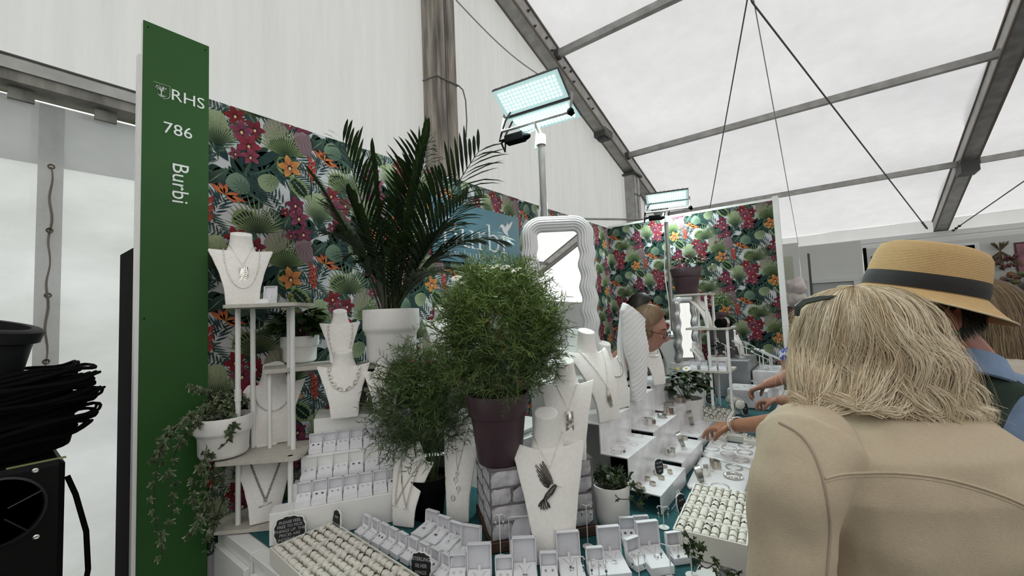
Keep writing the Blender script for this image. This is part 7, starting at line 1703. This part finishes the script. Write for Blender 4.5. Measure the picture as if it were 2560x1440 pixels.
# hat
STRAW = mat('straw', (.55, .36, .165), .75, spec=.3); nt = STRAW.node_tree; b = nt.nodes['Principled BSDF']
tcn = nt.nodes.new('ShaderNodeTexCoord'); mpn = nt.nodes.new('ShaderNodeMapping'); mpn.inputs['Scale'].default_value = (1, 1, 1); wv = nt.nodes.new('ShaderNodeTexWave'); wv.bands_direction = 'Z'; wv.inputs['Scale'].default_value = 75; wv.inputs['Distortion'].default_value = 1.2; wv.inputs['Detail'].default_value = 3; wv.inputs['Detail Scale'].default_value = 3
nt.links.new(tcn.outputs['Object'], mpn.inputs[0]); nt.links.new(mpn.outputs[0], wv.inputs['Vector']); nz = nt.nodes.new('ShaderNodeTexNoise'); nz.inputs['Scale'].default_value = 500; nt.links.new(mpn.outputs[0], nz.inputs['Vector'])
cr = nt.nodes.new('ShaderNodeMix'); cr.data_type = 'RGBA'; cr.inputs[6].default_value = (.36, .215, .09, 1); cr.inputs[7].default_value = (.66, .46, .22, 1); mth = nt.nodes.new('ShaderNodeMath'); mth.operation = 'MULTIPLY_ADD'; mth.inputs[1].default_value = .45; nt.links.new(wv.outputs['Fac'], mth.inputs[0]); mt2 = nt.nodes.new('ShaderNodeMath'); mt2.operation = 'MULTIPLY'; mt2.inputs[1].default_value = .75; nt.links.new(nz.outputs[0], mt2.inputs[0]); nt.links.new(mt2.outputs[0], mth.inputs[2]); nt.links.new(mth.outputs[0], cr.inputs[0]); nt.links.new(cr.outputs[2], b.inputs['Base Color'])
bp = nt.nodes.new('ShaderNodeBump'); bp.inputs['Strength'].default_value = .5; bp.inputs['Distance'].default_value = .002; nt.links.new(wv.outputs['Fac'], bp.inputs['Height']); nt.links.new(bp.outputs[0], b.inputs['Normal'])
hb_ = at(2302, 722, tm); tilt = Matrix.Rotation(YAW, 4, 'Z')@Matrix.Rotation(radians(13), 4, 'Y')@Matrix.Rotation(radians(9), 4, 'X'); MH = Matrix.Translation(hb_-O2)@tilt@Matrix.Diagonal((.74, .78, .86, 1))
ht_ = bpy.data.objects.new('straw_hat', None)
m = MB(); rg = []
for r_, z in ((.1385, -.008), (.138, .02), (.134, .055), (.128, .09), (.118, .108), (.10, .115), (.06, .108), (.02, .102), (.001, .101)): rg.append([(r_*cos(a)*.98, r_*sin(a)*1.08, z+(.008*cos(a*2) if .09 > r_ > .03 else 0)-.006*(z > .1)*cos(a)) for a in [2*pi*k/48 for k in range(48)]])
m.loft(rg, M=None, caps=False)
rg = []
for k in range(9): u = k/8; r_ = .1385+.062*u; rg.append([(r_*cos(a)*.98, r_*sin(a)*1.08, -.008-.062*u*(.75+.25*cos(a))-.006*u*abs(sin(a))+.014*u*u) for a in [2*pi*k2/64 for k2 in range(64)]])
n64 = 64
m.loft(rg, caps=False); rg2 = [[(x, y, z-.0025) for x, y, z in r_] for r_ in rg]; m.loft(rg2[::-1], caps=False)
o = m.build('straw_hat', STRAW, e2, True, angle=60); o.matrix_local = MH; hat = o
m = MB(); rg = [[(r_*cos(a)*.98, r_*sin(a)*1.08, z) for a in [2*pi*k/48 for k in range(48)]] for r_, z in ((.1405, -.006), (.1405, .014+.0), (.1385, .030), (.1365, .034))]; m.loft(rg, caps=False); m.build('hat_band', mat('black_ribbon', (.007, .007, .007), .7, bump=.3, stretch=(1, 1, 30), bscale=30), hat, True)
m = MB(); m.tube([(x*cos(a), x*1.102*sin(a), z) for a, x, z in [(2*pi*k/64, .2*.98, -.0405-.0155*cos(2*pi*k/64)-.006*abs(sin(2*pi*k/64))) for k in range(64)]], .0022, 5, closed=True); m.build('brim_edge', mat('pale_straw_edge', (.6, .5, .33), .7), hat, True)
# backpack with strap
bsh = bvh_of(sh); GRN = mat('green_webbing', (.028, .048, .036), .85, bump=.4, bscale=200, noise_amt=.15)
e3 = thing('backpack', 'dark green backpack with wide shoulder strap on the man in the straw hat', 'backpack', (at(2620, 1150, .92).x, at(2620, 1150, .92).y, 0)); O3 = Vector(e3.location)
path = ((2560, 905), (2500, 935), (2455, 985), (2425, 1050), (2408, 1120), (2402, 1170)); s_ = seam(bsh, path, O3, .012, 6)
if len(s_) > 3:
    path2 = [at(x, y, .9)-O3 for x, y in path]; tz = [s_]
    m = MB(); n = len(s_); vs = []
    for i, p in enumerate(s_):
        T = (s_[min(i+1, n-1)]-s_[max(i-1, 0)]).normalized(); vw = (CAM-O3-p).normalized(); S = T.cross(vw).normalized()*(.048 if i > 3 else .05); vs += [p-S, p-S*.9+vw*.008, p+S*.9+vw*.008, p+S, p+S*.9-vw*.006, p-S*.9-vw*.006]
    m.add(vs, [(i*6+k, i*6+(k+1) % 6, (i+1)*6+(k+1) % 6, (i+1)*6+k) for i in range(n-1) for k in range(6)]+[tuple(range(6)), tuple(range(6*n-1, 6*n-7, -1))]); m.build('shoulder_strap', GRN, e3, True)
m = MB(); rg = [ell_ring(at(2860, py, .88)-O3, RGT, FWD, w_, d_, 24, .7) for py, w_, d_ in ((960, .05, .03), (1000, .11, .06), (1150, .13, .08), (1400, .14, .09), (1500, .12, .07))]; m.loft(rg[::-1]); m.build('pack', GRN, e3, True)
# ---------------------------------------------------------------- person reaching with bangled arm
def bystander(lab, px, py, t, zhead, skin, topmat, haircol, rz, arms, bott, hw=.19, hairlen=.16, vox=.006, nails=None, lean=(0, 0)):
    hcx = at(px, py, t); hcx.z = zhead; e = thing('person', lab, 'person', (hcx.x, hcx.y, 0)); O = Vector(e.location); hx = Vector((cos(rz), sin(rz), 0)); fy = Vector((sin(rz), -cos(rz), 0))
    M = Matrix.Translation(hcx-O)@Matrix.Rotation(rz, 4, 'Z')@Matrix.Rotation(radians(18), 4, 'X'); Bm = MB(); head(Bm, M)
    c = lambda dz, b=0: Vector((lean[0]*min(1, -dz/.6), lean[1]*min(1, -dz/.6), zhead+dz))-fy*b; q, rr = smooth_pts([c(-.03, .01), c(-.13, .03), c(-.2, .05)], [.05, .052, .07], 4); Bm.tube(q, rr, 14)
    lv_ = [(-.19, .06, .05), (-.21, .13, .07), (-.26, hw, .09), (-.38, hw, .11), (-.52, hw*.88, .105), (-.66, hw*.95, .12), (-.74, hw*.92, .12)]
    Bm.loft([ell_ring(c(dz, .05), hx, fy, w_-.01, d_-.01, 24, .9) for dz, w_, d_ in lv_][::-1]); Tm = MB(); Tm.loft([ell_ring(c(dz, .05), hx, fy, w_+.004, d_+.004, 24, .9) for dz, w_, d_ in lv_][::-1]); nl = MB()
    for (sh_s, pts, rad, slv, hd, hn, side, curl, th) in arms:
        s0 = c(-.25, .05)+hx*sh_s*(hw-.02); P = [s0]+[p-O for p in pts]; q, rr = smooth_pts(P, rad, 6); Bm.tube(q, rr, 16); hand(Bm, P[-1], hd, hn, side, curl, th, nails=nl if nails else None)
        k = int(len(q)*slv); Tm.tube(q[:max(k, 3)], [r_+.012+.006*i/max(k, 1) for i, r_ in enumerate(rr[:max(k, 3)])], 16); Tm.sphere(s0, .065, 12, 8)
    legs(Bm, c(-.7, .05), hx, fy, zhead-.72, .95); remesh(Bm.build('body', skin, e, True), vox, 3 if vox < .005 else 2); remesh(Tm.build('top', topmat, e, True), .007, 5)
    cL = c(-.7, .05); cL.z = 0; Lm = MB(); legs(Lm, cL, hx, fy, zhead-.70, 1.08, False); Lm.loft([ell_ring(Vector((cL.x, cL.y, z)), hx, fy, w_, d_, 22) for z, w_, d_ in ((zhead-.86, .16, .12), (zhead-.76, .19, .14), (zhead-.68, .18, .13))]); remesh(Lm.build('trousers', bott, e, True), .009)
    cc = cL; shoe(e, cc, hx, fy, SH)
    hq_ = random.Random(int(px)); hm = MB()
    def tmax(a): f = (1-cos(a))/2; return radians(118*(1-f)+40*f+12*sin(a)**2)
    def hp(a, th, k): return M@Vector((k*.076*sin(th)*sin(a), .008+k*.100*sin(th)*cos(a), k*.118*cos(th)))
    hm.col = tuple(x*.55 for x in haircol[0]); G_ = [[hp(2*pi*j/36, tmax(2*pi*j/36)*i/8+.01, 1.045) for j in range(36)] for i in range(9)]; hm.loft(G_, caps=False)
    for i in range(2600):
        a = hq_.uniform(-pi, pi); tm_ = tmax(a); k_ = hq_.uniform(1.05, 1.12); a0 = a*.9; P_ = []; back = max(0, cos(a)+.35)
        for j in range(9): u = j/8; P_.append(hp(a0+(a-a0)*u+.05*sin(i+u*5), .05+(tm_*hq_.uniform(.98, 1.02)-.05)*u, k_))
        if back > 0 and hairlen > .03:
            for j in range(1, 5): P_.append(P_[8]+Vector((0, 0, -hairlen*j/4))+Vector((.006*sin(i+j), .006*cos(i*3+j), 0)))
        t_ = hq_.random(); cc = tuple(haircol[0][z]*(1-t_)+haircol[1][z]*t_ for z in range(3)); hm.ribbon(P_, .0026, (P_[4]-hcx+O), [cc]*len(P_))
    o = hm.build('hair', HB, e); o['kind'] = 'stuff'
    if nails and nl.v: tag(nl.build('nails', nails, e, True), kind='stuff')
    return e, M, O
PINK = mat('pink_nail_polish', (.72, .18, .32), .25)
wr_ = at(1832, 1064, 1.80); el_ = at(2010, 1052, 1.42)
hd = (at(1745, 1066, 1.93)-wr_).normalized()
bystander('woman with tanned arm and silver bangles reaching for a bangle, body behind the blonde woman', 2195, 790, 1.62, 1.48, SKT, mat('rust_top', (.22, .07, .04), .85), ((.05, .03, .015), (.12, .07, .04)), YAW-pi/2-.2,
          [(-1, [at(2110, 1050, 1.42), el_, at(1920, 1060, 1.62), wr_], [.05, .05, .046, .037, .0245], .3, hd, (UP*.9-FWD*.25), -1, (.55, .75, .85, .95), .7), (1, [at(2290, 1120, 1.60), at(2250, 1180, 1.75)], [.048, .042, .027], .5, FWD, UP, 1, (.4, .5, .6, .7), .4)], MATS['navy_trousers'], vox=.0035, nails=PINK)
ax = (wr_-el_).normalized(); 
for k in range(3):
    c = wr_.lerp(el_, .03+.035*k); X = ax.orthogonal().normalized(); Y = ax.cross(X); X2_ = (X+ax*(.25-.2*k)).normalized(); m = MB(); r_ = .0335
    m.tube([X2_*r_*cos(a)+Y*r_*sin(a) for a in [j*2*pi/40 for j in range(40)]], .0019, 7, closed=True); tag(m.build('bangle', SILVER, None, True, c), 'thin silver bangle on the tanned wrist, %s from the hand' % ORD[k], 'bangle', 'bangles on the tanned wrist')
m = MB(); c = wr_+hd*.112; m.tube([hd.orthogonal().normalized()*.0105*cos(a)+hd.cross(hd.orthogonal().normalized())*.0105*sin(a) for a in [j*.5236 for j in range(12)]], .0015, 5, closed=True); tag(m.build('finger_ring', SILVER, None, True, c+hd.cross(UP)*.02), 'silver ring on the finger of the reaching tanned hand', 'ring')
# ---------------------------------------------------------------- shopper in blue and white patterned top
BW_ = mat('blue_white_print', (.6, .6, .62), .85); nt = BW_.node_tree; b = nt.nodes['Principled BSDF']; vn = nt.nodes.new('ShaderNodeTexNoise'); vn.inputs['Scale'].default_value = 42; vn.inputs['Detail'].default_value = 1.5; tcn = nt.nodes.new('ShaderNodeTexCoord'); nt.links.new(tcn.outputs['Object'], vn.inputs['Vector']); cr = nt.nodes.new('ShaderNodeValToRGB'); cr.color_ramp.interpolation = 'CONSTANT'; cr.color_ramp.elements[0].color = (.55, .57, .62, 1); cr.color_ramp.elements[1].position = .47; cr.color_ramp.elements[1].color = (.02, .045, .32, 1); nt.links.new(vn.outputs[0], cr.inputs[0]); nt.links.new(cr.outputs[0], b.inputs['Base Color'])
w1, w2 = at(1912, 962, 2.55), at(1948, 1000, 2.35)
bystander('shopper in blue and white patterned top handling jewellery behind the blonde woman', 2085, 800, 2.35, 1.46, SKIN, BW_, ((.10, .05, .03), (.2, .1, .06)), YAW-pi/2-.1,
          [(1, [at(1985, 890, 2.55), at(1975, 935, 2.55), w1], [.05, .05, .043, .026], .5, (at(1885, 972, 2.6)-w1), UP, 1, (.8, .9, 1.0, 1.1), .8), (-1, [at(2010, 960, 2.15), at(1990, 1000, 2.22), w2], [.05, .047, .04, .026], .4, (at(1908, 1000, 2.42)-w2), UP, -1, (.8, .9, 1.0, 1.0), .8)], MATS['navy_trousers'], vox=.0042)
# ---------------------------------------------------------------- seller with glasses and colleague
w1, w2 = at(1640, 1010, 2.4), at(1625, 1000, 2.5)
DKP = mat('dark_patterned_top', (.03, .025, .02), .85, noise_amt=.9, nscale=22)
hs = at(1620, 824, 2.12)
e, M, O = bystander('woman seller with light brown hair and dark glasses looking down inside the booth', 1620, 824, 2.12, hs.z, mat('skin_flushed', (.34, .165, .115), .5), DKP, ((.09, .05, .026), (.19, .115, .06)), YAW+.95,
          [(-1, [at(1545, 980, 2.2), at(1560, 1050, 2.3)], [.05, .042, .026], .6, -UP, FWD, 1, (.4,)*4, .4), (1, [at(1630, 960, 2.5), at(1640, 1040, 2.6)], [.05, .042, .026], .6, RGT, UP, -1, (.4,)*4, .4)], MATS['navy_trousers'], hw=.17, hairlen=.05, lean=(-.46, .10), vox=.0036)
face_bits(e, M)
m = MB()
for s_ in (-1, 1):
    m.tube([M@Vector((s_*.032+.024*cos(a), -.098, .002+.017*sin(a))) for a in [k*pi/8 for k in range(16)]], .0022, 6, closed=True); m.tube([M@Vector((s_*.056, -.095, .008)), M@Vector((s_*.078, -.05, .008)), M@Vector((s_*.08, .01, .004))], .0018, 5)
m.tube([M@Vector((-.008, -.10, .004)), M@Vector((0, -.102, .007)), M@Vector((.008, -.10, .004))], .002, 5)
gl = m.build('glasses', mat('dark_frame_plastic', (.01, .01, .02), .3), None, True, O); tag(gl, 'dark framed glasses on the seller inside the booth', 'glasses')
hs = at(1602, 768, 3.1)
e, M, O = bystander('dark haired colleague standing behind the seller inside the booth', 1602, 768, 3.1, hs.z-.02, SKIN, mat('black_top', (.015, .015, .018), .9), ((.012, .010, .009), (.03, .025, .02)), YAW+.8,
          [(-1, [at(1560, 900, 3.1), at(1580, 980, 3.0)], [.05, .042, .026], .6, -UP, FWD, 1, (.4,)*4, .4), (1, [at(1640, 900, 3.15), at(1640, 980, 3.05)], [.05, .042, .026], .6, -UP, FWD, -1, (.4,)*4, .4)], MATS['navy_trousers'], hw=.17, hairlen=.02)
# ---------------------------------------------------------------- background visitors at the right edge
hs = at(2478, 775, 1.75)
e, M, O = bystander('woman with long light brown hair behind the straw hat brim', 2478, 775, 1.75, hs.z+.0, SKIN, mat('cream_top', (.45, .40, .33), .9), ((.10, .065, .035), (.26, .18, .10)), YAW+pi+.3,
          [(-1, [at(2440, 980, 1.7), at(2440, 1080, 1.8)], [.05, .042, .026], .6, -UP, FWD, 1, (.4,)*4, .4), (1, [at(2590, 980, 1.75), at(2590, 1080, 1.85)], [.05, .042, .026], .6, -UP, FWD, -1, (.4,)*4, .4)], MATS['stone_trousers'], hw=.18, hairlen=.20)
STR = mat('striped_top', (.02, .02, .03), .9); nt = STR.node_tree; b = nt.nodes['Principled BSDF']; wv = nt.nodes.new('ShaderNodeTexWave'); wv.bands_direction = 'Z'; wv.inputs['Scale'].default_value = 22; tcn = nt.nodes.new('ShaderNodeTexCoord'); nt.links.new(tcn.outputs['Object'], wv.inputs['Vector']); cr = nt.nodes.new('ShaderNodeValToRGB'); cr.color_ramp.interpolation = 'CONSTANT'; cr.color_ramp.elements[0].color = (.015, .015, .025, 1); cr.color_ramp.elements[1].position = .72; cr.color_ramp.elements[1].color = (.5, .5, .5, 1); nt.links.new(wv.outputs['Fac'], cr.inputs[0]); nt.links.new(cr.outputs[0], b.inputs['Base Color'])
hs = at(2562, 742, 3.6)
bystander('dark haired visitor in a navy and white striped top at the right edge', 2572, 742, 3.6, hs.z, SKIN, STR, ((.012, .010, .009), (.03, .025, .02)), YAW+pi-.4,
          [(-1, [at(2530, 830, 3.5), at(2530, 900, 3.6)], [.05, .042, .026], .6, -UP, FWD, 1, (.4,)*4, .4), (1, [at(2620, 830, 3.6), at(2620, 900, 3.7)], [.05, .042, .026], .6, -UP, FWD, -1, (.4,)*4, .4)], MATS['navy_trousers'], hw=.18, hairlen=.06)
